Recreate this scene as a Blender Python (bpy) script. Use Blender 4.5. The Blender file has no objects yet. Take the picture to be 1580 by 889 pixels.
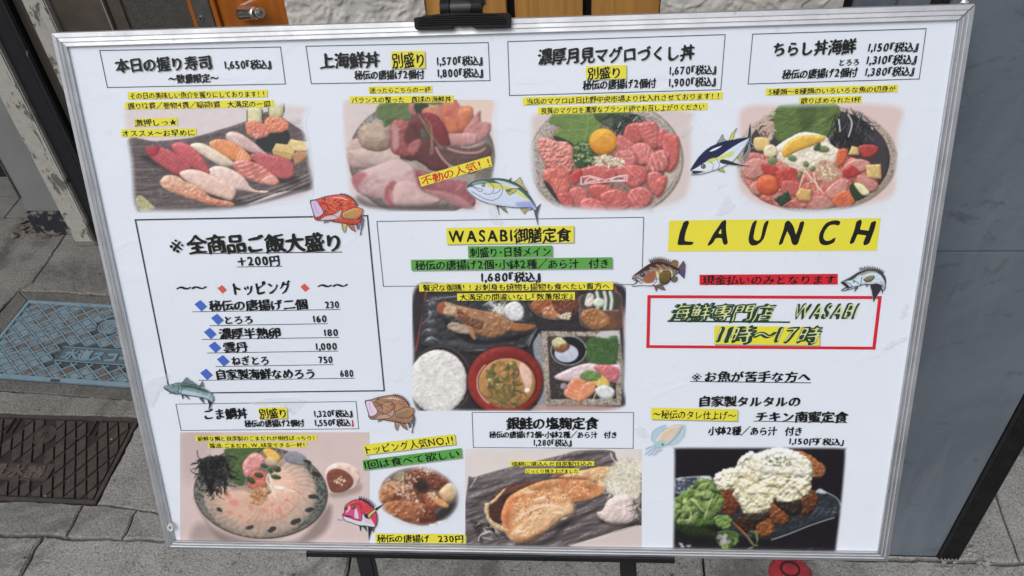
import bpy, bmesh, math, random
import numpy as np
from mathutils import Vector, Matrix
from mathutils.geometry import delaunay_2d_cdt

# ---------------------------------------------------------------- camera, sky, sun, exposure
SC = bpy.context.scene
COL = SC.collection
F_PX, CX, CY, CAM_H = 1300.0, 790.0, 444.5, 1.35
CAM_R = np.array([[0.99651031, -0.00130776, 0.0834595], [0.06254856, 0.67378548, -0.73627495], [-0.05527093, 0.73892585, 0.67151598]])
cam = bpy.data.cameras.new("camera"); cam_o = bpy.data.objects.new("camera", cam); COL.objects.link(cam_o)
m4 = Matrix(CAM_R.tolist()).to_4x4(); m4.translation = (0, 0, CAM_H); cam_o.matrix_world = m4
cam.sensor_fit = 'HORIZONTAL'; cam.sensor_width = 36.0; cam.lens = 36.0 * F_PX / 1580.0
cam.clip_start = 0.02; cam.clip_end = 400.0
SC.camera = cam_o

world = bpy.data.worlds.new("World"); SC.world = world; world.use_nodes = True
wn, wl = world.node_tree.nodes, world.node_tree.links
sky = wn.new('ShaderNodeTexSky'); sky.sky_type = 'NISHITA'; sky.sun_disc = False
SUN_EL, SUN_AZ = math.radians(52), math.radians(205)
sky.sun_elevation = SUN_EL; sky.sun_rotation = SUN_AZ; sky.air_density = 1.0; sky.dust_density = 4.0; sky.ozone_density = 1.0
hs = wn.new('ShaderNodeHueSaturation'); hs.inputs['Saturation'].default_value = 0.42
wl.new(sky.outputs[0], hs.inputs['Color']); wl.new(hs.outputs[0], wn['Background'].inputs['Color'])
wn['Background'].inputs['Strength'].default_value = 0.12
sl = bpy.data.lights.new("sun", 'SUN'); sl.energy = 1.0; sl.angle = math.radians(40); sl.color = (1.0, 0.97, 0.93)
so = bpy.data.objects.new("sun", sl); COL.objects.link(so)
sd = Vector((math.sin(SUN_AZ) * math.cos(SUN_EL), math.cos(SUN_AZ) * math.cos(SUN_EL), math.sin(SUN_EL)))
so.rotation_euler = sd.to_track_quat('Z', 'Y').to_euler(); so.location = sd * 8
SC.view_settings.view_transform = 'Standard'; SC.view_settings.look = 'None'
SC.view_settings.exposure = 0.0; SC.view_settings.gamma = 1.0; SC.view_settings.use_curve_mapping = False
SC.cycles.max_bounces = 6

# ---------------------------------------------------------------- measuring: photo point -> point in the place
def ray(x, y):
    d = CAM_R @ np.array([(x - CX) / F_PX, -(y - CY) / F_PX, -1.0]); return d
def on_ground(x, y, z=0.0):
    d = ray(x, y); return np.array([0, 0, CAM_H]) + d * ((z - CAM_H) / d[2])
def on_wall(x, y, Y):
    d = ray(x, y); return np.array([0, 0, CAM_H]) + d * (Y / d[1])
# the sheet of the menu board: origin at its lower left outer corner
BO = np.array([-0.51122469, 0.52461356, 0.4328368]); BX = np.array([0.99993566, 0.01129361, 0.00105875])
BY = np.array([-0.00503649, 0.3584127, 0.93354966]); BN = np.array([0.01016368, -0.93349493, 0.35844652])
BW, BH = 0.865, 0.6132
def on_board(x, y, h=0.0):
    """metres along the board's width and height for a point h in front of the sheet"""
    d = ray(x, y); o = BO + BN * h; t = ((o - (0, 0, CAM_H)) @ BN) / (d @ BN)
    p = np.array([0, 0, CAM_H]) + d * t - o; return np.array([p @ BX, p @ BY])

# ---------------------------------------------------------------- helpers
def link(o, parent=None):
    COL.objects.link(o)
    if parent is not None: o.parent = parent
    return o
def tag(o, label=None, cat=None, group=None, kind=None):
    if label: o['label'] = label
    if cat: o['category'] = cat
    if group: o['group'] = group
    if kind: o['kind'] = kind
    return o
def empty(name, loc=(0, 0, 0), rot=(0, 0, 0), parent=None):
    o = bpy.data.objects.new(name, None); o.empty_display_size = .05; link(o, parent); o.location = loc; o.rotation_euler = rot; return o
def mesh(name, V, Fs, m, parent=None, smooth=False, loc=None):
    me = bpy.data.meshes.new(name); me.from_pydata([tuple(map(float, v)) for v in V], [], [tuple(f) for f in Fs]); me.materials.append(m)
    if smooth: me.polygons.foreach_set('use_smooth', [True] * len(me.polygons))
    me.update(); o = bpy.data.objects.new(name, me); link(o, parent)
    if loc is not None: o.location = loc
    return o
def bmo(name, bm, m, parent=None, smooth=False, bevel=0, seg=2, loc=None, rot=None):
    if bevel:
        bmesh.ops.bevel(bm, geom=[e for e in bm.edges if e.calc_face_angle(0) > .5], offset=bevel, segments=seg, affect='EDGES', clamp_overlap=True)
    bmesh.ops.recalc_face_normals(bm, faces=bm.faces)
    me = bpy.data.meshes.new(name); bm.to_mesh(me); bm.free(); me.materials.append(m)
    if smooth: me.polygons.foreach_set('use_smooth', [True] * len(me.polygons))
    o = bpy.data.objects.new(name, me); link(o, parent)
    if loc is not None: o.location = loc
    if rot is not None: o.rotation_euler = rot
    return o
def box(bm, a, b):
    r = bmesh.ops.create_cube(bm, size=1); M_ = Matrix.Translation([(a[i] + b[i]) / 2 for i in range(3)]) @ Matrix.Diagonal([abs(b[i] - a[i]) for i in range(3)] + [1])
    bmesh.ops.transform(bm, matrix=M_, verts=r['verts']); return r['verts']
def cyl(bm, p, q, r1, r2=None, n=20, caps=True):
    p, q = Vector(p), Vector(q); d = q - p
    r = bmesh.ops.create_cone(bm, cap_ends=caps, segments=n, radius1=r1, radius2=r1 if r2 is None else r2, depth=d.length)
    bmesh.ops.transform(bm, matrix=Matrix.Translation((p + q) / 2) @ d.to_track_quat('Z', 'Y').to_matrix().to_4x4(), verts=r['verts']); return r['verts']
def bbox_part(name, a, b, m, parent=None, bevel=.001, seg=2, loc=None):
    bm = bmesh.new(); box(bm, a, b); return bmo(name, bm, m, parent, bevel=bevel, seg=seg, loc=loc)

def s2l(c):
    c = np.array(c, float) / 255; return np.where(c <= .04045, c / 12.92, ((c + .055) / 1.055) ** 2.4)

class Mat:
    def __init__(s, name, rough=.6, metal=0., coat=0., spec=.5):
        s.m = bpy.data.materials.new(name); s.m.use_nodes = True; s.t = s.m.node_tree; s.n = s.t.nodes; s.b = s.n['Principled BSDF']
        s.b.inputs['Roughness'].default_value = rough; s.b.inputs['Metallic'].default_value = metal
        s.b.inputs['Coat Weight'].default_value = coat; s.b.inputs['Coat Roughness'].default_value = .12; s.b.inputs['Specular IOR Level'].default_value = spec
        s.tc = s.n.new('ShaderNodeTexCoord').outputs['Object']
    def lk(s, a, b): s.t.links.new(a, b)
    def mapping(s, scale=(1, 1, 1), rot=(0, 0, 0)):
        m = s.n.new('ShaderNodeMapping'); m.inputs['Scale'].default_value = scale; m.inputs['Rotation'].default_value = rot; s.lk(s.tc, m.inputs['Vector']); return m.outputs[0]
    def noise(s, sc, det=4, rough=.55, dist=0., vec=None):
        n = s.n.new('ShaderNodeTexNoise'); n.inputs['Scale'].default_value = sc; n.inputs['Detail'].default_value = det; n.inputs['Roughness'].default_value = rough; n.inputs['Distortion'].default_value = dist
        s.lk(vec or s.tc, n.inputs['Vector']); return n.outputs['Fac']
    def voro(s, sc, vec=None, feat='F1'):
        n = s.n.new('ShaderNodeTexVoronoi'); n.feature = feat; n.inputs['Scale'].default_value = sc; s.lk(vec or s.tc, n.inputs['Vector']); return n.outputs['Distance']
    def ramp(s, f, a, b, ca=0., cb=1.):
        n = s.n.new('ShaderNodeMapRange'); n.inputs['From Min'].default_value = a; n.inputs['From Max'].default_value = b; n.inputs['To Min'].default_value = ca; n.inputs['To Max'].default_value = cb; s.lk(f, n.inputs['Value']); return n.outputs[0]
    def mix(s, f, a, b, mode='MIX'):
        n = s.n.new('ShaderNodeMix'); n.data_type = 'RGBA'; n.blend_type = mode
        for k, v in (('Factor', f), ('A', a), ('B', b)):
            i = [q for q in n.inputs if q.name == k and (q.type == 'RGBA' if k != 'Factor' else q.type == 'VALUE')][0]
            if isinstance(v, (int, float)): i.default_value = v
            elif isinstance(v, (tuple, list, np.ndarray)): i.default_value = tuple(map(float, v[:3])) + (1,)
            else: s.lk(v, i)
        return [q for q in n.outputs if q.type == 'RGBA'][0]
    def math(s, op, a, b):
        n = s.n.new('ShaderNodeMath'); n.operation = op
        for i, v in enumerate((a, b)):
            if isinstance(v, (int, float)): n.inputs[i].default_value = v
            else: s.lk(v, n.inputs[i])
        return n.outputs[0]
    def color(s, c):
        if isinstance(c, (tuple, list, np.ndarray)): s.b.inputs['Base Color'].default_value = tuple(map(float, c[:3])) + (1,)
        else: s.lk(c, s.b.inputs['Base Color'])
        return s
    def bump(s, f, dist=.002, st=1.):
        n = s.n.new('ShaderNodeBump'); n.inputs['Distance'].default_value = dist; n.inputs['Strength'].default_value = st; s.lk(f, n.inputs['Height'])
        if s.b.inputs['Normal'].is_linked: s.lk(s.b.inputs['Normal'].links[0].from_socket, n.inputs['Normal'])
        s.lk(n.outputs[0], s.b.inputs['Normal']); return s
    def rough(s, f): s.lk(f, s.b.inputs['Roughness']); return s

def simple(name, c1, c2=None, sc=20, rough=.6, metal=0., bump=.0, bsc=60, coat=0., a=.35, b=.65):
    q = Mat(name, rough, metal, coat)
    q.color(c1 if c2 is None else q.mix(q.ramp(q.noise(sc, 5, .6), a, b), c1, c2))
    if bump: q.bump(q.noise(bsc, 5, .65), bump)
    return q.m

# concrete: grey with sand grain, dark blotches, pits
def concrete(name, base, dark, sc=1., bump=.0012):
    q = Mat(name, .85)
    c = q.mix(q.ramp(q.noise(9 * sc, 6, .6), .3, .7), dark, base)
    c = q.mix(q.ramp(q.noise(260, 3, .75), .42, .72, 0, .8), c, tuple(min(1, v * 1.9) for v in base))
    c = q.mix(q.ramp(q.noise(150, 4, .8), .56, .64, 0, .75), c, tuple(v * .3 for v in dark))
    c = q.mix(q.ramp(q.noise(4.2, 6, .72, .8), .50, .64, 0, .7), c, tuple(v * .55 for v in dark))
    c = q.mix(q.ramp(q.noise(24, 5, .75), .60, .66, 0, .5), c, tuple(min(1, v * 1.25) for v in base))
    q.color(c); q.bump(q.noise(140, 6, .75), bump); q.bump(q.ramp(q.noise(110, 3, .7), .35, .5), .0008); q.bump(q.noise(12, 4), bump * 2.5); return q.m
M_CONC = concrete('concrete', (.185, .18, .168), (.10, .097, .09))
M_CONC2 = concrete('gutter_concrete', (.28, .28, .27), (.17, .168, .16), 1.4, .0016)
M_CONC3 = concrete('concrete_lit_tone', (.235, .232, .222), (.14, .137, .13))  # paving concrete with the brighter light away from the wall painted in
M_COLLAR = concrete('mortar', (.115, .112, .106), (.075, .073, .068), 1.2, .0006)
M_BED = simple('dirt', (.022, .02, .017), (.04, .036, .03), 60, .95, bump=.002)
def smoothc(pts, n=6, closed=True):
    P = np.array(pts, float); m = len(P)
    out = []
    rng = range(m) if closed else range(m - 1)
    for i in rng:
        if closed: a, b, c, d = P[i - 1], P[i], P[(i + 1) % m], P[(i + 2) % m]
        else: a, b, c, d = P[max(i - 1, 0)], P[i], P[i + 1], P[min(i + 2, m - 1)]
        for k in range(n):
            t = k / n
            out.append(.5 * ((2 * b) + (c - a) * t + (2 * a - 5 * b + 4 * c - d) * t * t + (3 * b - a - 3 * c + d) * t ** 3))
    if not closed: out.append(P[-1])
    return np.array(out)

def vnoise(u, v, seed=0):
    rs = np.random.RandomState(seed); T = rs.rand(64, 64)
    iu = np.floor(u).astype(int); iv = np.floor(v).astype(int)
    fu = u - iu; fv = v - iv; fu = fu * fu * (3 - 2 * fu); fv = fv * fv * (3 - 2 * fv)
    a = T[iu % 64, iv % 64]; b = T[(iu + 1) % 64, iv % 64]; c = T[iu % 64, (iv + 1) % 64]; d = T[(iu + 1) % 64, (iv + 1) % 64]
    return (a * (1 - fu) + b * fu) * (1 - fv) + (c * (1 - fu) + d * fu) * fv

def fbm(u, v, seed=0, o=3):
    r = 0; w = 0
    for k in range(o):
        r = r + vnoise(u * 2 ** k + 17.3 * k, v * 2 ** k + 5.1 * k, seed + k) * .55 ** k; w += .55 ** k
    return r / w

# ---------------------------------------------------------------- ground
WALL_Y = 1.647
def nz2(x, y, s=1.): return float(fbm(np.array([x * 26. * s + 90]), np.array([y * 26. * s + 90]), 7, 4)[0] - .5) * 3.2
def slab(name, pts, m, z=0., thick=.03, gap=.0015, wob=.003, parent=None, cham=.0025, step=.011):
    P = [np.array(p[:2], float) for p in pts]; Q = []
    for i in range(len(P)):
        a, b = P[i], P[(i + 1) % len(P)]; n = max(1, min(130, int(np.linalg.norm(b - a) / step)))
        for k in range(n):
            q = a + (b - a) * k / n; Q.append(q + wob * np.array([nz2(q[0], q[1]) + .4 * nz2(q[0], q[1], 3), nz2(q[1] + 3, q[0]) + .4 * nz2(q[1], q[0] + 2, 3)]))
    A = sum(Q[i][0] * Q[(i + 1) % len(Q)][1] - Q[(i + 1) % len(Q)][0] * Q[i][1] for i in range(len(Q)))
    if A < 0: Q = Q[::-1]
    n = len(Q); N = []
    for i in range(n):
        t = Q[(i + 1) % n] - Q[i - 1]; t /= np.linalg.norm(t) + 1e-9; N.append(np.array([-t[1], t[0]]))
    V = []; F = []
    for k, (ins, zz) in enumerate(((gap, z - thick), (gap, z - cham), (gap + cham, z))):
        V += [tuple(Q[i] + N[i] * ins) + (zz,) for i in range(n)]
    for k in range(2):
        for i in range(n): j = (i + 1) % n; F.append((k * n + i, k * n + j, (k + 1) * n + j, (k + 1) * n + i))
    F.append(tuple(range(2 * n, 3 * n)))
    o = mesh(name, V, F, m, parent); bm = bmesh.new(); bm.from_mesh(o.data); bmesh.ops.triangulate(bm, faces=[f for f in bm.faces if len(f.verts) > 4]); bm.to_mesh(o.data); bm.free(); return o

gx = 60
g = mesh('ground', [(-gx, -gx, -.032), (gx, -gx, -.032), (gx, gx, -.032), (-gx, gx, -.032)], [(0, 1, 2, 3)], M_BED); tag(g, 'dark earth bed under the paving', kind='structure')
pav = empty('pavement'); tag(pav, 'cracked grey concrete pavement in front of the shop', kind='structure')
G = lambda x, y: on_ground(x, y)[:2]
# gutter blocks, front row (60 cm long)
GL0, GL1 = G(0, 824), G(1400, 862)
gd = (GL1 - GL0) / np.linalg.norm(GL1 - GL0); gn = np.array([gd[1], -gd[0]])
xj = [-2.19, -1.59, G(50, 850)[0], G(538, 875)[0], G(1085, 875)[0], .80, 1.4, 2.0]
for a, b in zip(xj[:-1], xj[1:]):
    pa = GL0 + gd * ((a - GL0[0]) / gd[0]); pb = GL0 + gd * ((b - GL0[0]) / gd[0])
    slab('gutter_block', [pa + gn * .42, pb + gn * .42, pb, pa], M_CONC2, z=-.004, gap=.002, wob=.0035, parent=pav, cham=.004)
road = mesh('road', [(-30, -30, -.03), (30, -30, -.03), (30, .36, -.03), (-30, .36, -.03)], [(0, 1, 2, 3)], simple('asphalt', (.045, .045, .047), (.07, .07, .07), 90, .9, bump=.003, bsc=200)); tag(road, 'dark asphalt road in front of the gutter blocks', kind='structure')

# utility covers: local frames
BL = (np.array([-1.363, 1.436]), -.072, .44, .252)    # top-left corner, angle, width, depth
BR_TR, BR_A, BR_W, BR_D = np.array([-.926, 1.073]), -.02, .44, .212
def loc2w(o, ang, u, v): c, s = math.cos(ang), math.sin(ang); return np.array([o[0] + u * c + v * s, o[1] + u * s - v * c])
bq = [loc2w(BL[0], BL[1], u, v) for u, v in ((-.045, -.03), (BL[2] + .04, -.03), (BL[2] + .04, BL[3] + .032), (-.045, BL[3] + .032))]
rq = [loc2w(BR_TR, BR_A, u, v) for u, v in ((-BR_W, 0), (0, 0), (0, BR_D), (-BR_W, BR_D))]
bhole = [loc2w(BL[0], BL[1], u, v) for u, v in ((0, 0), (BL[2], 0), (BL[2], BL[3]), (0, BL[3]))]
# mortar collar round the blue cover: four pieces
for i in range(4):
    j = (i + 1) % 4; slab('mortar_collar', [bq[i], bq[j], bhole[j], bhole[i]], M_COLLAR, gap=.0004, wob=.0006, parent=pav, z=-.001)
# paving pieces, cracks between them
XL, XR, YT = -2.6, 2.2, 3.6
gl = lambda x: GL0 + gd * ((x - GL0[0]) / gd[0])
c1, c2, c3 = G(128.6, 777), G(104, 827), G(187, 831)
c4, c5, c6, c7 = G(152, 772), G(213, 785), G(252, 793), G(240, 833)
k1, k2, k3 = G(93, 373), G(50, 436), G(0, 492)
e1, e2 = G(110, 612), G(225, 622)
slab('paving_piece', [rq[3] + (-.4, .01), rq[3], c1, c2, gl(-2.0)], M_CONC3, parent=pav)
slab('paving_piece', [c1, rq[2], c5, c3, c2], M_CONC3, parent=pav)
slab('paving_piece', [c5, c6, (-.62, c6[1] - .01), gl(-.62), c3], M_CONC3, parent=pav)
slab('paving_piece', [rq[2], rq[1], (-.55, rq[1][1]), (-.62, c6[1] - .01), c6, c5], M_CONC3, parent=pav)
slab('paving_piece', [rq[0], rq[3], rq[3] + (-.4, .01), (XL, .8), (XL, rq[0][1] + .02)], M_CONC, parent=pav)
slab('paving_piece', [bq[3] + (-.02, 0), bq[2], (-.55, bq[2][1]), (-.55, rq[1][1]), rq[1], rq[0], (XL, rq[0][1] + .02), (XL, bq[3][1] + .05)], M_CONC, parent=pav)
slab('paving_piece', [(XL, bq[3][1] + .05), bq[3] + (-.02, 0), bq[0], k2, k1, G(128, 330), (-1.5, WALL_Y + .12), (XL, WALL_Y + .12)], M_CONC, parent=pav)
slab('paving_piece', [k2, bq[0], bq[1], (-.5, bq[1][1] + .03), (-.5, WALL_Y + .12), (-1.5, WALL_Y + .12), G(128, 330), k1], M_CONC, parent=pav)
slab('paving_piece', [bq[1], bq[2], (-.55, bq[2][1]), (-.5, bq[1][1] + .03)], M_CONC, parent=pav)
xs = [-.5, .05, .52, .74, 1.35, XR]
for a, b in zip(xs[:-1], xs[1:]):
    slab('paving_piece', [gl(a + (-.12 if a == -.5 else 0)), gl(b), (b + .02, 1.12), (a + (.02 if a > -.4 else -.05), 1.12)], M_CONC2 if b > .5 and b < 1.4 else M_CONC, parent=pav)
    slab('paving_piece', [(a + (.02 if a > -.4 else -.05), 1.12), (b + .02, 1.12), (b, WALL_Y + .12), (a, WALL_Y + .12)], M_CONC, parent=pav)

# ---------------------------------------------------------------- shop front
SHOPZ = 2.6
M_PEEL = Mat('peeling_white_paint', .6)
v = M_PEEL.mapping((1, 1, .45)); f = M_PEEL.ramp(M_PEEL.noise(30, 6, .7, .6, v), .55, .58)
M_PEEL.color(M_PEEL.mix(f, M_PEEL.mix(M_PEEL.ramp(M_PEEL.noise(60, 4), .4, .7), (.40, .385, .355), (.33, .315, .29)), (.13, .12, .11))); M_PEEL.bump(f, -.0012); M_PEEL.bump(M_PEEL.noise(120, 4), .0006); M_PEEL = M_PEEL.m
q = Mat('flaking_black_paint', .55); v = q.mapping((1, 1, .35)); f = q.ramp(q.noise(46, 6, .75, .5, v), .66, .68)
q.color(q.mix(f, (.008, .009, .012), (.30, .29, .27))); q.bump(f, .001); q.bump(q.noise(50, 5), .0012); M_FLAKE = q.m
q = Mat('old_brown_wood', .6); v = q.mapping((60, 60, 3)); q.color(q.mix(q.ramp(q.noise(1.2, 6, .6, .3, v), .3, .7), (.018, .014, .012), (.05, .04, .032))); q.bump(q.noise(1.5, 5, .6, .2, v), .001); M_OLDW = q.m
M_BROWN = simple('brown_door_paint', (.085, .068, .055), (.055, .044, .037), 14, .5, bump=.0008, bsc=40)
M_GREY = simple('grey_leaf_paint', (.20, .21, .21), (.17, .175, .18), 8, .5, bump=.0003)
q = Mat('rough_dark_render', .85); q.color(q.mix(q.noise(90, 5), (.035, .032, .03), (.085, .078, .07))); q.bump(q.noise(110, 5, .7), .003); M_RGH = q.m
q = Mat('orange_varnished_wood', .22, coat=.6); v = q.mapping((26, 26, 2.2)); q.color(q.mix(q.ramp(q.noise(1.5, 6, .6, .8, v), .3, .7), (.42, .13, .012), (.27, .07, .008))); M_ORANGE = q.m
M_PLATE = simple('grey_strike_plate', (.16, .155, .145), (.11, .108, .10), 30, .45, metal=.6, bump=.0003)
M_CHROME = simple('chrome', (.75, .74, .72), None, rough=.12, metal=1.)
q = Mat('stucco', .85); q.color(q.mix(q.ramp(q.noise(16, 6, .7), .3, .7), (.60, .585, .555), (.48, .465, .44))); q.bump(q.noise(260, 4, .7), .0006); M_STUC = q.m
q = Mat('pine_board', .5); v = q.mapping((30, 30, 1.6)); n = q.noise(1.4, 6, .62, 1.4, v)
q.color(q.mix(q.ramp(q.noise(5, 4, .6), .58, .72, 0, .55), q.mix(q.ramp(n, .3, .7), (.52, .27, .07), (.33, .155, .036)), (.20, .10, .035))); q.bump(n, .0006); M_PINE = q.m
M_BLACK = simple('gap_shade_black', (.004, .004, .005), None, rough=.8)  # black that paints in the shade of gaps, slots and the dark inside
M_BLUE = Mat('blue_grey_steel_paint', .48)
q = M_BLUE; v = q.mapping((1, 1, .4))
c = q.mix(q.ramp(q.noise(5.5, 6, .7, .8, v), .30, .70), (.172, .203, .245), (.100, .121, .150))
c = q.mix(q.ramp(q.noise(13, 6, .72, 1.6, q.mapping((1, 1, 1.5))), .58, .68, 0, .55), c, (.055, .067, .085)); c = q.mix(q.ramp(q.noise(70, 4, .7, .6, q.mapping((.5, 1, 2.2))), .64, .72, 0, .6), c, (.05, .06, .075)); c = q.mix(q.ramp(q.noise(150, 3, .7), .70, .74, 0, .7), c, (.33, .34, .34))
c = q.mix(q.ramp(q.noise(18, 5, .7, .8, q.mapping((1.6, 1, .14), (0, .12, 0))), .52, .78, 0, .55), c, (.19, .215, .245))
q.color(c); q.bump(q.noise(7, 4), .004); q.bump(q.noise(60, 5, .7), .0006); M_BLUE = q.m
M_RUB = simple('black_ribbed_rubber', (.008, .008, .009), (.016, .016, .017), 40, .55, bump=.0004)

def wx(px, py=8): return on_wall(px, py, WALL_Y)[0]
shop = WALL_Y
# far wall behind everything, ground to eaves
bw = bbox_part('back_wall', (-3.2, shop + .32, -.03), (3.2, shop + .42, SHOPZ), M_BLACK); tag(bw, 'back wall coloured black for the unlit inside seen through the gaps in the shop front', 'wall')
# recess with open dark doorway on the left
fl = empty('entrance_floor'); tag(fl, 'grey tiled floor inside the open doorway at far left', kind='structure')
M_TILE = simple('floor_tile', (.20, .20, .19), (.15, .15, .145), 18, .5, bump=.0004)
for i in range(6):
    for j in range(2): bbox_part('tile', (-2.36 + i * .152, shop + .122 + j * .1, -.02), (-2.36 + i * .152 + .149, shop + .219 + j * .1, .001), M_TILE, fl, bevel=.001)
pL, pR = on_ground(118, 378), on_ground(150, 378)
d = empty('door_post', (pL[0], shop, 0)); tag(d, 'door post in peeling white paint, its foot on the pavement left of the board', 'door post')
bbox_part('post', (0, 0, 0), (pR[0] - pL[0], .05, SHOPZ), M_PEEL, d, .003); bbox_part('foot_block', (-.004, -.006, 0), (pR[0] - pL[0] + .004, .05, .012), M_CONC, d, .003)
# grey leaf with peeled dark kick board
lx1 = pL[0]; lx0 = on_wall(0, 235, shop + .05)[0]; lx0 = on_wall(33, 310, shop + .05)[0]
d = empty('grey_door_leaf', (lx0, shop + .05, 0)); tag(d, 'plain grey door leaf with a chipped dark blue kick board', 'door')
bbox_part('leaf', (0, 0, .075), (lx1 - lx0 + .0, .03, SHOPZ), M_GREY, d); bbox_part('kick_board', (-.004, -.008, .0), (lx1 - lx0 + .002, .03, .073), simple('chipped_blue_paint', (.015, .018, .026), (.20, .18, .16), 34, .6, bump=.001, a=.55, b=.60), d, .003)
bm = bmesh.new(); box(bm, (0, -.004, .12), (.004, -.0005, SHOPZ)); bmo('edge_strip', bm, M_PLATE, d)
# dark frame right of the post
x0 = pR[0]; xb = wx(35, 0); xc = wx(70, 0)
d = empty('window_frame', (x0, shop, 0)); tag(d, 'black window frame with flaking paint beside the peeling door post', 'frame')
wdt = xb - x0
bbox_part('outer_stile', (.001, .012, 0), (wdt * .42, .05, SHOPZ), M_FLAKE, d, .003); bbox_part('inner_stile', (wdt * .42 + .003, .002, 0), (wdt * .60, .05, SHOPZ), M_FLAKE, d, .003); bbox_part('wood_stile', (wdt * .60 + .003, .018, 0), (wdt - .002, .05, SHOPZ), M_OLDW, d, .003)
d = tag(bbox_part('white_post', (xb, shop - .006, 0), (xc, shop + .05, SHOPZ), M_PEEL, None, .003), 'narrow off-white post just above the top left corner of the board', 'post')
# brown sliding door
xe, xf = wx(158, 5), wx(187, 5)
d = empty('brown_door', (xc, shop, 0)); tag(d, 'dull brown panelled door behind the top left corner of the board', 'door')
bbox_part('panel', (.001, .01, 0), (xe - xc - .003, .04, SHOPZ), M_BROWN, d, .002); bbox_part('seam_strip', (xe - xc - .002, .0, 0), (xe - xc + .001, .04, SHOPZ), simple('pale_seam', (.25, .24, .22)), d, .0004); bbox_part('stile', (xe - xc + .006, .004, 0), (xf - xc, .04, SHOPZ), M_BROWN, d, .004)
xg = wx(290, 5); tag(bbox_part('rendered_pier', (xf + .001, shop + .006, 0), (xg - .001, shop + .06, SHOPZ), M_RGH, None, .002), 'strip of dark rough render left of the orange door', 'wall')
# orange door with strike plate and lock
xh, xi, xj2, xk = wx(297, 5), wx(324, 5), wx(332, 5), wx(440, 5)
d = empty('orange_door', (xg, shop, 0)); tag(d, 'glossy orange varnished door with a chrome lock cylinder', 'door')
bbox_part('door_edge', (0, -.004, 0), (xh - xg - .0005, .04, SHOPZ), M_ORANGE, d, .001); bbox_part('door_edge', (xi - xg + .0005, -.004, 0), (xj2 - xg, .04, SHOPZ), M_ORANGE, d, .001)
bbox_part('door_face', (xj2 - xg + .001, .006, 0), (xk - xg, .04, SHOPZ), M_ORANGE, d, .001)
pl = bbox_part('strike_plate', (xh - xg, -.0065, .2), (xi - xg, .03, 1.5), M_PLATE, d, .0008)
lk = on_wall(312, 26, shop); bm = bmesh.new(); cyl(bm, (lk[0] - xg, -.009, lk[2]), (lk[0] - xg, -.006, lk[2]), .0048, .0055, 20); sc_ = bmo('screw', bm, M_CHROME, pl, smooth=False)
bm = bmesh.new()
for a in (.4, .4 + math.pi / 2):
    vs = box(bm, (-.0034, -.0006, -.0006), (.0034, .0004, .0006)); bmesh.ops.transform(bm, matrix=Matrix.Translation((lk[0] - xg, -.0093, lk[2])) @ Matrix.Rotation(a, 4, 'Y'), verts=vs)
bmo('screw_slot', bm, M_BLACK, pl)
# lock: flared chrome housing and cylinder
lc = on_wall(401, 20, shop - .035); base = on_wall(372, 22, shop)
lo = Vector((lc[0] - xg + .0, -.035, lc[2])); lb = Vector((base[0] - xg - .0, .006, base[2]))
ax = (lo - lb)
bm = bmesh.new(); ring = []
prof = [(0, .0145), (.06, .0165), (.10, .0165), (.72, .0135), (.78, .0125), (.80, .0110), (1.0, .0110), (1.04, .0102), (1.04, .0085)]
R3 = ax.to_track_quat('Z', 'Y').to_matrix()
for t, r in prof: ring.append([bm.verts.new(lb + ax * t + R3 @ Vector((r * math.cos(k * math.pi / 16), r * math.sin(k * math.pi / 16), 0))) for k in range(32)])
for a, b in zip(ring[:-1], ring[1:]):
    for k in range(32): bm.faces.new((a[k], a[(k + 1) % 32], b[(k + 1) % 32], b[k]))
bm.faces.new(ring[-1]); lkh = bmo('lock_cylinder', bm, M_CHROME, d, smooth=False)
bm = bmesh.new(); cyl(bm, lb + ax * 1.02, lb + ax * 1.07, .0068, .0064, 24); bmo('key_face', bm, simple('dull_brass', (.45, .42, .36), None, rough=.3, metal=1.), lkh)
bm = bmesh.new(); vs = box(bm, (-.0008, -.0032, 0), (.0008, .0032, .001)); bmesh.ops.transform(bm, matrix=Matrix.Translation(lb + ax * 1.066) @ R3.to_4x4(), verts=vs); bmo('keyhole', bm, M_BLACK, lkh)

# stucco, real trowel ridges
def stucco(x0, x1, label):
    nx = int((x1 - x0) / .0028); z0, z1 = .30, .95; nzv = int((z1 - z0) / .0028)
    X, Z = np.meshgrid(np.linspace(x0, x1, nx), np.linspace(z0, z1, nzv))
    def ns(U, V, s): return fbm(U + 50, V + 50, s, 4)
    w = ns(X * 22, Z * 22, 3); r = 1 - np.abs(ns(X * 26 + w * 3, Z * 34 + w * 4, 11) * 2 - 1) ** .7
    pl_ = np.clip((ns(X * 40 + w * 2, Z * 30, 21) - .45) * 6, 0, 1)
    H = pl_ * .0045 + r * .004 + ns(X * 160, Z * 160, 5) * .0012
    Yv = shop - .002 - H
    V = np.stack([X, Yv, Z], -1).reshape(-1, 3); F = []
    idx = np.arange(nx * nzv).reshape(nzv, nx); F = np.stack([idx[:-1, :-1], idx[:-1, 1:], idx[1:, 1:], idx[1:, :-1]], -1).reshape(-1, 4)
    root = empty('stucco_wall'); tag(root, label, 'wall')
    me = bpy.data.meshes.new('trowelled_face'); me.vertices.add(len(V)); me.vertices.foreach_set('co', V.ravel()); me.loops.add(F.size); me.loops.foreach_set('vertex_index', F.ravel())
    me.polygons.add(len(F)); me.polygons.foreach_set('loop_start', np.arange(len(F)) * 4); me.update(); me.validate(); me.materials.append(M_STUC); me.polygons.foreach_set('use_smooth', [True] * len(me.polygons))
    link(bpy.data.objects.new('trowelled_face', me), root)
    bbox_part('wall_core', (x0, shop, -.03), (x1, shop + .12, SHOPZ), M_STUC, root, .001)
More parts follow.
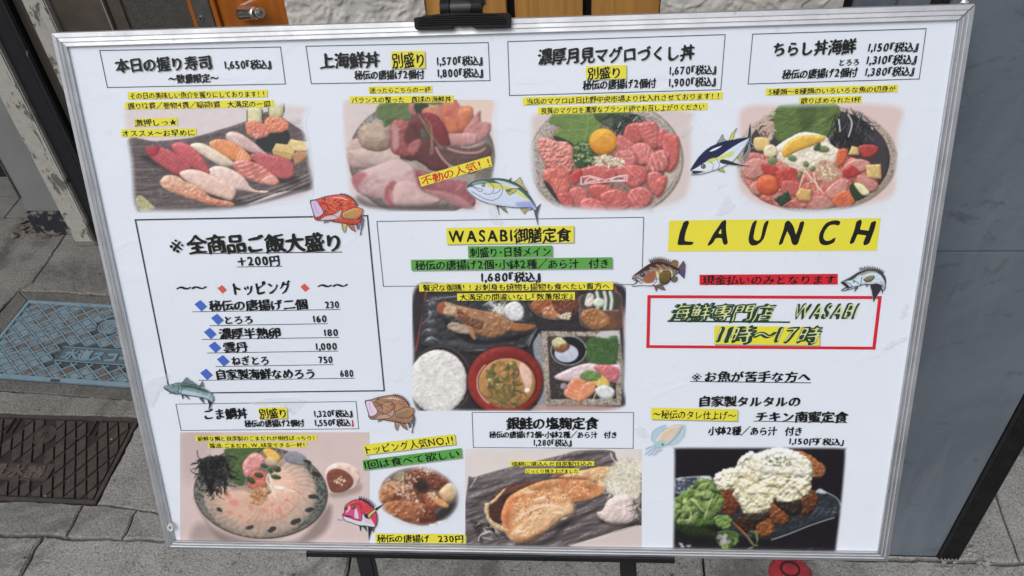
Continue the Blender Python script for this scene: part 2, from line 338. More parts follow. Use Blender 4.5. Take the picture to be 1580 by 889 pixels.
xw0, xw1 = wx(657, 5), wx(1018, 5)
stucco(xk + .001, xw0 - .002, 'white stucco wall between the orange door and the pine boards')
xs1 = wx(1300, 5)
stucco(xw1 + .002, xs1, 'white stucco wall between the pine boards and the blue shutter')
# pine boards
d = empty('board_screen', (xw0, shop, 0)); tag(d, 'screen of upright pine boards behind the black clamp', 'screen')
ed = [655, 778, 793, 897, 914, 1018]
bbox_part('backing', (0, .03, 0), (xw1 - xw0, .06, SHOPZ), M_BLACK, d, .001)
for k, (a, b) in enumerate(((655, 695), (697, 781), (794, 899), (913, 1018))):
    bbox_part('board', (wx(a) - xw0, .001 * (k % 2), .04), (wx(b) - xw0, .026, SHOPZ - .1), M_PINE, d, .002)
bbox_part('rail', (0, .027, .35), (xw1 - xw0, .0299, .43), M_PINE, d, .001); bbox_part('rail', (0, .027, 1.5), (xw1 - xw0, .0299, 1.58), M_PINE, d, .001)
# blue shutter at the back right
xt = wx(1320, 5)
d = empty('blue_shutter', (xt, shop, 0)); tag(d, 'dark blue-grey metal shutter behind the top right corner of the board', 'shutter')
for k in range(31): bbox_part('shutter_panel', (k * .085, .012 + .004 * (k % 2), 0), (k * .085 + .083, .03, SHOPZ), M_BLUE, d, .003)
bbox_part('gap_fill', (xs1 - xt + .002, .02, 0), (-.001, .06, SHOPZ), M_BLACK, d, .001)  # black strip painting in the dark gap between stucco and shutter
ev = tag(bbox_part('fascia', (-3.2, shop - .05, SHOPZ), (3.2, shop + .42, SHOPZ + .5), M_BROWN, None, .004), 'brown fascia over the shop front', 'fascia')
tag(bbox_part('side_wall', (-3.2, shop, -.03), (-2.4, shop + .3, SHOPZ), M_STUC, None, .004), 'plain stucco wall left of the open doorway', 'wall')

# ---------------------------------------------------------------- blue-grey panel standing right of the board
PY = .797
pa, pb, pc = on_wall(1470, 0, PY)[0], .604, .640
d = empty('steel_panel', (pa, PY, 0)); tag(d, 'tall scuffed blue-grey steel panel standing right of the menu board', 'panel')
zs = on_wall(1500, 389, PY)[2]
bm = bmesh.new(); box(bm, (0, 0, .003), (pb - pa, .03, zs - .0006)); bmo('sheet', bm, M_BLUE, d, bevel=.0012)
bm = bmesh.new(); box(bm, (0, .0006, zs + .0006), (pb - pa, .03, 2.1)); bmo('sheet', bm, M_BLUE, d, bevel=.0012)
bm = bmesh.new(); box(bm, (.001, .004, zs - .002), (pb - pa - .001, .028, zs + .002)); bmo('seam', bm, M_RUB, d)
for zz_ in (.55, .95): bm = bmesh.new(); cyl(bm, (pb - pa - .02, -.0008, zz_), (pb - pa - .02, .001, zz_), .003, n=14); bmo('rivet', bm, M_PLATE, d)
bm = bmesh.new(); box(bm, (0, -.001, 0), (pc - pa - .002, .04, .006)); bmo('bottom_seal', bm, M_RUB, d, bevel=.002)
bm = bmesh.new(); N = 6; wv = pc - pb
pts = []
for k in range(N * 2 + 1): pts.append((pb - pa + .001 + wv * k / (N * 2), -.006 if k % 2 else -.0015))
pts += [(pc - pa, .035), (pb - pa + .001, .035)]
lo_ = [bm.verts.new((x, y, .002)) for x, y in pts]; hi_ = [bm.verts.new((x, y, 2.1)) for x, y in pts]
for k in range(len(pts)): bm.faces.new((lo_[k], lo_[(k + 1) % len(pts)], hi_[(k + 1) % len(pts)], hi_[k]))
bm.faces.new(hi_); bm.faces.new(lo_[::-1]); bmo('ribbed_edge_strip', bm, M_RUB, d)
sp = on_wall(1487, 6, PY); bm = bmesh.new(); bmesh.ops.create_uvsphere(bm, u_segments=16, v_segments=8, radius=.0055); bmesh.ops.scale(bm, vec=(1, .6, 1), verts=bm.verts); bmo('bolt_head', bm, M_CHROME, d, smooth=True, loc=(sp[0] - pa, -.001, sp[2]))
bk = bbox_part('gap_strip', (on_wall(1376, 5, PY)[0] * 0 - .008, .004, 0), (-.001, .03, 2.1), M_BLACK, d, .001)  # black strip standing in for the shaded gap beside the panel

# ---------------------------------------------------------------- text as outlines
_gc = {}
def glyph(ch, off=.02, nib=.02, var=0, wob=.012):
    """Brush-like outline of one character: list of closed polygons and its advance."""
    key = (ch, off, nib, var, wob)
    if key in _gc: return _gc[key]
    c = bpy.data.curves.new('g', 'FONT'); c.body = ch; o = bpy.data.objects.new('g', c); COL.objects.link(o)
    dg = bpy.context.evaluated_depsgraph_get(); k = o.evaluated_get(dg).to_curve(dg); polys = []
    cjk = ord(ch) > 0x2000
    for s in k.splines:
        bp = s.bezier_points; n = len(bp); P = []
        for i in range(n):
            a, b = bp[i], bp[(i + 1) % n]; p0, p1, p2, p3 = [np.array(q[:2]) for q in (a.co, a.handle_right, b.handle_left, b.co)]
            L = np.linalg.norm(p3 - p0); curved = abs((p1 - p0)[0] * (p3 - p0)[1] - (p1 - p0)[1] * (p3 - p0)[0]) > 1e-5 or abs((p2 - p0)[0] * (p3 - p0)[1] - (p2 - p0)[1] * (p3 - p0)[0]) > 1e-5
            m = max(4, int(L / .05)) if curved else max(1, int(L / .055))
            for j in range(m): t = j / m; P.append((1 - t) ** 3 * p0 + 3 * (1 - t) ** 2 * t * p1 + 3 * (1 - t) * t * t * p2 + t ** 3 * p3)
        P = [P[i] for i in range(len(P)) if np.linalg.norm(P[i] - P[i - 1]) > .004]
        if len(P) > 2:
            P = np.array(P)
            for _k in range(1 if len(polys) > 3 or ord(ch) < 0x2000 else 2): P = .22 * np.roll(P, 1, 0) + .56 * P + .22 * np.roll(P, -1, 0)
            polys.append(P)
    bpy.data.objects.remove(o); bpy.data.curves.remove(c)
    ar = [sum(p[i - 1][0] * p[i][1] - p[i][0] * p[i - 1][1] for i in range(len(p))) for p in polys]
    sg = 1 if ar and ar[int(np.argmax(np.abs(ar)))] > 0 else -1
    out = []; ph = var * 2.3 + (ord(ch) % 17)
    for p in polys:
        n = len(p); t1 = p - np.roll(p, 1, 0); t2 = np.roll(p, -1, 0) - p
        t1 /= np.linalg.norm(t1, axis=1)[:, None] + 1e-9; t2 /= np.linalg.norm(t2, axis=1)[:, None] + 1e-9
        n1 = np.stack([t1[:, 1], -t1[:, 0]], 1) * sg; n2 = np.stack([t2[:, 1], -t2[:, 0]], 1) * sg
        m = n1 + n2; L = np.linalg.norm(m, axis=1)[:, None]; m = m / np.maximum(L, .3); sc_ = 1 / np.maximum(L / 2, .65)
        w = off + nib * np.abs(m @ np.array([.92, .39]))[:, None] + .010 * np.sin(p[:, 0:1] * 6.5 + p[:, 1:2] * 4.5 + ph)
        q = p + m * sc_ * w
        q = q + wob * np.stack([np.sin(q[:, 1] * 9 + ph) + .6 * np.sin(q[:, 0] * 17 + ph * 2), np.sin(q[:, 0] * 8 + ph * 1.7) + .6 * np.sin(q[:, 1] * 19 + ph)], 1)
        if cjk: q[:, 1] += .10 * (q[:, 0] - .5)
        out.append(q)
    allp = np.concatenate(out) if out else np.zeros((1, 2)); adv = 1.0 if cjk else float(allp[:, 0].max() - allp[:, 0].min()) + .15
    if ch in '『「': adv = .52; out = [q - (allp[:, 0].min() - .02, 0) for q in out]
    elif ch in '』」': adv = .55; out = [(q - (allp[:, 0].min() - .04, 0)) * (1.1, 1.25) + (0, .04) for q in out]
    elif ch == '・': adv = .45; out = [q - (.26, 0) for q in out]
    elif ch in '、': adv = .5
    elif ch == '！': adv = .8
    elif ch in ',.': adv = .24; out = [q - (allp[:, 0].min() - .03, 0) for q in out]
    elif not cjk: out = [q - (allp[:, 0].min() - .075, 0) for q in out]
    if ch == '※': out = [(q - (.33, .33)) * 1.35 + (.5, .36) for q in out]
    # fill: constrained triangulation, triangles kept where the outlines wind round them
    V = np.zeros((0, 2)); T = []
    if out:
        pts, fc, n = [], [], 0
        for q in out: pts += [Vector(p) for p in q]; fc.append(list(range(n, n + len(q)))); n += len(q)
        ed = [(f[k - 1], f[k]) for f in fc for k in range(len(f))]
        vs, _, tr, *_r = delaunay_2d_cdt(pts, ed, [], 0, 1e-5)
        V = np.array([tuple(v) for v in vs]); tr = np.array([t for t in tr if len(t) == 3]); C = V[tr].mean(1); wn_ = np.zeros(len(C))
        for q in out:
            a, b = q, np.roll(q, -1, 0); up = (a[:, 1][None] <= C[:, 1:2]) & (b[:, 1][None] > C[:, 1:2]); dn = (a[:, 1][None] > C[:, 1:2]) & (b[:, 1][None] <= C[:, 1:2])
            cr = (b[:, 0] - a[:, 0])[None] * (C[:, 1:2] - a[:, 1][None]) - (C[:, 0:1] - a[:, 0][None]) * (b[:, 1] - a[:, 1])[None]
            wn_ += (up & (cr > 0)).sum(1) - (dn & (cr < 0)).sum(1)
        T = []
        for t, w in zip(tr, wn_ * sg):
            if w > 0:
                a, b, c_ = V[t]; T.append(tuple(int(k) for k in (t if (b - a)[0] * (c_ - a)[1] - (b - a)[1] * (c_ - a)[0] > 0 else t[::-1])))
    _gc[key] = (V, T, adv); return _gc[key]

def layout(text, off=.02, nib=.02, wob=.012, xsc=1.):
    Vs, Ts, x, n = [], [], 0., 0
    for i, ch in enumerate(text):
        if ch in ' 　': x += .35 if ch == ' ' else .9; continue
        V, T, adv = glyph(ch, off, nib, i % 2, wob) if ch != '※' else glyph(ch, -.004, .0, 0, 0)
        asc = ord(ch) < 0x80; k = 1.12 if asc else (1.06 if ord(ch) > 0x4e00 else 1.0); W = V * ((k * (.94 if asc else 1)), k) + (x, (0 if asc else -.02))
        if not asc: W = W + (.0, 0)
        Vs.append(W); Ts += [tuple(a + n for a in t) for t in T]; n += len(V); x += adv * (k * .94 if asc else 1.0)
    return np.concatenate(Vs), Ts, x
# ---------------------------------------------------------------- print painter
# The printed food photographs and fish drawings are flat print: they are drawn here as
# colour arrays in the sheet's own plane and stored on fine flat grids (see print_mesh).
PAPER = np.array([218., 225., 233.])

class Can:
    """A sheet of colour samples; coordinates in the drawing calls are ox + x / s."""
    def __init__(self, x0, y0, x1, y1, ox=0, oy=0, s=1., base=None, step=1.0):
        self.x0, self.y0, self.step = x0, y0, step
        self.nx = int(round((x1 - x0) / step)) + 1; self.ny = int(round((y1 - y0) / step)) + 1
        self.X, self.Y = np.meshgrid(x0 + np.arange(self.nx) * step, y0 + np.arange(self.ny) * step)
        self.img = np.empty((self.ny, self.nx, 3)); self.img[:] = PAPER if base is None else np.array(base, float)
        self.cov = np.zeros((self.ny, self.nx)); self.ox, self.oy, self.s = ox, oy, s; self.seed = 1; self.rel = .68 if step == 1 else 1.
    def P(self, pts): return np.array(pts, float) / self.s + (self.ox, self.oy)
    def win(self, lo, hi):
        a = int(max(0, (lo[0] - self.x0) / self.step)); b = int(min(self.nx, (hi[0] - self.x0) / self.step + 2))
        c = int(max(0, (lo[1] - self.y0) / self.step)); d = int(min(self.ny, (hi[1] - self.y0) / self.step + 2))
        return (slice(c, d), slice(a, b)) if b > a and d > c else None
    def dist(self, Q, X, Y, closed):
        A = Q; B = np.roll(Q, -1, 0) if closed else None
        if not closed: A, B = Q[:-1], Q[1:]
        best = np.full(X.shape, 1e9); par = np.zeros(X.shape); ins = np.zeros(X.shape, bool); n = len(A)
        for i in range(n):
            ax, ay = A[i]; dx, dy = B[i] - A[i]; L = dx * dx + dy * dy + 1e-12
            t = np.clip(((X - ax) * dx + (Y - ay) * dy) / L, 0, 1)
            d = (X - ax - t * dx) ** 2 + (Y - ay - t * dy) ** 2
            m = d < best; best = np.where(m, d, best); par = np.where(m, (i + t) / n, par)
            if closed and dy != 0:
                c = ((ay > Y) != (B[i][1] > Y)) & (X < dx * (Y - ay) / dy + ax); ins ^= c
        best = np.sqrt(best)
        return (np.where(ins, best, -best) if closed else best), par
    def shape(self, pts, smooth=True, rough=0, rscale=4, pad=3):
        Q = self.P(pts); Q = smoothc(Q, 5) if smooth else Q
        w = self.win(Q.min(0) - pad, Q.max(0) + pad)
        if w is None: return None
        X, Y = self.X[w], self.Y[w]
        d, _ = self.dist(Q, X, Y, True)
        if rough:
            self.seed += 1; d = d + (fbm(X / rscale, Y / rscale, self.seed) - .5) * 2 * rough
        return w, d, X, Y
    def put(self, w, a, col):
        a = np.clip(a, 0, 1); self.img[w] = self.img[w] * (1 - a[..., None]) + col * a[..., None]
        self.cov[w] = np.maximum(self.cov[w], a)
    def lump(self, pts, col, col2=None, R=6, k=.62, nz=0, ns=4, sp=0, dark=.48, st=None, rough=0, a=1, soft=1.2, smooth=True, spk=None, lit=(-.35, -.6), ang=0, an=1, rscale=4, ed=None, gd=(0, 1)):
        """A rounded, lit, textured form: R edge radius, nz/ns surface noise, sp sheen, st=(angle, period, colour, amount)."""
        r = self.shape(pts, smooth, rough, rscale)
        if r is None: return
        w, d, X, Y = r; self.seed += 3; sd = self.seed; k *= self.rel; nz *= self.rel * .8; dark *= .9; sp *= .8
        ca, sa = math.cos(ang), math.sin(ang); U = (X * ca + Y * sa) / an; V = -X * sa + Y * ca
        n = fbm(U / ns, V / ns, sd)
        q = 1 - np.clip(d / R, 0, 1); h = np.sqrt(np.clip(1 - q * q, 0, 1)) * R * k + (n - .5) * 2 * nz * min(ns, 8)
        gy, gx = np.gradient(h, self.step); il = 1 / np.sqrt(gx * gx + gy * gy + 1)
        L = np.array([lit[0], lit[1], .75]); L /= np.linalg.norm(L)
        nl = (-gx * L[0] - gy * L[1] + L[2]) * il
        sh = (1 - dark) + dark * nl / L[2]
        c = np.array(col, float) * np.ones(X.shape + (1,))
        if col2 is not None:
            g = X * gd[0] + Y * gd[1]; g = (g - g.min()) / max(1e-6, np.ptp(g)); g = np.clip(g + (n - .5) * .5, 0, 1)[..., None]
            c = c * (1 - g) + np.array(col2, float) * g
        if st is not None:
            an_, per, sc, am = st[:4]; bend = st[4] if len(st) > 4 else 0
            t = X * math.cos(an_) + Y * math.sin(an_); o = -X * math.sin(an_) + Y * math.cos(an_); o = o - o.mean()
            f = .5 + .5 * np.sin((t + bend * o * o + (n - .5) * per * .7) * 2 * math.pi / per); f = (f ** (st[5] if len(st) > 5 else 3)) * am * np.clip(fbm(X / 9, Y / 9, sd + 2, 2) * 2.4 - .75, 0, 1)
            c = c * (1 - f[..., None]) + np.array(sc, float) * f[..., None]
        if ed is not None:
            f = np.clip(1 - d / ed[1], 0, 1)[..., None] * ed[2]; c = c * (1 - f) + np.array(ed[0], float) * f
        c = c * np.clip(sh, .15, 1.5)[..., None]
        if self.step == 1: c = c * (1 + .22 * (fbm(X / 7, Y / 7, sd + 31, 3) - .5) + .10 * (fbm(X / 2.2, Y / 2.2, sd + 41, 2) - .5))[..., None]
        if spk is not None:
            f = vnoise(X / spk[1], Y / spk[1], sd + 9); f = np.clip((f - spk[2]) * 8, 0, 1)[..., None] * spk[3]; c = c * (1 - f) + np.array(spk[0], float) * f
        if sp:
            H = L + (0, 0, 1); H /= np.linalg.norm(H); s_ = np.clip((-gx * H[0] - gy * H[1] + H[2]) * il, 0, 1) ** 40
            n2 = fbm(X / 2.2, Y / 2.2, sd + 5); c = c + (sp * 255 * s_ * np.clip(n2 * 2.4 - .7, 0, 1))[..., None]
        self.put(w, np.clip(d / soft + .5, 0, 1) * a, np.clip(c, 0, 255))
    def flat(self, pts, col, a=1, soft=.9, smooth=True, rough=0, nz=0, ns=5, ang=0, an=1, rscale=4):
        r = self.shape(pts, smooth, rough, rscale, pad=3 + soft)
        if r is None: return
        w, d, X, Y = r; self.seed += 1; c = np.array(col, float) * np.ones(X.shape + (1,))
        if nz:
            ca, sa = math.cos(ang), math.sin(ang)
            c = c * (1 + nz * (fbm((X * ca + Y * sa) / ns / an, (-X * sa + Y * ca) / ns, self.seed, 4) - .5)[..., None] * 2)
        self.put(w, np.clip(d / soft + .5, 0, 1) * a, np.clip(c, 0, 255))
    def line(self, pts, w_, col, a=1, taper=0, smooth=True, soft=.7):
        Q = self.P(pts); Q = smoothc(Q, 5, False) if smooth and len(Q) > 2 else Q
        w = self.win(Q.min(0) - w_ - 2, Q.max(0) + w_ + 2)
        if w is None: return
        d, t = self.dist(Q, self.X[w], self.Y[w], False)
        ww = w_ / 2 * (1 - taper * np.abs(t * 2 - 1) ** 2) if taper <= 1 else w_ / 2 * (1 - t)
        self.put(w, np.clip((ww - d) / soft + .5, 0, 1) * a, np.array(col, float))
    def ell(self, cx, cy, rx, ry, rot=0, n=16):
        t = np.arange(n) * 2 * math.pi / n
        return np.stack([cx + rx * np.cos(t) * math.cos(rot) - ry * np.sin(t) * math.sin(rot), cy + rx * np.cos(t) * math.sin(rot) + ry * np.sin(t) * math.cos(rot)], 1)
    def inside(self, pts, x, y):
        Q = np.array(pts, float); ins = False
        for i in range(len(Q)):
            (ax, ay), (bx, by) = Q[i - 1], Q[i]
            if (ay > y) != (by > y) and x < (bx - ax) * (y - ay) / (by - ay) + ax: ins = not ins
        return ins
    def scat(self, pts, n, size, cols, asp=1.6, seed=0, a=1, dk=.35, rot=None):
        """Sesame, crumbs, chopped greens: n small grains inside a polygon."""
        rs = random.Random(seed); Q = np.array(pts, float); lo, hi = Q.min(0), Q.max(0); c = 0; tr = 0
        while c < n and tr < n * 20:
            tr += 1; x, y = rs.uniform(lo[0], hi[0]), rs.uniform(lo[1], hi[1])
            if not self.inside(pts, x, y): continue
            c += 1; r = size * rs.uniform(.6, 1.2); th = rs.uniform(0, 3.2) if rot is None else rot + rs.uniform(-.3, .3); col = rs.choice(cols)
            if dk: self.flat(self.ell(x + r * .3, y + r * .5, r * asp, r, th, 8), np.array(col) * .45, a=dk * a, smooth=False)
            self.flat(self.ell(x, y, r * asp, r, th, 8), np.array(col) * rs.uniform(.85, 1.1), a=a, smooth=False)
    def strands(self, pts, n, L, w_, cols, seed=0, a=1, curl=.4, ang=None, spread=3.2):
        rs = random.Random(seed); Q = np.array(pts, float); lo, hi = Q.min(0), Q.max(0); c = 0; tr = 0
        while c < n and tr < n * 20:
            tr += 1; x, y = rs.uniform(lo[0], hi[0]), rs.uniform(lo[1], hi[1])
            if not self.inside(pts, x, y): continue
            c += 1; th = rs.uniform(0, spread) if ang is None else ang + rs.uniform(-spread, spread) / 2
            l = L * rs.uniform(.5, 1.2); q = []; b = rs.uniform(-curl, curl)
            for k in range(4): q.append((x, y)); x += math.cos(th) * l / 3; y += math.sin(th) * l / 3; th += b
            self.line(q, w_ * rs.uniform(.7, 1.2), rs.choice(cols), a, taper=.6)
    def leaf(self, pts, col, veins, vcol, rough=1.2, **k):
        self.lump(pts, col, rough=rough, rscale=2.2, R=4, nz=.35, ns=3, **k)
        for v in veins: self.line(v, .8, vcol, .7)
    def fade(self, pts, soft):
        Q = smoothc(self.P(pts), 6); d, _ = self.dist(Q, self.X, self.Y, True)
        self.soften(1)
        a = np.clip(d / soft, 0, 1); a = (a * a * (3 - 2 * a))[..., None]
        self.img = self.img * a + PAPER * (1 - a); self.cov = (a[..., 0] > .01) * 1.
    def soften(self, k=1):
        for _ in range(k):
            p = np.pad(self.img, ((1, 1), (1, 1), (0, 0)), 'edge')
            self.img = (p[:-2, 1:-1] + p[2:, 1:-1] + p[1:-1, :-2] + p[1:-1, 2:] + 4 * p[1:-1, 1:-1]) / 8
    def tone(self, lift=0, mul=1, sat=1):  # lifted blacks put the haze of laminate reflections into the print colours
        g = self.img.mean(2, keepdims=True); self.img = np.clip((g + (self.img - g) * sat) * mul * (1 - lift / 255) + lift, 0, 255)

def photo_nigiri():
    c = Can(186, 154, 484, 328, 180, 150, 4.94, (206, 192, 192))
    c.flat([(40, 40), (1500, 40), (1500, 300), (900, 260), (500, 330), (40, 350)], (212, 200, 200), soft=12, nz=.03)
    plate = [(60, 352), (300, 335), (560, 310), (780, 250), (1000, 178), (1160, 108), (1300, 178), (1500, 350), (1500, 650), (1200, 735), (900, 850), (600, 900), (60, 900)]
    c.lump(plate, (92, 80, 80), nz=.35, ns=5, an=6, ang=-.15, R=5, dark=.75, soft=1.2, rough=.5, spk=((150, 140, 142), 3, .72, .35))
    for i in range(26):
        y = 380 + i * 19; c.line([(90, y), (500, y - 20 + (i * 37) % 30), (900, y - 60), (1450, y - 240)], .9, ((150, 138, 140) if i % 3 == 0 else (48, 40, 42)), .4)
    c.flat([(860, 862), (1200, 760), (1490, 655), (1500, 700), (1300, 760), (1000, 850)], (58, 50, 52), .8, soft=3)
    for o in (0, 28, 60): c.line([(880, 850 - o), (1100, 785 - o), (1300, 715 - o), (1470, 640 - o)], 1.2, (190, 180, 182), .6)
    c.flat([(900, 880), (1200, 780), (1500, 720), (1500, 900)], (206, 196, 200), .9, soft=8)
    c.flat([(1060, 330), (1180, 260), (1290, 240), (1320, 330), (1200, 420), (1100, 400)], (36, 40, 42), .95, soft=3)
    # shadows under the pieces
    for e in ((500, 545, 330, 60), (700, 740, 320, 50), (1000, 470, 260, 60), (1240, 600, 170, 50)): c.flat(c.ell(*e, .3), (38, 30, 32), .6, soft=8)
    # rolls at the back
    for (x, y) in ((1050, 170), (1215, 110)):
        c.lump([(x - 55, y - 80), (x, y - 110), (x + 60, y - 80), (x + 50, y + 40), (x - 50, y + 40)], (196, 196, 150), (226, 214, 150), R=8, k=1, sp=.1)
        c.line([(x - 55, y - 70), (x - 55, y + 40)], 1.6, (60, 66, 50), .8); c.line([(x + 62, y - 70), (x + 62, y)], 2, (50, 56, 44), .8)
    c.lump([(985, 200), (1040, 175), (1110, 200), (1170, 240), (1150, 300), (1060, 315), (1000, 280)], (222, 112, 92), R=5, nz=.8, ns=3, sp=.3, rough=1, st=(1, 5, (240, 190, 110), .8))
    c.lump([(1135, 170), (1200, 145), (1290, 170), (1312, 235), (1240, 270), (1160, 265), (1130, 220)], (226, 120, 90), R=5, nz=.8, ns=3, sp=.3, rough=1, st=(.5, 6, (246, 196, 104), .8))
    c.line([(1045, 275), (1080, 290), (1062, 315), (1045, 275)], .8, (245, 240, 240), .9, smooth=False)
    # pieces
    P = c.lump
    P([(830, 290), (870, 262), (940, 275), (1040, 340), (1120, 410), (1150, 440), (1060, 430), (960, 395), (860, 345)], (222, 188, 178), (196, 150, 146), R=7, sp=.35, st=(.8, 5, (240, 225, 215), .4), nz=.1)
    P([(705, 350), (760, 320), (850, 330), (960, 390), (1030, 470), (960, 500), (850, 470), (740, 400)], (232, 134, 74), R=6, sp=.3, st=(.35, 5.2, (250, 190, 140), .9), nz=.1)
    P([(560, 370), (610, 347), (690, 365), (800, 430), (890, 495), (880, 525), (800, 525), (700, 470), (620, 420)], (226, 206, 178), (208, 182, 158), R=7, sp=.45, st=(.7, 6, (240, 228, 205), .5))
    P([(1020, 440), (1100, 430), (1250, 455), (1340, 500), (1345, 600), (1250, 620), (1150, 570), (1060, 500)], (190, 78, 82), R=5, sp=.25, st=(.25, 6, (216, 110, 110), .8), nz=.15)
    P([(890, 500), (950, 475), (1060, 500), (1160, 560), (1240, 640), (1200, 672), (1090, 655), (970, 610), (900, 550)], (206, 104, 92), R=5, sp=.3, st=(1.15, 7, (244, 196, 176), .9, .004), nz=.2)
    P([(1100, 640), (1180, 590), (1235, 640), (1190, 672)], (228, 152, 132), R=4, sp=.3)
    P([(700, 560), (750, 525), (840, 535), (960, 600), (1040, 700), (1160, 715), (1120, 735), (980, 715), (850, 690), (740, 620)], (226, 196, 180), (210, 170, 156), R=7, sp=.4, st=(.6, 6, (240, 220, 206), .5))
    P([(415, 370), (480, 342), (560, 370), (640, 440), (710, 560), (680, 580), (560, 530), (460, 440)], (212, 88, 92), (186, 66, 74), R=7, sp=.35, st=(.7, 7, (236, 110, 112), .6))
    P([(218, 395), (290, 375), (400, 400), (510, 470), (570, 545), (480, 598), (380, 550), (270, 470)], (198, 76, 82), (168, 60, 70), R=7, sp=.35, st=(.9, 5, (224, 104, 108), .55))
    P([(225, 385), (330, 375), (300, 440), (245, 445)], (158, 34, 46), R=4, st=(.5, 3, (226, 90, 96), .7), a=.8)
    P([(480, 590), (540, 552), (640, 560), (780, 620), (905, 690), (880, 785), (780, 760), (620, 700)], (228, 190, 172), (218, 172, 150), R=8, sp=.3, st=(.7, 9, (240, 214, 200), .5))
    P([(330, 650), (370, 600), (450, 598), (540, 650), (640, 690), (720, 760), (880, 800), (880, 832), (740, 825), (600, 785), (480, 750), (370, 700)], (224, 176, 144), (206, 112, 76), R=6, nz=.5, ns=5, sp=.3, rough=.8, st=(1.2, 8, (236, 204, 180), .5))
    P([(1185, 410), (1215, 352), (1370, 370), (1350, 440)], (226, 190, 110), smooth=False, R=2, nz=.1)
    P([(1185, 410), (1340, 440), (1330, 480), (1200, 440)], (208, 160, 84), smooth=False, R=2)
    P([(1300, 370), (1325, 320), (1480, 345), (1450, 410), (1370, 410)], (236, 206, 130), smooth=False, R=2, nz=.1)
    P([(1340, 440), (1380, 410), (1460, 420), (1440, 470), (1360, 520)], (190, 130, 86), smooth=False, R=3)
    P([(150, 770), (190, 750), (260, 810), (290, 850), (200, 880), (160, 830)], (186, 178, 120), R=4, nz=.8, ns=3, a=.9)
    c.tone(10, 1.0, .95); c.fade([(45, 60), (300, 40), (1380, 40), (1440, 200), (1490, 480), (1500, 740), (1200, 830), (800, 880), (300, 890), (130, 860), (90, 500)], 12)
    return c

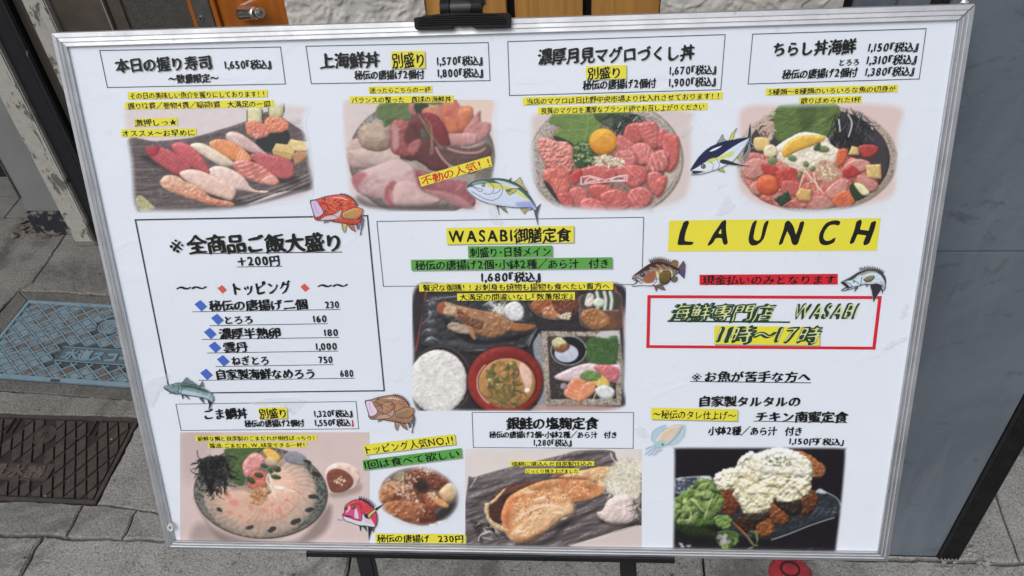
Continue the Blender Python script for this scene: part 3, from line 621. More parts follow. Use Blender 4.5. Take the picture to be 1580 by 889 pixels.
def photo_kaisendon():
    c = Can(528, 154, 768, 326, 500, 130, 4.233, (216, 200, 196))
    P = c.lump
    c.flat([(900, 90), (1090, 80), (1100, 250), (1000, 220)], (228, 200, 178), .9, soft=12)
    P(c.ell(640, 480, 480, 390, 0, 28), (128, 120, 112), R=14, nz=.3, ns=2, dark=.5, spk=((62, 62, 68), 1.8, .52, .6)); c.line(c.ell(640, 480, 476, 386, 0, 40)[18:30], 1.6, (86, 72, 66), .8)
    P(c.ell(640, 470, 430, 340, 0, 28), (162, 146, 136), R=10, nz=.2, ns=5)
    c.strands([(200, 180), (330, 150), (400, 260), (240, 300)], 40, 90, 1.3, [(206, 200, 196), (186, 178, 172)], 3, .6)
    # pale slices on the left
    P([(150, 400), (240, 350), (420, 400), (560, 520), (470, 600), (300, 560), (170, 540)], (196, 166, 154), (182, 148, 138), R=14, nz=.15, ns=9, rough=1)
    P([(160, 440), (280, 420), (430, 430), (520, 490), (400, 530), (250, 520)], (206, 180, 168), R=12, a=.7, soft=4); P([(225, 300), (290, 255), (420, 270), (440, 370), (420, 420), (330, 440), (240, 400)], (184, 158, 136), (158, 124, 104), R=14, sp=.15, nz=.2, ns=9, rough=1)
    c.flat([(250, 320), (330, 300), (400, 330), (300, 350)], (206, 188, 166), .6, soft=5); c.line([(250, 350), (330, 370), (420, 340)], 2, (206, 190, 172), .5, soft=2)
    # leaf and garnish
    c.leaf([(350, 140), (440, 120), (560, 130), (590, 230), (540, 240), (470, 235), (400, 280), (380, 240), (350, 220)], (92, 116, 62), [[(570, 150), (480, 190), (390, 230)]], (128, 150, 92)); c.flat([(400, 240), (470, 225), (440, 270)], (62, 84, 46), .8, soft=3)
    P([(555, 130), (590, 130), (585, 190), (560, 190)], (196, 110, 104), R=4); P([(590, 130), (680, 130), (660, 190), (610, 200)], (46, 56, 42), R=4, nz=.4, ns=3)
    P([(640, 170), (760, 140), (780, 250), (680, 230)], (208, 120, 96), (198, 100, 80), R=8, st=(.4, 6, (226, 160, 136), .5), rough=1)
    P([(680, 150), (730, 140), (720, 170)], (214, 160, 80), R=3)
    # salmon and belly, upper right
    P([(770, 140), (850, 90), (890, 140), (970, 155), (960, 290), (880, 320), (800, 310)], (206, 104, 78), (196, 92, 68), R=9, nz=.25, ns=9, sp=.25, rough=1, st=(.3, 9, (226, 144, 116), .5)); P([(870, 190), (920, 150), (975, 165), (950, 270), (890, 310)], (214, 122, 82), (198, 96, 62), R=8, sp=.3, rough=.6)
    c.flat([(800, 240), (850, 230), (860, 300), (810, 300)], (222, 120, 66), .7, soft=4)
    P([(900, 340), (950, 250), (1020, 170), (1025, 240), (1090, 260), (1070, 340), (960, 400)], (176, 104, 102), (198, 136, 130), R=8, nz=.2, ns=8, st=(.9, 8, (212, 156, 150), .5), rough=1)
    P([(790, 330), (900, 320), (1000, 330), (980, 395), (880, 405), (810, 380)], (206, 148, 142), (186, 122, 118), R=8, st=(.1, 9, (222, 182, 176), .5), rough=1)
    # dark red middle
    P([(540, 260), (600, 190), (700, 220), (790, 300), (830, 420), (800, 560), (700, 560), (600, 500), (500, 500), (500, 400)], (112, 54, 54), (96, 46, 48), R=14, nz=.3, ns=12, dark=.6, rough=2, rscale=8)
    P([(640, 200), (730, 200), (800, 290), (820, 390), (760, 400), (700, 320)], (136, 44, 50), (120, 38, 44), R=8, sp=.15, st=(.8, 9, (160, 72, 76), .4), rough=1)
    P([(430, 330), (450, 240), (530, 240), (600, 330), (640, 400), (570, 470), (470, 460), (435, 420)], (168, 82, 80), (150, 66, 68), R=9, nz=.3, ns=9, sp=.3, rough=1.5, st=(.2, 10, (206, 134, 130), .5)); c.flat([(450, 290), (480, 270), (490, 400), (450, 420)], (206, 156, 152), .7, soft=4)
    c.flat([(540, 280), (600, 260), (630, 340), (570, 400), (520, 370)], (84, 40, 42), .8, soft=6); P([(570, 380), (630, 360), (620, 430), (580, 470), (545, 430)], (176, 96, 94), R=6, nz=.4, ns=5, rough=1, a=.85)
    P([(730, 410), (830, 400), (950, 420), (1070, 390), (1090, 470), (980, 580), (860, 560), (780, 500)], (100, 72, 66), (84, 62, 56), R=8, nz=.4, ns=7, rough=1)
    for q in ([(730, 415), (770, 480), (820, 530), (870, 545)], [(810, 420), (900, 445), (1000, 445), (1050, 420)]): c.line(q, 3.6, (190, 130, 122), .8, soft=1.5); c.line(q, 1.2, (212, 168, 158), .7)
    for q in ([(620, 200), (670, 290), (700, 350), (695, 460)], [(620, 205), (690, 290), (715, 350), (770, 420)], [(660, 220), (700, 280), (710, 450)]): c.line(q, 1.8, (140, 132, 92), .85)
    P([(630, 305), (655, 298), (675, 340), (660, 365), (635, 345)], (74, 90, 68), R=4, sp=.4)
    # large draped slices in front
    P([(185, 610), (260, 560), (360, 525), (480, 490), (560, 520), (640, 600), (760, 700), (750, 780), (600, 800), (430, 800), (380, 760), (260, 730), (200, 680)], (206, 166, 164), (190, 146, 146), R=16, nz=.18, ns=12, sp=.12, rough=1, st=(1.3, 11, (220, 192, 190), .4))
    c.flat([(185, 600), (240, 575), (280, 590), (230, 660), (225, 700), (190, 650)], (172, 84, 90), .8, soft=5, rough=1); c.flat([(330, 540), (460, 495), (560, 530), (500, 600), (380, 620)], (216, 186, 182), .7, soft=7)
    for q in ([(330, 560), (430, 500), (550, 500), (620, 560)], [(300, 560), (360, 530)]): c.line(q, 1.8, (226, 206, 200), .5, soft=1.5)
    c.flat([(395, 740), (400, 690), (430, 640), (480, 640), (440, 720), (480, 790), (430, 800)], (172, 78, 84), .85, soft=4, rough=1.5, nz=.15); c.line([(430, 690), (440, 750), (470, 780)], 2, (220, 160, 156), .6, soft=1.5)
    P([(480, 640), (600, 640), (680, 720), (760, 760), (680, 800), (480, 800), (450, 730)], (206, 168, 162), R=14, st=(.2, 6, (220, 190, 184), .4), a=.8, soft=4)
    P([(600, 560), (700, 580), (800, 620), (930, 640), (980, 720), (980, 800), (860, 790), (740, 720), (640, 690)], (160, 84, 90), (148, 76, 82), R=14, nz=.2, ns=12, sp=.12, rough=1.5, st=(.5, 14, (188, 122, 124), .5))
    P([(640, 690), (780, 700), (900, 740), (990, 820), (860, 800), (740, 740)], (186, 122, 122), R=10, st=(.5, 8, (206, 152, 150), .5), a=.8, soft=3); c.flat([(590, 560), (640, 590), (650, 690), (610, 660)], (150, 66, 76), .6, soft=5)
    c.flat([(1000, 560), (1095, 530), (1100, 620), (1000, 640)], (110, 102, 92), .8, soft=5, nz=.4, ns=2)
    c.flat([(220, 730), (400, 790), (760, 790), (820, 830), (300, 820)], (74, 62, 60), .7, soft=9)
    c.soften(2); c.tone(12, .98, .98); c.fade([(120, 100), (300, 60), (1060, 60), (1120, 250), (1140, 480), (1090, 700), (1000, 830), (680, 850), (300, 830), (170, 760), (140, 620), (110, 300)], 10)
    return c

def photo_maguro():
    c = Can(808, 164, 1074, 334, 800, 160, 5.08, (208, 192, 188))
    c.lump(c.ell(685, 440, 610, 480), (176, 164, 150), R=16, nz=.35, ns=1.6, dark=.35, spk=((92, 92, 96), 1.6, .55, .6))
    c.line(c.ell(685, 440, 606, 476, 0, 40)[list(range(-14, 12))], 1.8, (150, 126, 108), .9)
    c.line(c.ell(685, 440, 585, 455, 0, 40)[list(range(-14, 12))], 1.2, (214, 204, 192), .7)
    c.line(c.ell(685, 440, 600, 470, 0, 40)[list(range(14, 28))], 1.6, (164, 136, 116), .8)
    c.lump(c.ell(680, 440, 480, 400), (150, 110, 98), R=8, nz=.3, ns=3, spk=((70, 60, 60), 2, .6, .5))
    c.flat([(1180, 420), (1260, 400), (1240, 560), (1120, 720), (1080, 760), (1140, 600)], (190, 176, 158), .9, soft=4, nz=.25, ns=1.5)
    P = c.lump
    c.flat([(200, 560), (250, 640), (380, 800), (300, 760), (210, 640)], (36, 34, 38), .9, soft=2)
    c.leaf([(250, 100), (330, 70), (640, 70), (660, 160), (600, 260), (520, 320), (420, 330), (310, 300), (280, 240), (330, 190), (240, 150)], (104, 136, 60), [[(540, 60), (545, 180), (510, 300)], [(545, 150), (400, 120)], [(540, 200), (360, 210)], [(530, 250), (420, 290)], [(545, 120), (640, 90)]], (158, 182, 106))
    c.leaf([(600, 70), (860, 70), (960, 110), (860, 190), (760, 200), (640, 150)], (62, 84, 48), [], (0, 0, 0))
    c.strands([(700, 80), (980, 80), (1000, 140), (860, 200), (760, 180)], 90, 110, 1.3, [(28, 34, 36), (48, 56, 50), (90, 100, 98), (20, 24, 26)], 5)
    for e in ((800, 150, 780, 185), (930, 100, 900, 135)): c.line([(e[0], e[1]), (e[2], e[3])], 1.3, (220, 224, 228), .9)
    P([(285, 250), (420, 310), (440, 380), (300, 300)], (40, 60, 40), R=3, nz=.5)
    # minced tuna left
    P([(150, 290), (210, 262), (290, 290), (380, 300), (450, 380), (440, 440), (420, 540), (340, 560), (230, 500), (170, 400)], (226, 142, 126), (212, 112, 98), R=7, nz=.9, ns=4, sp=.2, rough=1.5, dark=.7)
    P([(200, 520), (300, 500), (400, 560), (400, 680), (320, 740), (250, 640), (195, 590)], (208, 98, 84), R=7, nz=.4, ns=5, sp=.4, rough=1)
    # chopped greens
    g = [(440, 330), (520, 290), (620, 330), (620, 420), (560, 490), (460, 500), (430, 420)]
    c.lump(g, (52, 78, 42), R=5, nz=.8, ns=3, rough=1.5); c.scat(g, 90, 11, [(92, 126, 64), (60, 92, 48), (130, 156, 92), (38, 60, 36), (156, 176, 118)], 1.3, 7)
    # yolk
    P(c.ell(665, 300, 112, 105, .2), (238, 170, 40), (224, 128, 22), R=14, k=.6, nz=.08, ns=8, sp=.35, dark=.45)
    c.line([(600, 280), (650, 250), (720, 262)], 1, (250, 206, 110), .6)
    # tuna cubes
    cubes = [((850, 170), (960, 150), (1000, 240), (930, 320), (830, 270), .2), ((930, 170), (1060, 140), (1100, 220), (1080, 350), (1000, 320), .3),
             ((1100, 215), (1150, 205), (1180, 280), (1130, 350), (1090, 330), .1), ((1130, 260), (1220, 240), (1260, 290), (1240, 480), (1150, 520), .1),
             ((780, 250), (850, 270), (920, 330), (900, 400), (780, 380), .3), ((900, 330), (1000, 310), (1060, 380), (1050, 460), (930, 465), .5),
             ((770, 380), (900, 370), (930, 450), (860, 520), (760, 470), .6), ((1040, 400), (1130, 360), (1180, 400), (1150, 520), (1010, 520), .5),
             ((470, 530), (620, 480), (760, 520), (740, 600), (560, 640), .1), ((750, 510), (900, 480), (1000, 510), (1000, 600), (900, 660), (820, 600), .15),
             ((1010, 560), (1080, 530), (1140, 590), (1110, 700), (1040, 690), .2), ((400, 680), (480, 650), (540, 700), (520, 790), (420, 800), .15),
             ((560, 640), (700, 640), (740, 700), (650, 760), (570, 720), .1), ((640, 720), (760, 670), (870, 720), (860, 820), (700, 830), .2),
             ((860, 700), (960, 650), (1050, 700), (1020, 790), (900, 830), .25), ((1060, 620), (1160, 560), (1140, 680), (1080, 730), .1),
             ((520, 740), (640, 760), (680, 850), (540, 850), (480, 800), .2), ((300, 720), (400, 700), (430, 800), (380, 830), .15)]
    for i, q in enumerate(cubes):
        m = q[-1]; cc = np.array((208, 84, 78)) * (1 - m * .6) + np.array((236, 164, 156)) * m * .6 + (i * 37 % 17 - 8)
        c.flat([(x + 8, y + 14) for x, y in q[:-1]], (110, 26, 28), .5, soft=3)
        P(q[:-1], cc, cc * .86, R=5, nz=.2, ns=5, sp=.5, smooth=True, st=(i * 1.3, 5 + i % 4, (246, 196, 188), m + .15, 0, 5), gd=(.3, 1), rough=.4)
    P([(410, 560), (480, 510), (500, 560), (440, 640)], (196, 56, 52), R=4, sp=.3)
    sq = [(590, 420), (680, 400), (830, 440), (820, 490), (680, 500), (600, 480)]
    c.scat(sq, 120, 8, [(232, 210, 170), (214, 184, 140), (244, 230, 200)], 1.5, 11)
    # glare of the laminate shaped like a bow
    for q in ([(490, 575), (560, 565), (680, 600), (790, 565), (850, 560), (850, 605), (680, 612), (490, 632), (490, 575)], [(520, 610), (560, 575), (640, 600), (520, 618)], [(720, 598), (780, 570), (835, 575), (830, 598), (720, 602)]):
        c.line(q, 1.6, (246, 226, 224), .85, smooth=False)
    c.tone(8, 1, .97); c.fade([(110, 60), (500, 30), (1330, 30), (1380, 200), (1380, 600), (1300, 780), (1050, 850), (700, 860), (300, 830), (130, 740), (80, 500), (75, 250)], 14)
    return c

def photo_chirashi():
    c = Can(1128, 154, 1396, 330, 1120, 150, 4.94, (216, 190, 184))
    c.lump(c.ell(690, 470, 620, 420), (182, 160, 142), R=14, nz=.35, ns=2, dark=.4, spk=((96, 82, 74), 1.8, .62, .6))
    c.lump(c.ell(690, 470, 560, 385), (58, 52, 58), R=8, nz=.2)
    c.line(c.ell(690, 470, 615, 416, 0, 40), 1.4, (204, 184, 166), .7)
    P = c.lump
    P([(120, 520), (200, 420), (500, 480), (900, 440), (1120, 560), (1150, 660), (1000, 790), (700, 850), (350, 820), (180, 700)], (206, 112, 96), (200, 96, 84), R=8, nz=.8, ns=6, sp=.25, st=(.7, 14, (232, 160, 146), .6))
    c.leaf([(370, 150), (420, 60), (700, 40), (860, 70), (840, 300), (700, 310), (600, 280), (480, 330), (390, 330), (360, 250)], (88, 114, 50), [], (0, 0, 0))
    c.strands([(390, 100), (820, 80), (800, 280), (400, 310)], 130, 110, 1.2, [(118, 144, 70), (62, 88, 38), (100, 128, 56), (50, 74, 34)], 4, .8, ang=2.8, spread=.9)
    c.flat([(560, 60), (690, 60), (640, 270), (580, 260)], (48, 74, 34), .5, soft=8)
    c.strands([(830, 90), (1040, 70), (1080, 300), (900, 380), (780, 340)], 170, 150, 1.4, [(26, 26, 30), (36, 36, 40), (18, 18, 22), (30, 30, 34), (22, 22, 26), (92, 92, 96)], 6, .95, ang=1.4, spread=1.6)
    for q in ([(930, 130), (960, 200), (935, 300)], [(860, 170), (870, 260)], [(1110, 230), (1118, 245)]): c.line(q, 2, (226, 226, 226), .9)
    P([(240, 230), (330, 180), (370, 210), (350, 330), (270, 300)], (190, 158, 140), R=4, nz=.5)
    c.strands([(250, 210), (360, 210), (370, 320), (260, 310)], 14, 60, 2, [(70, 56, 52), (224, 200, 180)], 8)
    # egg & tororo
    P([(380, 380), (500, 300), (610, 265), (760, 300), (800, 360), (870, 410), (830, 510), (700, 540), (560, 560), (440, 500), (380, 450)], (236, 228, 206), (226, 206, 180), R=8, nz=.35, ns=5, sp=.2, rough=.8)
    P([(430, 400), (500, 320), (600, 290), (740, 295), (750, 325), (660, 370), (540, 415), (450, 460)], (238, 186, 60), (226, 158, 40), R=6, nz=.1, sp=.35)
    # cubes: colour, polygon
    def cube(q, col, **k):
        c.flat([(x + 8, y + 12) for x, y in q], (96, 34, 30), .45, soft=3); P(q, col, np.array(col) * .86, R=4, nz=.15, ns=4, sp=.35, smooth=k.pop('smooth', True), gd=(.4, 1), **k)
    Y_ = (232, 196, 110); O_ = (226, 96, 52); Pk = (212, 132, 118); Rd = (196, 58, 52)
    cube([(220, 310), (320, 315), (330, 390), (250, 410), (215, 380)], Y_); cube([(290, 390), (350, 360), (390, 400), (370, 450), (300, 450)], (236, 224, 176))
    cube([(130, 530), (200, 470), (300, 480), (330, 560), (220, 620), (140, 600)], Pk, st=(.8, 6, (240, 190, 176), .5)); cube([(180, 680), (240, 640), (260, 740), (200, 730)], Pk)
    cube([(270, 510), (380, 530), (400, 590), (300, 590)], Rd); P(c.ell(320, 670, 90, 80, .2), (232, 104, 54), (206, 70, 36), R=12, sp=.35, k=.6)
    cube([(390, 560), (520, 540), (560, 640), (540, 720), (420, 700), (380, 620)], Rd, st=(.5, 7, (232, 120, 100), .5)); cube([(430, 640), (560, 650), (560, 740), (440, 740)], (208, 92, 84))
    cube([(860, 400), (930, 400), (900, 500), (830, 540), (840, 470)], O_); cube([(930, 440), (960, 370), (1010, 385), (1015, 440)], Y_, smooth=False)
    cube([(1010, 380), (1080, 360), (1160, 380), (1130, 440), (1050, 460)], Rd); cube([(900, 520), (1000, 470), (1100, 500), (1060, 560), (930, 590)], Pk, st=(1, 7, (236, 180, 170), .5))
    cube([(890, 560), (960, 520), (1020, 580), (940, 620), (900, 600)], (190, 50, 48)); cube([(1065, 515), (1180, 510), (1185, 620), (1075, 615)], Y_, smooth=False)
    cube([(1000, 600), (1060, 600), (1160, 660), (1110, 720), (1020, 680)], Pk); cube([(770, 700), (880, 620), (930, 680), (860, 790), (780, 760)], Pk, st=(.8, 6, (240, 196, 186), .6))
    cube([(820, 760), (920, 710), (985, 780), (940, 830), (830, 830)], O_, st=(.9, 5, (240, 160, 110), .6)); cube([(640, 760), (760, 760), (820, 830), (660, 850)], Pk)
    P([(940, 690), (980, 650), (1090, 730), (1000, 790), (960, 750)], (40, 56, 34), R=4, sp=.2); P([(975, 660), (1040, 665), (1095, 730), (1040, 745)], (222, 218, 160), R=4)
    P([(365, 775), (470, 710), (500, 780), (420, 835)], (36, 60, 38), R=3, sp=.6, nz=.3, smooth=False)
    cube([(530, 745), (565, 690), (655, 705), (640, 790), (560, 790)], (228, 176, 92), smooth=False)
    sq = [(690, 530), (740, 480), (830, 510), (870, 590), (800, 640), (700, 620)]
    c.flat(sq, (190, 140, 112), 1, soft=3); c.scat(sq, 150, 8, [(222, 184, 146), (198, 150, 112), (236, 206, 172)], 1.4, 3)
    for q in ([(430, 490), (560, 520), (640, 600), (740, 730)], [(480, 520), (620, 580), (650, 650)], [(600, 560), (560, 690)], [(660, 560), (700, 700)]): c.line(q, 1.6, (226, 222, 190), .9)
    for e in ((505, 465, 35, 24, .3), (355, 485, 36, 30, .2), (610, 510, 26, 22, .8), (740, 395, 50, 26, .1), (690, 385, 24, 26, 0), (660, 545, 22, 24, .5), (560, 600, 18, 26, .2)): P(c.ell(*e), (130, 150, 92), (84, 110, 60), R=4, sp=.2)
    P([(700, 350), (720, 350), (715, 400), (670, 400)], (60, 84, 50), R=3)
    c.tone(6, 1, .97); c.fade([(110, 60), (500, 30), (1320, 40), (1340, 300), (1330, 550), (1300, 760), (1100, 850), (700, 890), (350, 880), (130, 780), (60, 650), (70, 350)], 14)
    return c
def photo_set_meal():
    c = Can(636, 434, 966, 634, 630, 430, 4.335, (52, 46, 48))
    P = c.lump
    P([(0, 40), (1474, 40), (1474, 889), (0, 889)], (50, 46, 50), R=2, nz=.3, ns=6, dark=.7, smooth=False)
    c.line([(120, 80), (95, 250), (50, 480)], 3.2, (150, 62, 60), .9); c.line([(1380, 60), (1430, 200), (1450, 400)], 4, (160, 72, 70), .9)
    c.flat([(840, 380), (890, 380), (900, 560), (930, 850), (860, 850), (880, 640), (840, 500)], (150, 156, 164), .9, soft=2, nz=.3, ns=1.5)
    c.flat([(860, 845), (1474, 860), (1474, 889), (860, 889)], (196, 150, 140), .9, soft=3)
    # long glazed plate with the grilled fish
    P([(110, 150), (180, 110), (500, 110), (780, 160), (870, 320), (850, 400), (760, 480), (400, 505), (150, 470), (80, 430), (90, 280)], (52, 54, 58), R=6, nz=.35, ns=7, sp=.35, dark=.7, ed=((30, 30, 34), 3, .5))
    for i in range(5): P(c.ell(170 - i * 4, 180 + i * 60, 44, 34), (66, 68, 74), R=7, sp=.8)
    for q in ([(100, 300), (150, 240), (130, 200)], [(110, 420), (150, 390), (210, 420)], [(100, 350), (140, 330)], [(860, 330), (820, 410), (800, 460)], [(840, 350), (790, 440)], [(400, 480), (600, 470), (760, 450)], [(120, 150), (300, 120), (500, 125)]): c.line(q, 1.2, (196, 200, 204), .8, taper=.7)
    c.flat([(200, 440), (420, 400), (680, 420), (560, 460)], (84, 88, 94), .6, soft=6)
    for k in range(14): c.line([(560 + k * 9, 160 + (k * 37) % 30), (580 + k * 6, 200), (600 + k * 10, 250)], 1, (226, 226, 220), .8)
    c.strands([(520, 140), (700, 150), (700, 240), (600, 220)], 60, 80, 1.1, [(226, 224, 214), (198, 200, 180), (240, 240, 236)], 2, .9)
    P([(650, 180), (720, 150), (770, 200), (760, 270), (690, 280), (650, 230)], (222, 222, 222), R=6, nz=.4, ns=4)
    c.flat([(210, 250), (300, 300), (460, 400), (620, 400), (840, 350), (700, 420), (400, 430)], (22, 20, 22), .7, soft=5)
    P([(190, 210), (210, 170), (260, 155), (340, 180), (480, 210), (600, 230), (700, 290), (760, 310), (740, 350), (680, 350), (620, 380), (550, 395), (460, 370), (400, 340), (330, 270), (220, 235)], (176, 124, 84), (150, 96, 60), R=8, nz=.5, ns=6, sp=.3, st=(.9, 9, (206, 164, 120), .6))
    P([(190, 210), (205, 165), (240, 160), (250, 230), (215, 236)], (168, 82, 50), R=4, nz=.4, a=.9); P([(250, 190), (320, 190), (320, 240), (240, 235)], (196, 160, 124), R=4, nz=.5)
    c.flat(c.ell(268, 176, 12, 9), (236, 232, 220)); c.flat(c.ell(268, 176, 5, 4), (40, 30, 28))
    P([(330, 200), (420, 260), (500, 290), (480, 340), (400, 310), (340, 270)], (112, 66, 44), R=5, nz=.5, sp=.4, st=(.8, 6, (170, 120, 84), .7))
    P([(260, 320), (300, 290), (400, 320), (430, 350), (400, 370), (310, 355)], (178, 150, 128), R=4, nz=.7, ns=4)
    P([(405, 320), (430, 330), (452, 400), (435, 405), (412, 370)], (182, 122, 74), R=2)
    P([(690, 300), (760, 300), (850, 310), (840, 330), (770, 350), (700, 340)], (172, 102, 58), R=3, nz=.4, st=(0, 3, (96, 60, 44), .5))
    for q in ([(420, 210), (560, 250), (700, 310)], [(440, 330), (560, 350), (660, 340)]): c.line(q, 1.2, (110, 70, 46), .6)
    # fried chicken bowl
    P(c.ell(985, 130, 196, 150), (44, 42, 46), R=6, sp=.2); c.line(c.ell(985, 130, 188, 142, 0, 30)[1:15], 1.3, (176, 166, 160), .7)
    P(c.ell(985, 140, 165, 122), (74, 52, 44), R=5, nz=.4)
    for q, cc in (([(820, 170), (900, 110), (980, 150), (960, 230), (860, 230)], (164, 88, 50)), ([(900, 200), (980, 180), (1020, 240), (980, 270), (900, 250)], (192, 122, 80)), ([(960, 130), (1060, 100), (1130, 150), (1120, 230), (1000, 230)], (118, 60, 42)), ([(1030, 190), (1110, 180), (1100, 250), (1030, 250)], (100, 52, 38))):
        P(q, cc, R=5, nz=.9, ns=4, sp=.5, rough=.8)
    c.scat([(1000, 230), (1090, 230), (1080, 270), (1010, 265)], 40, 6, [(222, 200, 150), (240, 226, 196)], 1.4, 3)
    # small dish right
    P([(1160, 110), (1400, 90), (1430, 200), (1420, 340), (1290, 350), (1160, 310), (1145, 200)], (92, 74, 66), R=6, nz=.3, ed=((190, 176, 160), 1.3, .8))
    c.flat([(1180, 100), (1390, 90), (1395, 205), (1180, 205)], (64, 60, 58), .9)
    P([(1180, 160), (1200, 100), (1240, 110), (1230, 180), (1190, 185)], (220, 208, 196), R=3, nz=.6)
    for x in (1270, 1320, 1360): c.line([(x - 10, 90), (x, 140), (x - 6, 200)], 5, (222, 226, 214), .9); c.line([(x + 14, 95), (x + 20, 140), (x + 12, 200)], 3, (56, 84, 52), .9)
    P(c.ell(1275, 160, 40, 32), (208, 222, 200), R=5, sp=.2); c.line([(1170, 212), (1400, 212)], 1.4, (206, 190, 170), .8)
    P([(1150, 250), (1200, 200), (1290, 210), (1360, 280), (1320, 330), (1220, 335)], (164, 104, 58), R=7, nz=.8, ns=4, sp=.4, st=(1, 6, (196, 146, 96), .6))
    P([(1350, 220), (1400, 230), (1400, 330), (1350, 330)], (116, 72, 50), R=3)
    # rice bowl
    c.flat(c.ell(215, 680, 216, 236), (46, 40, 42), 1); c.line(c.ell(215, 680, 205, 228, 0, 40)[list(range(-16, 10))], 1.4, (116, 96, 88), .8)
    P(c.ell(200, 690, 195, 215), (222, 220, 212), R=14, k=.5, nz=.3, ns=3.2, dark=.45, rough=1)
    c.scat(c.ell(200, 690, 185, 205), 300, 5, [(238, 238, 234), (206, 204, 194), (228, 226, 218), (196, 194, 182)], 1.9, 4, .5, dk=.05)
    # soup bowl
    c.flat(c.ell(648, 690, 262, 250), (32, 24, 26), .8, soft=3)
    P(c.ell(648, 680, 254, 232), (132, 36, 32), (170, 44, 36), R=12, k=.6, sp=.15, dark=.5); c.line(c.ell(648, 680, 250, 228, 0, 40), 1.5, (112, 46, 40), .9)
    P(c.ell(660, 690, 205, 178), (112, 32, 28), R=4)
    sp_ = c.ell(660, 700, 190, 168)
    P(sp_, (204, 146, 78), (170, 112, 56), R=8, k=.4, nz=.15, ns=9, ed=((206, 150, 110), 2, .5)); c.line(c.ell(652, 696, 192, 170, 0, 40)[14:26], 1.5, (240, 222, 210), .9)
    c.scat([(500, 620), (620, 550), (740, 560), (720, 700), (800, 840), (600, 850), (520, 760)], 80, 12, [(94, 108, 56), (74, 86, 46), (116, 128, 66), (150, 110, 52), (176, 130, 66)], 1.7, 5, .6, dk=.15)
    c.strands([(500, 620), (620, 550), (760, 600), (740, 840), (560, 820)], 50, 90, 2, [(70, 90, 50), (120, 100, 56), (56, 70, 42)], 9, .7, 1.2)
    for e in ((548, 680, 18, 13), (690, 572, 14, 9), (600, 710, 11, 9)): P(c.ell(*e), (150, 176, 92), R=3, sp=.4)
    P([(745, 570), (770, 565), (820, 620), (828, 700), (800, 760), (770, 700), (745, 620)], (226, 180, 156), R=5, dark=.2); P(c.ell(795, 748, 18, 16), (250, 240, 228), R=3)
    c.line([(670, 690), (690, 660), (720, 670), (740, 620), (725, 600), (705, 620), (710, 750)], 1.1, (60, 52, 40), .8)
    # sashimi plate
    P([(890, 350), (1150, 355), (1415, 345), (1440, 600), (1425, 850), (920, 850), (900, 600)], (176, 164, 146), smooth=False, R=4, nz=.3, ns=2, spk=((92, 74, 64), 1.6, .55, .7))
    P([(930, 385), (1380, 385), (1390, 800), (950, 805)], (58, 52, 50), smooth=False, R=6, nz=.5, ns=3, dark=.7, spk=((116, 100, 90), 2, .7, .6))
    c.flat([(1270, 365), (1400, 350), (1400, 420), (1270, 405)], (200, 200, 200), .9, soft=2)
    c.leaf([(1190, 440), (1240, 390), (1330, 400), (1400, 390), (1390, 560), (1300, 590), (1200, 560)], (64, 100, 50), [], (0, 0, 0))
    c.strands([(1190, 400), (1400, 380), (1390, 570), (1200, 570)], 90, 70, 1.2, [(90, 128, 70), (44, 76, 38), (76, 110, 58)], 4, .8)
    P(c.ell(1072, 480, 120, 100), (28, 30, 34), R=6, sp=.2); c.line(c.ell(1072, 480, 117, 97, 0, 40), 1.3, (206, 208, 210), .9)
    P(c.ell(1058, 500, 80, 60), (190, 196, 216), R=2, dark=.1)
    P([(960, 420), (1010, 390), (1060, 430), (1040, 460), (980, 460)], (206, 204, 146), R=4, nz=.6, ns=3); P([(970, 460), (1060, 430), (1080, 460), (1030, 495), (980, 480)], (138, 88, 54), R=4, nz=.9, ns=3, sp=.4)
    P([(975, 660), (1080, 600), (1200, 565), (1300, 580), (1420, 580), (1400, 690), (1300, 680), (1100, 690)], (214, 186, 190), R=6, nz=.2, sp=.3, st=(.9, 8, (236, 218, 220), .6))
    P([(1240, 590), (1330, 575), (1410, 610), (1390, 690), (1310, 660)], (200, 96, 104), R=5, sp=.3, st=(.9, 7, (232, 164, 168), .6))
    P([(1200, 650), (1290, 640), (1350, 710), (1260, 720)], (222, 182, 70), R=4, sp=.3)
    P([(1145, 650), (1200, 610), (1290, 640), (1260, 680), (1180, 680)], (108, 140, 68), R=4, nz=.7, ns=3, sp=.3)
    P([(1040, 770), (1080, 690), (1130, 665), (1190, 700), (1150, 800), (1120, 820)], (226, 130, 84), R=5, st=(1.9, 6, (250, 206, 180), .9, .01), sp=.3)
    P([(1130, 810), (1160, 720), (1220, 685), (1255, 740), (1210, 790), (1150, 825)], (230, 138, 92), R=5, st=(1.2, 6, (252, 212, 188), .9, .01), sp=.3)
    P([(1250, 740), (1320, 710), (1380, 750), (1360, 800), (1290, 800)], (204, 208, 204), R=6, sp=.4, st=(.2, 7, (226, 230, 228), .6))
    c.line([(1275, 670), (1265, 740), (1230, 820)], 1.6, (226, 222, 190), .9); P(c.ell(1040, 720, 24, 22), (150, 140, 150), R=3, nz=.9, ns=2)
    c.soften(1); c.tone(2, 1.0, .95); c.fade([(30, 60), (300, 22), (1000, 30), (1440, 30), (1460, 300), (1455, 700), (1420, 880), (900, 900), (300, 895), (40, 870), (20, 500)], 8)
    return c

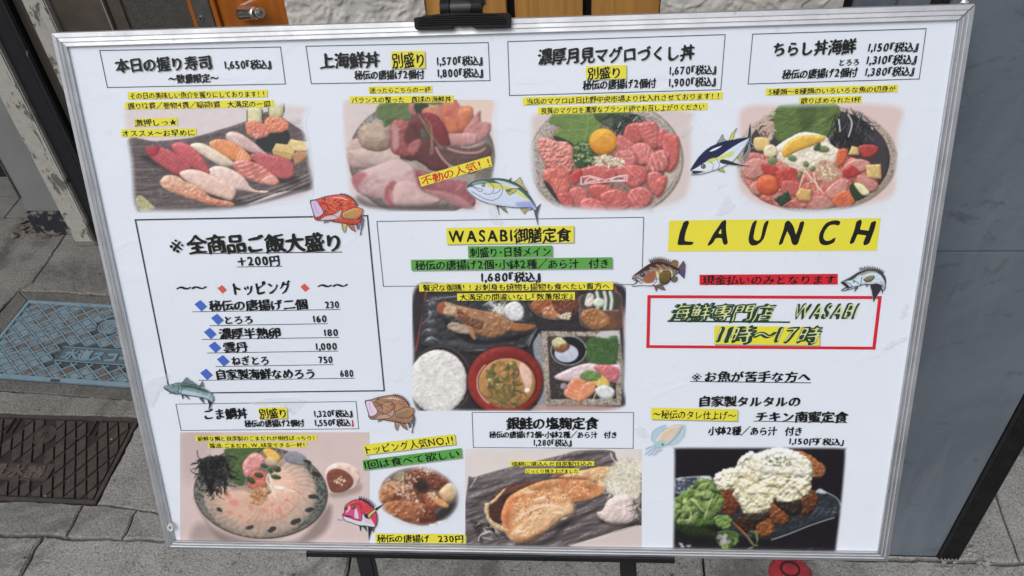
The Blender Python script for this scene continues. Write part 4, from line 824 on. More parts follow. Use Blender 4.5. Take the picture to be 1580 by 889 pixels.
def photo_gomadai():
    c = Can(278, 667, 570, 846, 270, 665, 4.94, (206, 184, 178))
    c.flat([(0, 0), (1500, 0), (1500, 900), (0, 900)], (204, 182, 176), smooth=False, nz=.025, ns=30)
    c.flat([(40, 30), (300, 20), (180, 300), (80, 400)], (180, 158, 154), .55, soft=16)
    c.flat([(180, 700), (500, 800), (900, 850), (900, 900), (180, 900)], (126, 104, 98), .5, soft=12)
    c.flat([(150, 500), (300, 760), (650, 850), (950, 820), (1180, 560), (1150, 760), (900, 880), (400, 880)], (112, 92, 86), .65, soft=9)
    P = c.lump
    pl = c.ell(655, 470, 512, 352, .06, 36)
    P(pl, (112, 114, 102), R=16, k=.5, nz=.35, ns=1.8, dark=.5, spk=((52, 62, 62), 2.2, .5, .8), ed=((70, 46, 38), 1.6, .9))
    c.line(c.ell(655, 470, 508, 348, .06, 36), 1.5, (110, 74, 58), .85); c.line(c.ell(655, 466, 495, 336, .06, 36)[3:16], .9, (170, 150, 130), .7)
    P(c.ell(645, 440, 430, 290, .06, 30), (118, 114, 100), R=8, k=.4, nz=.2, ns=3, spk=((62, 74, 70), 2.5, .6, .5))
    rs = random.Random(4)
    # translucent slices fanned around the plate
    for k in range(30):
        t = 1.0 + k * 4.6 / 30 - .9 + math.pi * .1; t = -1.0 + k * 4.3 / 30
        cx, cy = 650 + 315 * math.cos(t), 480 + 215 * math.sin(t)
        P(c.ell(cx, cy, 120, 62, t, 12), (206, 170, 146), (186, 156, 136), R=6, nz=.15, ns=6, sp=.12, rough=.6, a=.62, dark=.35, ed=((222, 200, 184), 1.2, .5))
    for k in range(26):
        t = -.9 + k * 3.9 / 26
        P(c.ell(650 + 200 * math.cos(t), 470 + 130 * math.sin(t), 110, 52, t, 12), (226, 178, 150), (214, 160, 134), R=6, nz=.15, ns=6, sp=.12, rough=.6, a=.6, dark=.35, ed=((236, 204, 184), 1.2, .5))
    P([(830, 190), (900, 150), (1000, 200), (980, 260), (860, 240)], (130, 130, 138), R=4, st=(.2, 5, (160, 158, 162), .5))
    c.flat([(330, 430), (480, 410), (620, 460), (560, 700), (380, 640), (310, 500)], (228, 180, 152), .5, soft=9)
    for e in ((400, 490, 34, 22), (450, 545, 40, 26), (580, 585, 30, 16), (680, 605, 24, 18), (420, 620, 26, 16), (800, 600, 26, 16), (850, 525, 20, 12), (560, 690, 30, 14), (740, 560, 16, 12), (500, 650, 20, 12)): c.flat(c.ell(*e, rs.uniform(0, 3)), (218, 128, 100), .7, soft=2.5)
    for e in ((1050, 500, 36, 18), (1025, 600, 34, 18), (920, 690, 44, 20), (740, 750, 36, 18), (570, 735, 30, 16), (340, 600, 24, 14), (1080, 330, 40, 18), (1010, 235, 34, 14)):
        c.flat(c.ell(*e, rs.uniform(-.6, .6)), (44, 44, 44), .9, rough=1.4, rscale=2)
    for q in ([(900, 440), (980, 500), (1000, 560)], [(760, 600), (850, 660)], [(850, 520), (930, 580)]): c.line(q, 1.4, (206, 120, 92), .6)
    c.leaf([(380, 140), (520, 120), (680, 130), (560, 230), (540, 330), (520, 410), (460, 400), (420, 330), (400, 230)], (72, 98, 52), [[(640, 140), (500, 220), (450, 320)], [(520, 200), (420, 170)], [(480, 260), (520, 340)]], (116, 140, 84))
    c.flat([(190, 230), (260, 195), (390, 200), (415, 300), (385, 370), (300, 400), (290, 460), (255, 460), (235, 380), (190, 310)], (30, 30, 30), .93, soft=3, rough=2.5, rscale=3, nz=.5, ns=2)
    c.strands([(170, 220), (260, 180), (400, 190), (430, 300), (400, 420), (280, 480), (240, 400), (180, 320)], 230, 84, 1.5, [(22, 22, 24), (34, 34, 34), (14, 14, 16), (66, 66, 66)], 6, .95, .7)
    for q in ([(170, 150), (175, 190), (190, 215)], [(135, 290), (180, 278), (215, 280)], [(380, 410), (470, 425)], [(375, 470), (385, 420), (350, 400)]): c.line(q, 1.2, (26, 24, 24), .9)
    P([(515, 260), (560, 190), (620, 165), (680, 200), (680, 260), (600, 320), (540, 350)], (214, 132, 128), R=7, nz=.3, sp=.3, st=(.9, 7, (236, 184, 178), .7))
    P([(560, 350), (620, 300), (700, 320), (700, 400), (620, 450), (560, 420)], (202, 96, 80), R=6, nz=.3, sp=.2); P([(600, 380), (700, 380), (690, 430), (600, 450)], (212, 116, 90), R=6, a=.7)
    P([(670, 150), (730, 135), (800, 190), (790, 240), (730, 230)], (236, 178, 60), R=5, nz=.2, st=(.9, 5, (246, 206, 110), .5)); P([(690, 210), (760, 200), (780, 260), (700, 260)], (206, 176, 140), R=5, a=.8)
    sq = [(570, 490), (620, 430), (700, 440), (700, 520), (640, 560), (580, 550)]
    c.scat(sq, 150, 8, [(206, 140, 84), (228, 176, 120), (186, 120, 70)], 1.5, 3)
    for q in ([(710, 330), (700, 380), (740, 440), (768, 510)], [(720, 330), (760, 410), (830, 440), (910, 460)], [(720, 350), (740, 420)]): c.line(q, 2.2, (230, 222, 190), .95)
    P(c.ell(800, 435, 46, 14, .1), (236, 234, 210), R=2)
    for e in ((680, 265, 30, 16, .3), (640, 335, 36, 20, .3), (780, 290, 30, 24, .2), (770, 350, 40, 18, .2), (580, 375, 38, 22, .6), (730, 300, 24, 14, .8)): P(c.ell(*e), (72, 92, 54), (48, 66, 40), R=4, sp=.3)
    # sauce dish
    c.flat([(1180, 470), (1340, 440), (1420, 400), (1400, 470), (1220, 510)], (140, 112, 104), .6, soft=6)
    P([(1150, 300), (1210, 250), (1300, 245), (1390, 290), (1412, 370), (1370, 440), (1270, 475), (1190, 478), (1160, 400)], (222, 190, 174), R=7, sp=.15, ed=((238, 212, 198), 1.5, .7))
    P([(1158, 330), (1200, 290), (1280, 295), (1350, 350), (1355, 410), (1290, 460), (1200, 465), (1165, 400)], (124, 66, 50), R=4, k=.4, sp=.2, nz=.1); c.scat(c.ell(1255, 380, 48, 34), 22, 6, [(222, 180, 146)], 1.5, 3)
    c.tone(4, 1.03, .95); c.soften(1); c.cov[:] = 1
    return c

def photo_karaage():
    c = Can(576, 712, 722, 824, 575, 710, 6.84, (200, 194, 192))
    P = c.lump
    P(c.ell(500, 390, 480, 350, .1, 30), (206, 200, 196), R=16, k=.4, nz=.1, dark=.3)
    P(c.ell(490, 370, 420, 300, .1, 30), (96, 84, 78), R=10, k=.4, nz=.2, ns=5, dark=.5)
    c.flat([(680, 560), (880, 420), (900, 300), (940, 420), (820, 620), (640, 690)], (84, 76, 72), .9, soft=9)
    P([(680, 560), (780, 480), (900, 440), (860, 540), (740, 640), (670, 640)], (42, 40, 38), R=6, a=.9)
    P([(220, 180), (300, 120), (380, 160), (340, 220), (240, 220)], (160, 150, 100), R=5, nz=.6, a=.8)
    for q, c1, c2 in (([(330, 160), (450, 70), (620, 80), (780, 180), (820, 280), (720, 320), (600, 300), (450, 300), (360, 240)], (136, 74, 48), (104, 50, 36)),
                      ([(60, 350), (120, 250), (240, 220), (380, 270), (440, 360), (300, 440), (130, 450), (70, 430)], (196, 130, 74), (156, 88, 50)),
                      ([(230, 330), (400, 280), (560, 330), (600, 420), (500, 480), (320, 460), (240, 420)], (146, 78, 48), (120, 58, 38)),
                      ([(100, 520), (140, 450), (260, 420), (450, 440), (600, 480), (670, 600), (560, 690), (380, 660), (240, 600)], (190, 114, 66), (128, 66, 42)),
                      ([(540, 360), (660, 330), (720, 390), (800, 460), (790, 500), (700, 500), (620, 540), (560, 460)], (172, 92, 54), (146, 76, 46)),
                      ([(560, 480), (640, 520), (680, 620), (600, 690), (500, 660), (500, 560)], (116, 58, 38), (96, 46, 32))):
        P(q, c1, c2, R=8, nz=.75, ns=5, sp=.45, rough=1, gd=(.4, 1))
    c.flat([(430, 230), (520, 200), (590, 260), (570, 340), (470, 340)], (44, 34, 32), .85, soft=7); c.flat([(150, 380), (260, 370), (300, 410), (200, 430)], (92, 48, 34), .6, soft=6)
    P([(630, 410), (700, 400), (800, 470), (780, 500), (700, 480)], (220, 148, 86), R=4, sp=.4, nz=.5)
    P([(700, 330), (800, 240), (870, 270), (885, 360), (840, 430), (770, 440), (720, 390)], (222, 200, 160), (200, 150, 92), R=12, sp=.2, k=.5)
    c.scat([(150, 200), (300, 190), (500, 60), (620, 80), (660, 150), (500, 160), (420, 300), (560, 560), (460, 440), (200, 330), (120, 300)], 130, 9, [(236, 206, 176), (222, 180, 146), (246, 226, 204)], 1.4, 3, .85)
    c.scat([(480, 720), (640, 670), (770, 630), (760, 660), (620, 700), (500, 730)], 34, 11, [(236, 226, 210)], 1.4, 4); c.scat([(580, 340), (660, 340), (680, 400), (600, 400)], 14, 9, [(236, 206, 176)], 1.4, 4)
    c.tone(6, 1.02, .95); c.soften(1); c.fade(c.ell(480, 385, 462, 348, .12, 24), 13)
    return c

def photo_salmon():
    c = Can(718, 693, 990, 848, 715, 690, 5.544, (208, 196, 188))
    P = c.lump
    c.flat([(0, 0), (1500, 0), (1500, 900), (0, 900)], (212, 202, 196), smooth=False, nz=.02, ns=30)
    pl = [(40, 300), (100, 255), (400, 170), (700, 100), (900, 50), (1000, 28), (1270, 30), (1330, 120), (1600, 300), (1600, 640), (1500, 670), (1120, 780), (900, 850), (800, 900), (60, 900)]
    P(pl, (92, 82, 82), nz=.5, ns=9, an=4, ang=-.35, R=7, sp=.3, dark=.75)
    for q, w, cc in (([(60, 400), (200, 370), (340, 350), (420, 300)], 6, (140, 130, 130)), ([(100, 300), (300, 250), (500, 200), (800, 130)], 8, (150, 142, 142)), ([(900, 50), (1100, 60), (1250, 100)], 7, (128, 120, 120)), ([(90, 470), (170, 465), (200, 480)], 7, (160, 152, 152)), ([(900, 630), (1050, 600), (1180, 560)], 6, (146, 134, 136)), ([(560, 840), (800, 760), (1100, 700), (1500, 600)], 9, (128, 114, 116)), ([(950, 560), (1100, 500), (1230, 440)], 5, (130, 116, 118))):
        c.line(q, w, cc, .45, taper=.8, soft=5)
    for q, w in (([(420, 330), (200, 420), (60, 520)], 7), ([(560, 800), (760, 700), (1000, 600), (1180, 500)], 8), ([(600, 850), (900, 740), (1200, 690)], 5), ([(60, 620), (120, 700), (160, 840)], 9), ([(850, 90), (1000, 70), (1200, 40)], 6)): c.line(q, w, (42, 34, 36), .55, taper=.8, soft=5)
    c.line([(60, 340), (100, 280), (110, 256)], 1.3, (220, 214, 206), .8); c.line([(1260, 50), (1280, 100), (1340, 160)], 2, (220, 214, 200), .8)
    c.line([(900, 850), (1120, 780), (1350, 705), (1500, 668)], 1.6, (226, 210, 180), .85); c.line([(160, 770), (250, 790)], 1.4, (220, 214, 206), .7); c.line([(130, 800), (140, 760), (200, 720), (280, 740)], 2, (200, 196, 190), .8)
    c.flat([(900, 850), (1200, 770), (1510, 680), (1510, 900)], (200, 184, 178), .9, soft=6)
    c.flat([(240, 660), (450, 800), (700, 780), (960, 560), (800, 760), (500, 850)], (34, 26, 26), .6, soft=7)
    c.strands([(140, 640), (300, 640), (290, 720), (200, 730)], 20, 90, 2, [(200, 198, 192), (30, 28, 28)], 5, .8)
    # skin + flesh
    P([(220, 480), (300, 360), (420, 320), (600, 290), (800, 270), (900, 250), (860, 290), (600, 320), (460, 370), (360, 460), (340, 640), (240, 620)], (74, 40, 34), R=6, nz=.4, ns=4, sp=.3)
    P([(320, 400), (420, 340), (600, 290), (900, 260), (560, 340), (400, 400)], (110, 62, 46), R=5, nz=.4, st=(.9, 5, (150, 100, 76), .5), a=.8)
    P([(180, 490), (240, 460), (320, 380), (370, 350), (330, 400), (270, 470), (220, 500), (230, 600), (300, 660), (400, 690), (350, 720), (260, 690), (200, 610)], (206, 172, 120), R=4, nz=.9, ns=3, rough=1.4, sp=.2)
    fl = [(330, 540), (400, 420), (560, 330), (720, 280), (900, 270), (1100, 290), (1210, 330), (1200, 390), (1080, 450), (980, 470), (940, 490), (940, 560), (860, 600), (780, 660), (700, 720), (560, 790), (470, 815), (380, 770), (330, 640)]
    P(fl, (224, 144, 84), (216, 168, 112), R=10, nz=.35, ns=10, sp=.55, rough=1, gd=(.5, 1), dark=.5)
    P([(820, 250), (1000, 200), (1180, 165), (1290, 180), (1260, 300), (1180, 330), (1060, 280), (900, 270)], (218, 168, 106), (206, 176, 120), R=6, nz=.6, ns=5, sp=.3, rough=1, st=(.5, 8, (196, 104, 60), .5))
    P([(560, 590), (700, 520), (900, 480), (950, 500), (940, 570), (840, 600), (780, 660), (700, 720), (560, 790), (470, 810), (400, 780), (460, 680)], (226, 180, 130), R=8, nz=.5, ns=8, rough=1.6, sp=.4, a=.55, soft=6)
    for q, cc, a_ in (([(340, 560), (400, 440), (460, 420), (400, 560), (380, 680), (340, 640)], (222, 110, 52), .75), ([(800, 300), (1000, 310), (1190, 350), (1160, 400), (1000, 430), (840, 380)], (218, 120, 58), .6), ([(450, 420), (600, 340), (760, 330), (640, 420), (500, 480)], (226, 138, 72), .6), ([(760, 230), (900, 260), (1080, 260), (900, 285)], (180, 78, 44), .8)): c.flat(q, cc, a_, soft=7, nz=.2)
    for q, a_ in (([(560, 340), (760, 285), (900, 290), (820, 330), (640, 380)], .45), ([(980, 300), (1120, 300), (1190, 340), (1080, 350)], .5), ([(440, 760), (560, 770), (700, 700), (620, 790), (480, 812)], .45), ([(350, 600), (400, 560), (420, 700), (380, 720)], .4), ([(880, 420), (980, 400), (1080, 430), (960, 466)], .4)): c.flat(q, (150, 78, 36), a_, soft=7, rough=3, rscale=4, nz=.4, ns=3)
    for k in range(26):
        x, y = 420 + (k * 83) % 560, 330 + (k * 57) % 400
        if c.inside(fl, x, y): c.line([(x, y), (x + 28, y - 10 + (k * 7) % 16), (x + 54, y - 16)], 2.4, (252, 232, 200), .6, taper=.9, soft=1.5)
    for k in range(9): c.line([(430 + k * 14, 640 - k * 10), (500 + k * 20, 560 - k * 6), (600 + k * 26, 500), (720 + k * 22, 480 + k * 8)], 1.6, (244, 210, 180), .5)
    c.scat([(420, 440), (700, 320), (1100, 320), (1100, 400), (800, 460), (600, 640), (420, 640)], 70, 5, [(110, 60, 40), (90, 50, 36), (168, 90, 50)], 1.2, 9, .8, dk=0)
    c.scat([(420, 440), (700, 320), (1100, 320), (1100, 400), (800, 460), (600, 740), (420, 740)], 110, 7, [(250, 220, 180), (244, 206, 160)], 1.3, 5, .7, dk=0)
    P([(1150, 310), (1210, 310), (1220, 345), (1160, 340)], (232, 172, 130), R=4)
    # shredded radish and grated radish
    c.flat([(1260, 180), (1350, 100), (1500, 130), (1500, 430), (1340, 420), (1240, 380), (1200, 310)], (206, 196, 170), .9, soft=5, nz=.3, ns=3)
    c.strands([(1240, 200), (1340, 110), (1510, 120), (1510, 420), (1300, 410), (1220, 330)], 260, 90, 1.2, [(228, 222, 204), (206, 204, 168), (240, 236, 224), (190, 184, 156)], 6, .75, .9)
    c.flat([(1140, 610), (1300, 660), (1480, 630), (1450, 670), (1250, 670)], (40, 32, 34), .7, soft=5)
    P([(1140, 560), (1190, 540), (1240, 450), (1340, 405), (1430, 420), (1470, 520), (1490, 600), (1440, 645), (1300, 655), (1190, 620)], (214, 194, 186), R=12, nz=.35, ns=5, dark=.55, rough=1)
    c.strands([(1460, 460), (1510, 440), (1500, 640), (1460, 620)], 16, 90, 1.4, [(222, 212, 190), (60, 50, 48)], 6, .8)
    c.tone(5, 1.03, .95); c.soften(1); c.cov[:] = 1
    return c

def photo_chicken():
    c = Can(1028, 684, 1316, 860, 1020, 680, 4.94, (24, 22, 28))
    P = c.lump
    c.flat([(0, 0), (1500, 0), (1500, 900), (0, 900)], (24, 21, 27), smooth=False, nz=.2, ns=6)
    # plate
    P([(110, 290), (380, 268), (500, 350), (900, 420), (1180, 380), (1215, 365), (1380, 480), (1340, 580), (1150, 640), (850, 750), (500, 700), (110, 420)], (40, 44, 52), R=4, nz=.4, ns=6, sp=.4, dark=.6)
    P([(115, 290), (250, 272), (370, 270), (400, 330), (240, 380), (120, 400)], (62, 72, 86), R=3, nz=.8, ns=4, sp=.4, spk=((196, 200, 206), 3, .6, .8))
    P([(300, 280), (360, 270), (390, 300), (340, 330)], (206, 206, 222), R=2); P([(1180, 385), (1215, 365), (1260, 400), (1200, 400)], (190, 196, 204), R=2)
    for q in ([(840, 755), (960, 715), (1150, 640), (1320, 585)], [(110, 290), (250, 276), (370, 270)], [(1210, 370), (1330, 430), (1370, 490)], [(540, 840), (640, 830), (700, 810)]): c.line(q, 1.5, (188, 196, 196), .85)
    for k in range(16): c.line([(1130 + k * 12, 520 + (k * 53) % 70), (1170 + k * 12, 500 + (k * 31) % 60)], 1, (140, 150, 156), .4)
    c.strands([(1000, 820), (1300, 800), (1330, 860), (1000, 860)], 12, 150, 1, [(110, 110, 112), (170, 170, 170)], 3, .6, 1)
    c.flat([(80, 780), (200, 790), (260, 830), (80, 840)], (190, 190, 196), .9, soft=2, rough=2, rscale=1.5); c.scat([(80, 770), (240, 790), (260, 830), (90, 830)], 40, 10, [(30, 30, 36), (20, 20, 24)], 1.2, 4, dk=0)
    # chicken
    for q, c1 in (([(440, 400), (520, 350), (580, 420), (590, 520), (520, 580), (460, 520)], (132, 64, 32)), ([(1000, 80), (1080, 80), (1180, 140), (1250, 200), (1240, 270), (1160, 280), (1120, 180)], (186, 112, 62)),
                  ([(1100, 400), (1170, 380), (1195, 470), (1130, 560), (1060, 560), (1060, 470)], (116, 60, 34)), ([(800, 500), (900, 480), (975, 590), (940, 640), (840, 620)], (152, 80, 40)),
                  ([(720, 600), (800, 565), (860, 650), (850, 720), (740, 730), (690, 680)], (164, 92, 46)), ([(560, 600), (660, 560), (740, 600), (700, 690), (600, 680)], (74, 40, 26)), ([(850, 440), (1050, 440), (1060, 560), (960, 560)], (58, 44, 36)), ([(620, 520), (820, 540), (800, 600), (640, 640)], (66, 52, 40))):
        P(q, c1, np.array(c1) * .7, R=6, nz=1, ns=3.5, sp=.3, rough=1.6, dark=.7)
    # tartare
    T = [(400, 290), (430, 240), (520, 205), (570, 200), (600, 130), (690, 80), (730, 95), (830, 60), (900, 45), (1000, 70), (1100, 120), (1150, 180), (1150, 300), (1130, 400), (1060, 440), (990, 480), (900, 470), (850, 430), (830, 520), (800, 550), (720, 560), (640, 560), (600, 490), (540, 420), (560, 370), (440, 390), (410, 340)]
    P(T, (240, 236, 208), (230, 220, 176), R=8, k=.9, nz=1.0, ns=9, rough=2.2, dark=.66, sp=.12, lit=(-.2, -.8))
    P([(600, 300), (760, 330), (860, 420), (820, 520), (720, 555), (640, 540), (590, 460), (560, 390)], (234, 226, 184), R=9, nz=.9, ns=8, rough=2, dark=.62, lit=(-.2, -.8), a=.85, soft=3)
    P([(700, 110), (900, 60), (1080, 130), (1130, 250), (960, 260), (760, 240)], (244, 242, 222), R=9, nz=.7, ns=5, rough=1, dark=.5, a=.7, lit=(-.2, -.8), soft=5)
    for q in ([(540, 250), (640, 250), (700, 300), (760, 340)], [(800, 350), (900, 340), (960, 380)], [(840, 220), (930, 260), (980, 240)], [(560, 330), (620, 380), (660, 450)], [(1000, 330), (1060, 380), (1120, 340)], [(640, 190), (720, 210)], [(760, 310), (840, 330), (880, 300)]): c.line(q, 3.2, (176, 150, 86), .5, taper=.8, soft=2.5)
    c.scat([(760, 130), (900, 100), (1000, 150), (980, 200), (860, 190), (780, 180)], 40, 5, [(70, 84, 40), (96, 104, 56)], 2, 4, .9, dk=0)
    for k in range(34):
        rx, ry = 470 + (k * 97) % 640, 130 + (k * 61) % 330
        if c.inside(T, rx, ry): c.line([(rx, ry), (rx + 40, ry - 14 + (k * 13) % 30), (rx + 80, ry + (k * 29) % 40 - 10)], 3, ((250, 246, 226) if k % 2 else (196, 172, 112)), .45, taper=.9, soft=2)
    # lettuce
    P([(80, 470), (160, 400), (250, 350), (300, 290), (380, 310), (440, 380), (480, 460), (430, 560), (400, 630), (250, 660), (130, 640), (90, 560)], (112, 148, 62), (84, 122, 46), R=8, nz=.5, ns=12, dark=.7, rough=2.5, sp=.15)
    for q, cc in (([(250, 360), (290, 290), (370, 320), (420, 380), (400, 440), (330, 460), (260, 420)], (152, 182, 96)), ([(160, 450), (260, 440), (310, 520), (290, 620), (200, 640), (140, 560)], (150, 178, 92)), ([(330, 480), (440, 440), (480, 470), (430, 560), (350, 600)], (128, 160, 80)), ([(100, 480), (160, 430), (150, 560), (110, 600)], (96, 128, 62))):
        P(q, cc, np.array(cc) * .78, R=10, nz=.4, ns=13, dark=.75, rough=2.5, sp=.15, st=(.9, 9, (184, 208, 140), .6, .01))
    LP = [(80, 470), (160, 400), (250, 350), (300, 290), (380, 310), (440, 380), (480, 460), (430, 560), (400, 630), (250, 660), (130, 640), (90, 560)]; rs = random.Random(12)
    for k in range(46):
        x, y = rs.uniform(90, 470), rs.uniform(290, 650)
        if not c.inside(LP, x, y): continue
        g = rs.choice(((146, 178, 90), (118, 150, 64), (168, 194, 116), (88, 122, 46), (64, 96, 34)))
        c.lump(c.ell(x, y, rs.uniform(22, 46), rs.uniform(12, 24), rs.uniform(-1.2, .6), 12), g, np.array(g) * .72, R=5, nz=.5, ns=5, dark=.7, rough=2.6, rscale=3, a=.85, ed=((190, 212, 146), 1.1, .55), gd=(.3, 1))
    for q in ([(330, 600), (350, 520), (380, 450), (400, 400)], [(200, 640), (230, 560), (190, 490)], [(350, 560), (290, 500), (250, 440)]): c.line(q, 2, (196, 214, 156), .7, taper=.6)
    for q in ([(240, 470), (280, 520), (300, 600)], [(320, 470), (300, 420)], [(420, 470), (360, 540)], [(150, 640), (300, 660), (400, 640)]): c.line(q, 4, (34, 58, 22), .6, taper=.8, soft=3)
    for q, cc in (([(410, 580), (500, 570), (545, 620), (500, 670), (430, 650)], (118, 150, 74)), ([(420, 700), (520, 680), (600, 720), (560, 800), (480, 830), (420, 760)], (70, 98, 42)), ([(450, 780), (500, 740), (520, 830), (470, 840)], (128, 156, 66)), ([(80, 640), (300, 660), (420, 700), (400, 740), (200, 720)], (36, 50, 28)), ([(560, 740), (590, 760), (560, 800)], (110, 140, 70))):
        P(q, cc, R=4, nz=.9, ns=4, rough=1.8, dark=.8)
    c.scat([(430, 720), (520, 720), (520, 780), (440, 780)], 12, 14, [(150, 140, 160), (200, 196, 206)], 1.2, 4, .8)
    c.line([(545, 620), (620, 690), (700, 780)], 3, (176, 106, 46), .9, taper=.6)
    for q in ([(670, 690), (725, 700), (730, 790)], [(660, 740), (700, 790), (740, 800)], [(720, 700), (740, 760)]): c.line(q, 3, (106, 134, 78), .85, taper=.6)
    c.soften(1); c.tone(0, 1.0, 1); c.fade([(88, 70), (110, 42), (500, 40), (1000, 40), (1390, 44), (1418, 80), (1405, 300), (1375, 600), (1345, 850), (1343, 1000), (70, 1000), (78, 850), (84, 500), (88, 150)], 7)
    return c
INK = (34, 34, 44)

def ink(c, pts, w=.9, a=.9, closed=False, smooth=True, col=INK):
    c.line(list(pts) + ([pts[0]] if closed else []), w, col, a, smooth=smooth, soft=.6)

def fin(c, pts, col, rays=0, w=.7, smooth=False, rc=INK):
    c.flat(pts, col, smooth=smooth, soft=.6); ink(c, pts, w, .85, True, smooth)
    p = np.array(pts, float); r = p[0]
    for k in range(rays):
        t = (k + 1) / (rays + 1); i = 1 + t * (len(p) - 2); j = int(i); q = p[j] * (1 - (i - j)) + p[min(j + 1, len(p) - 1)] * (i - j)
        c.line([tuple(r + (q - r) * .2), tuple(r + (q - r) * .92)], .5, rc, .5, soft=.5)

def spines(c, pts, h, col, lean=.5):
    """Spiny dorsal fin along a polyline; spikes point outwards and back."""
    P = smoothc(pts, 3, False)
    for i in range(len(P) - 1):
        a, b = P[i], P[i + 1]; d = b - a; n = np.array([d[1], -d[0]]); n /= np.linalg.norm(n) + 1e-9
        tip = a + n * h + d * lean
        c.flat([tuple(a - d * .2), tuple(tip), tuple(b + d * .3), tuple(b - n * h * .2)], col, smooth=False, soft=.6); c.line([tuple(a), tuple(tip)], .7, INK, .8, soft=.5)

def eye(c, x, y, r, iris=(150, 150, 120)):
    c.flat(c.ell(x, y, r * 1.35, r * 1.35), INK); c.flat(c.ell(x, y, r, r), iris); c.flat(c.ell(x, y, r * .55, r * .55), (20, 20, 26)); c.flat(c.ell(x - r * .3, y - r * .3, r * .3, r * .3), (235, 235, 235))

def grouper(c, dx, dy, body, body2, mouth, finc, finr, belly, tail):
    T = lambda q: [(x + dx, y + dy) for x, y in q]
    fin(c, T([(300, 640), (310, 590), (400, 590), (370, 620)]), (120, 130, 130))
    fin(c, T([(620, 630), (720, 630), (690, 790), (670, 810), (635, 750)]), finc, 3); fin(c, T([(710, 650), (830, 660), (880, 800), (800, 760)]), finr, 3)
    fin(c, T([(890, 670), (960, 660), (940, 750), (910, 755)]), tail, 2); fin(c, T([(960, 640), (1000, 500), (1030, 580), (1010, 700), (980, 780), (975, 860), (960, 850), (985, 700)]), tail, 0)
    spines(c, T([(590, 125), (700, 135), (800, 190), (870, 260), (905, 330)]), 34, (96, 60, 50))
    B = T([(50, 225), (180, 200), (300, 160), (450, 130), (600, 118), (740, 150), (850, 230), (920, 350), (990, 420), (990, 540), (960, 630), (850, 670), (700, 650), (500, 620), (350, 590), (180, 590), (120, 540), (110, 470), (60, 300)])
    c.lump(B, body, body2, R=7, k=.4, nz=.5, ns=3, dark=.5, soft=.7, spk=(np.array(body) * .6 + 90, 2.2, .68, .6), gd=(0, 1))
    c.flat(T([(430, 180), (560, 160), (700, 190), (740, 220), (600, 190)]), (236, 200, 186), .8)
    c.flat(T([(240, 575), (330, 520), (450, 490), (600, 400), (620, 460), (560, 560), (400, 580)]), belly, .9); c.flat(T([(480, 600), (620, 560), (900, 590), (960, 560), (940, 640), (800, 650)]), body, .5)
    c.flat(T([(60, 235), (160, 225), (230, 330), (280, 420), (270, 470), (200, 520), (140, 520), (100, 440)]), mouth); c.line(T([(130, 240), (140, 360), (200, 470)]), .7, (150, 120, 170), .7)
    for q in ([(60, 235), (160, 225), (230, 320), (290, 430), (260, 500), (170, 530)], [(60, 235), (70, 330), (110, 450), (150, 535), (260, 545), (330, 470)], [(350, 290), (390, 400), (370, 440), (290, 430)], [(480, 230), (580, 260), (600, 360), (560, 430), (470, 480)], [(620, 300), (620, 430), (560, 550), (400, 580)], [(250, 250), (350, 320), (400, 360)], [(330, 470), (470, 490), (560, 540)]): ink(c, T(q), .8, .8)
    for k in range(8): c.line(T([(640 + (k % 2) * 40, 240 + k * 24), (690 + (k % 2) * 40, 250 + k * 24)]), 1.2, (226, 170, 110), .5)
    for k in range(7): c.line(T([(380 + (k % 3) * 50, 260 + k * 26), (430 + (k % 3) * 50, 280 + k * 26)]), 1.2, (240, 170, 100), .5)
    ink(c, B, 1.0, .9, True); eye(c, 300 + dx, 188 + dy, 22, (120, 124, 100))
    f = T([(640, 450), (760, 390), (870, 350), (1000, 380), (1000, 470), (900, 560), (760, 560), (660, 545)]); c.lump(f, finc, finr, R=4, k=.3, dark=.3, gd=(1, 0), soft=.6); ink(c, f, .8, .9, True)
    for k in range(7): c.line(T([(670, 470 + k * 11), (880 + (k % 2) * 50, 400 + k * 24)]), .5, INK, .45)

def fish_red_grouper():
    c = Can(476, 294, 568, 364, 475, 290, 11.85, step=.6)
    grouper(c, 0, 0, (204, 78, 56), (196, 62, 50), (206, 182, 218), (206, 190, 110), (206, 110, 70), (206, 200, 200), (110, 104, 140)); return c
def fish_brown_grouper():
    c = Can(561, 604, 644, 668, 560, 600, 12.7, step=.6)
    grouper(c, 0, 0, (150, 112, 84), (176, 128, 104), (222, 198, 222), (166, 150, 116), (176, 116, 78), (186, 150, 136), (104, 100, 104)); return c

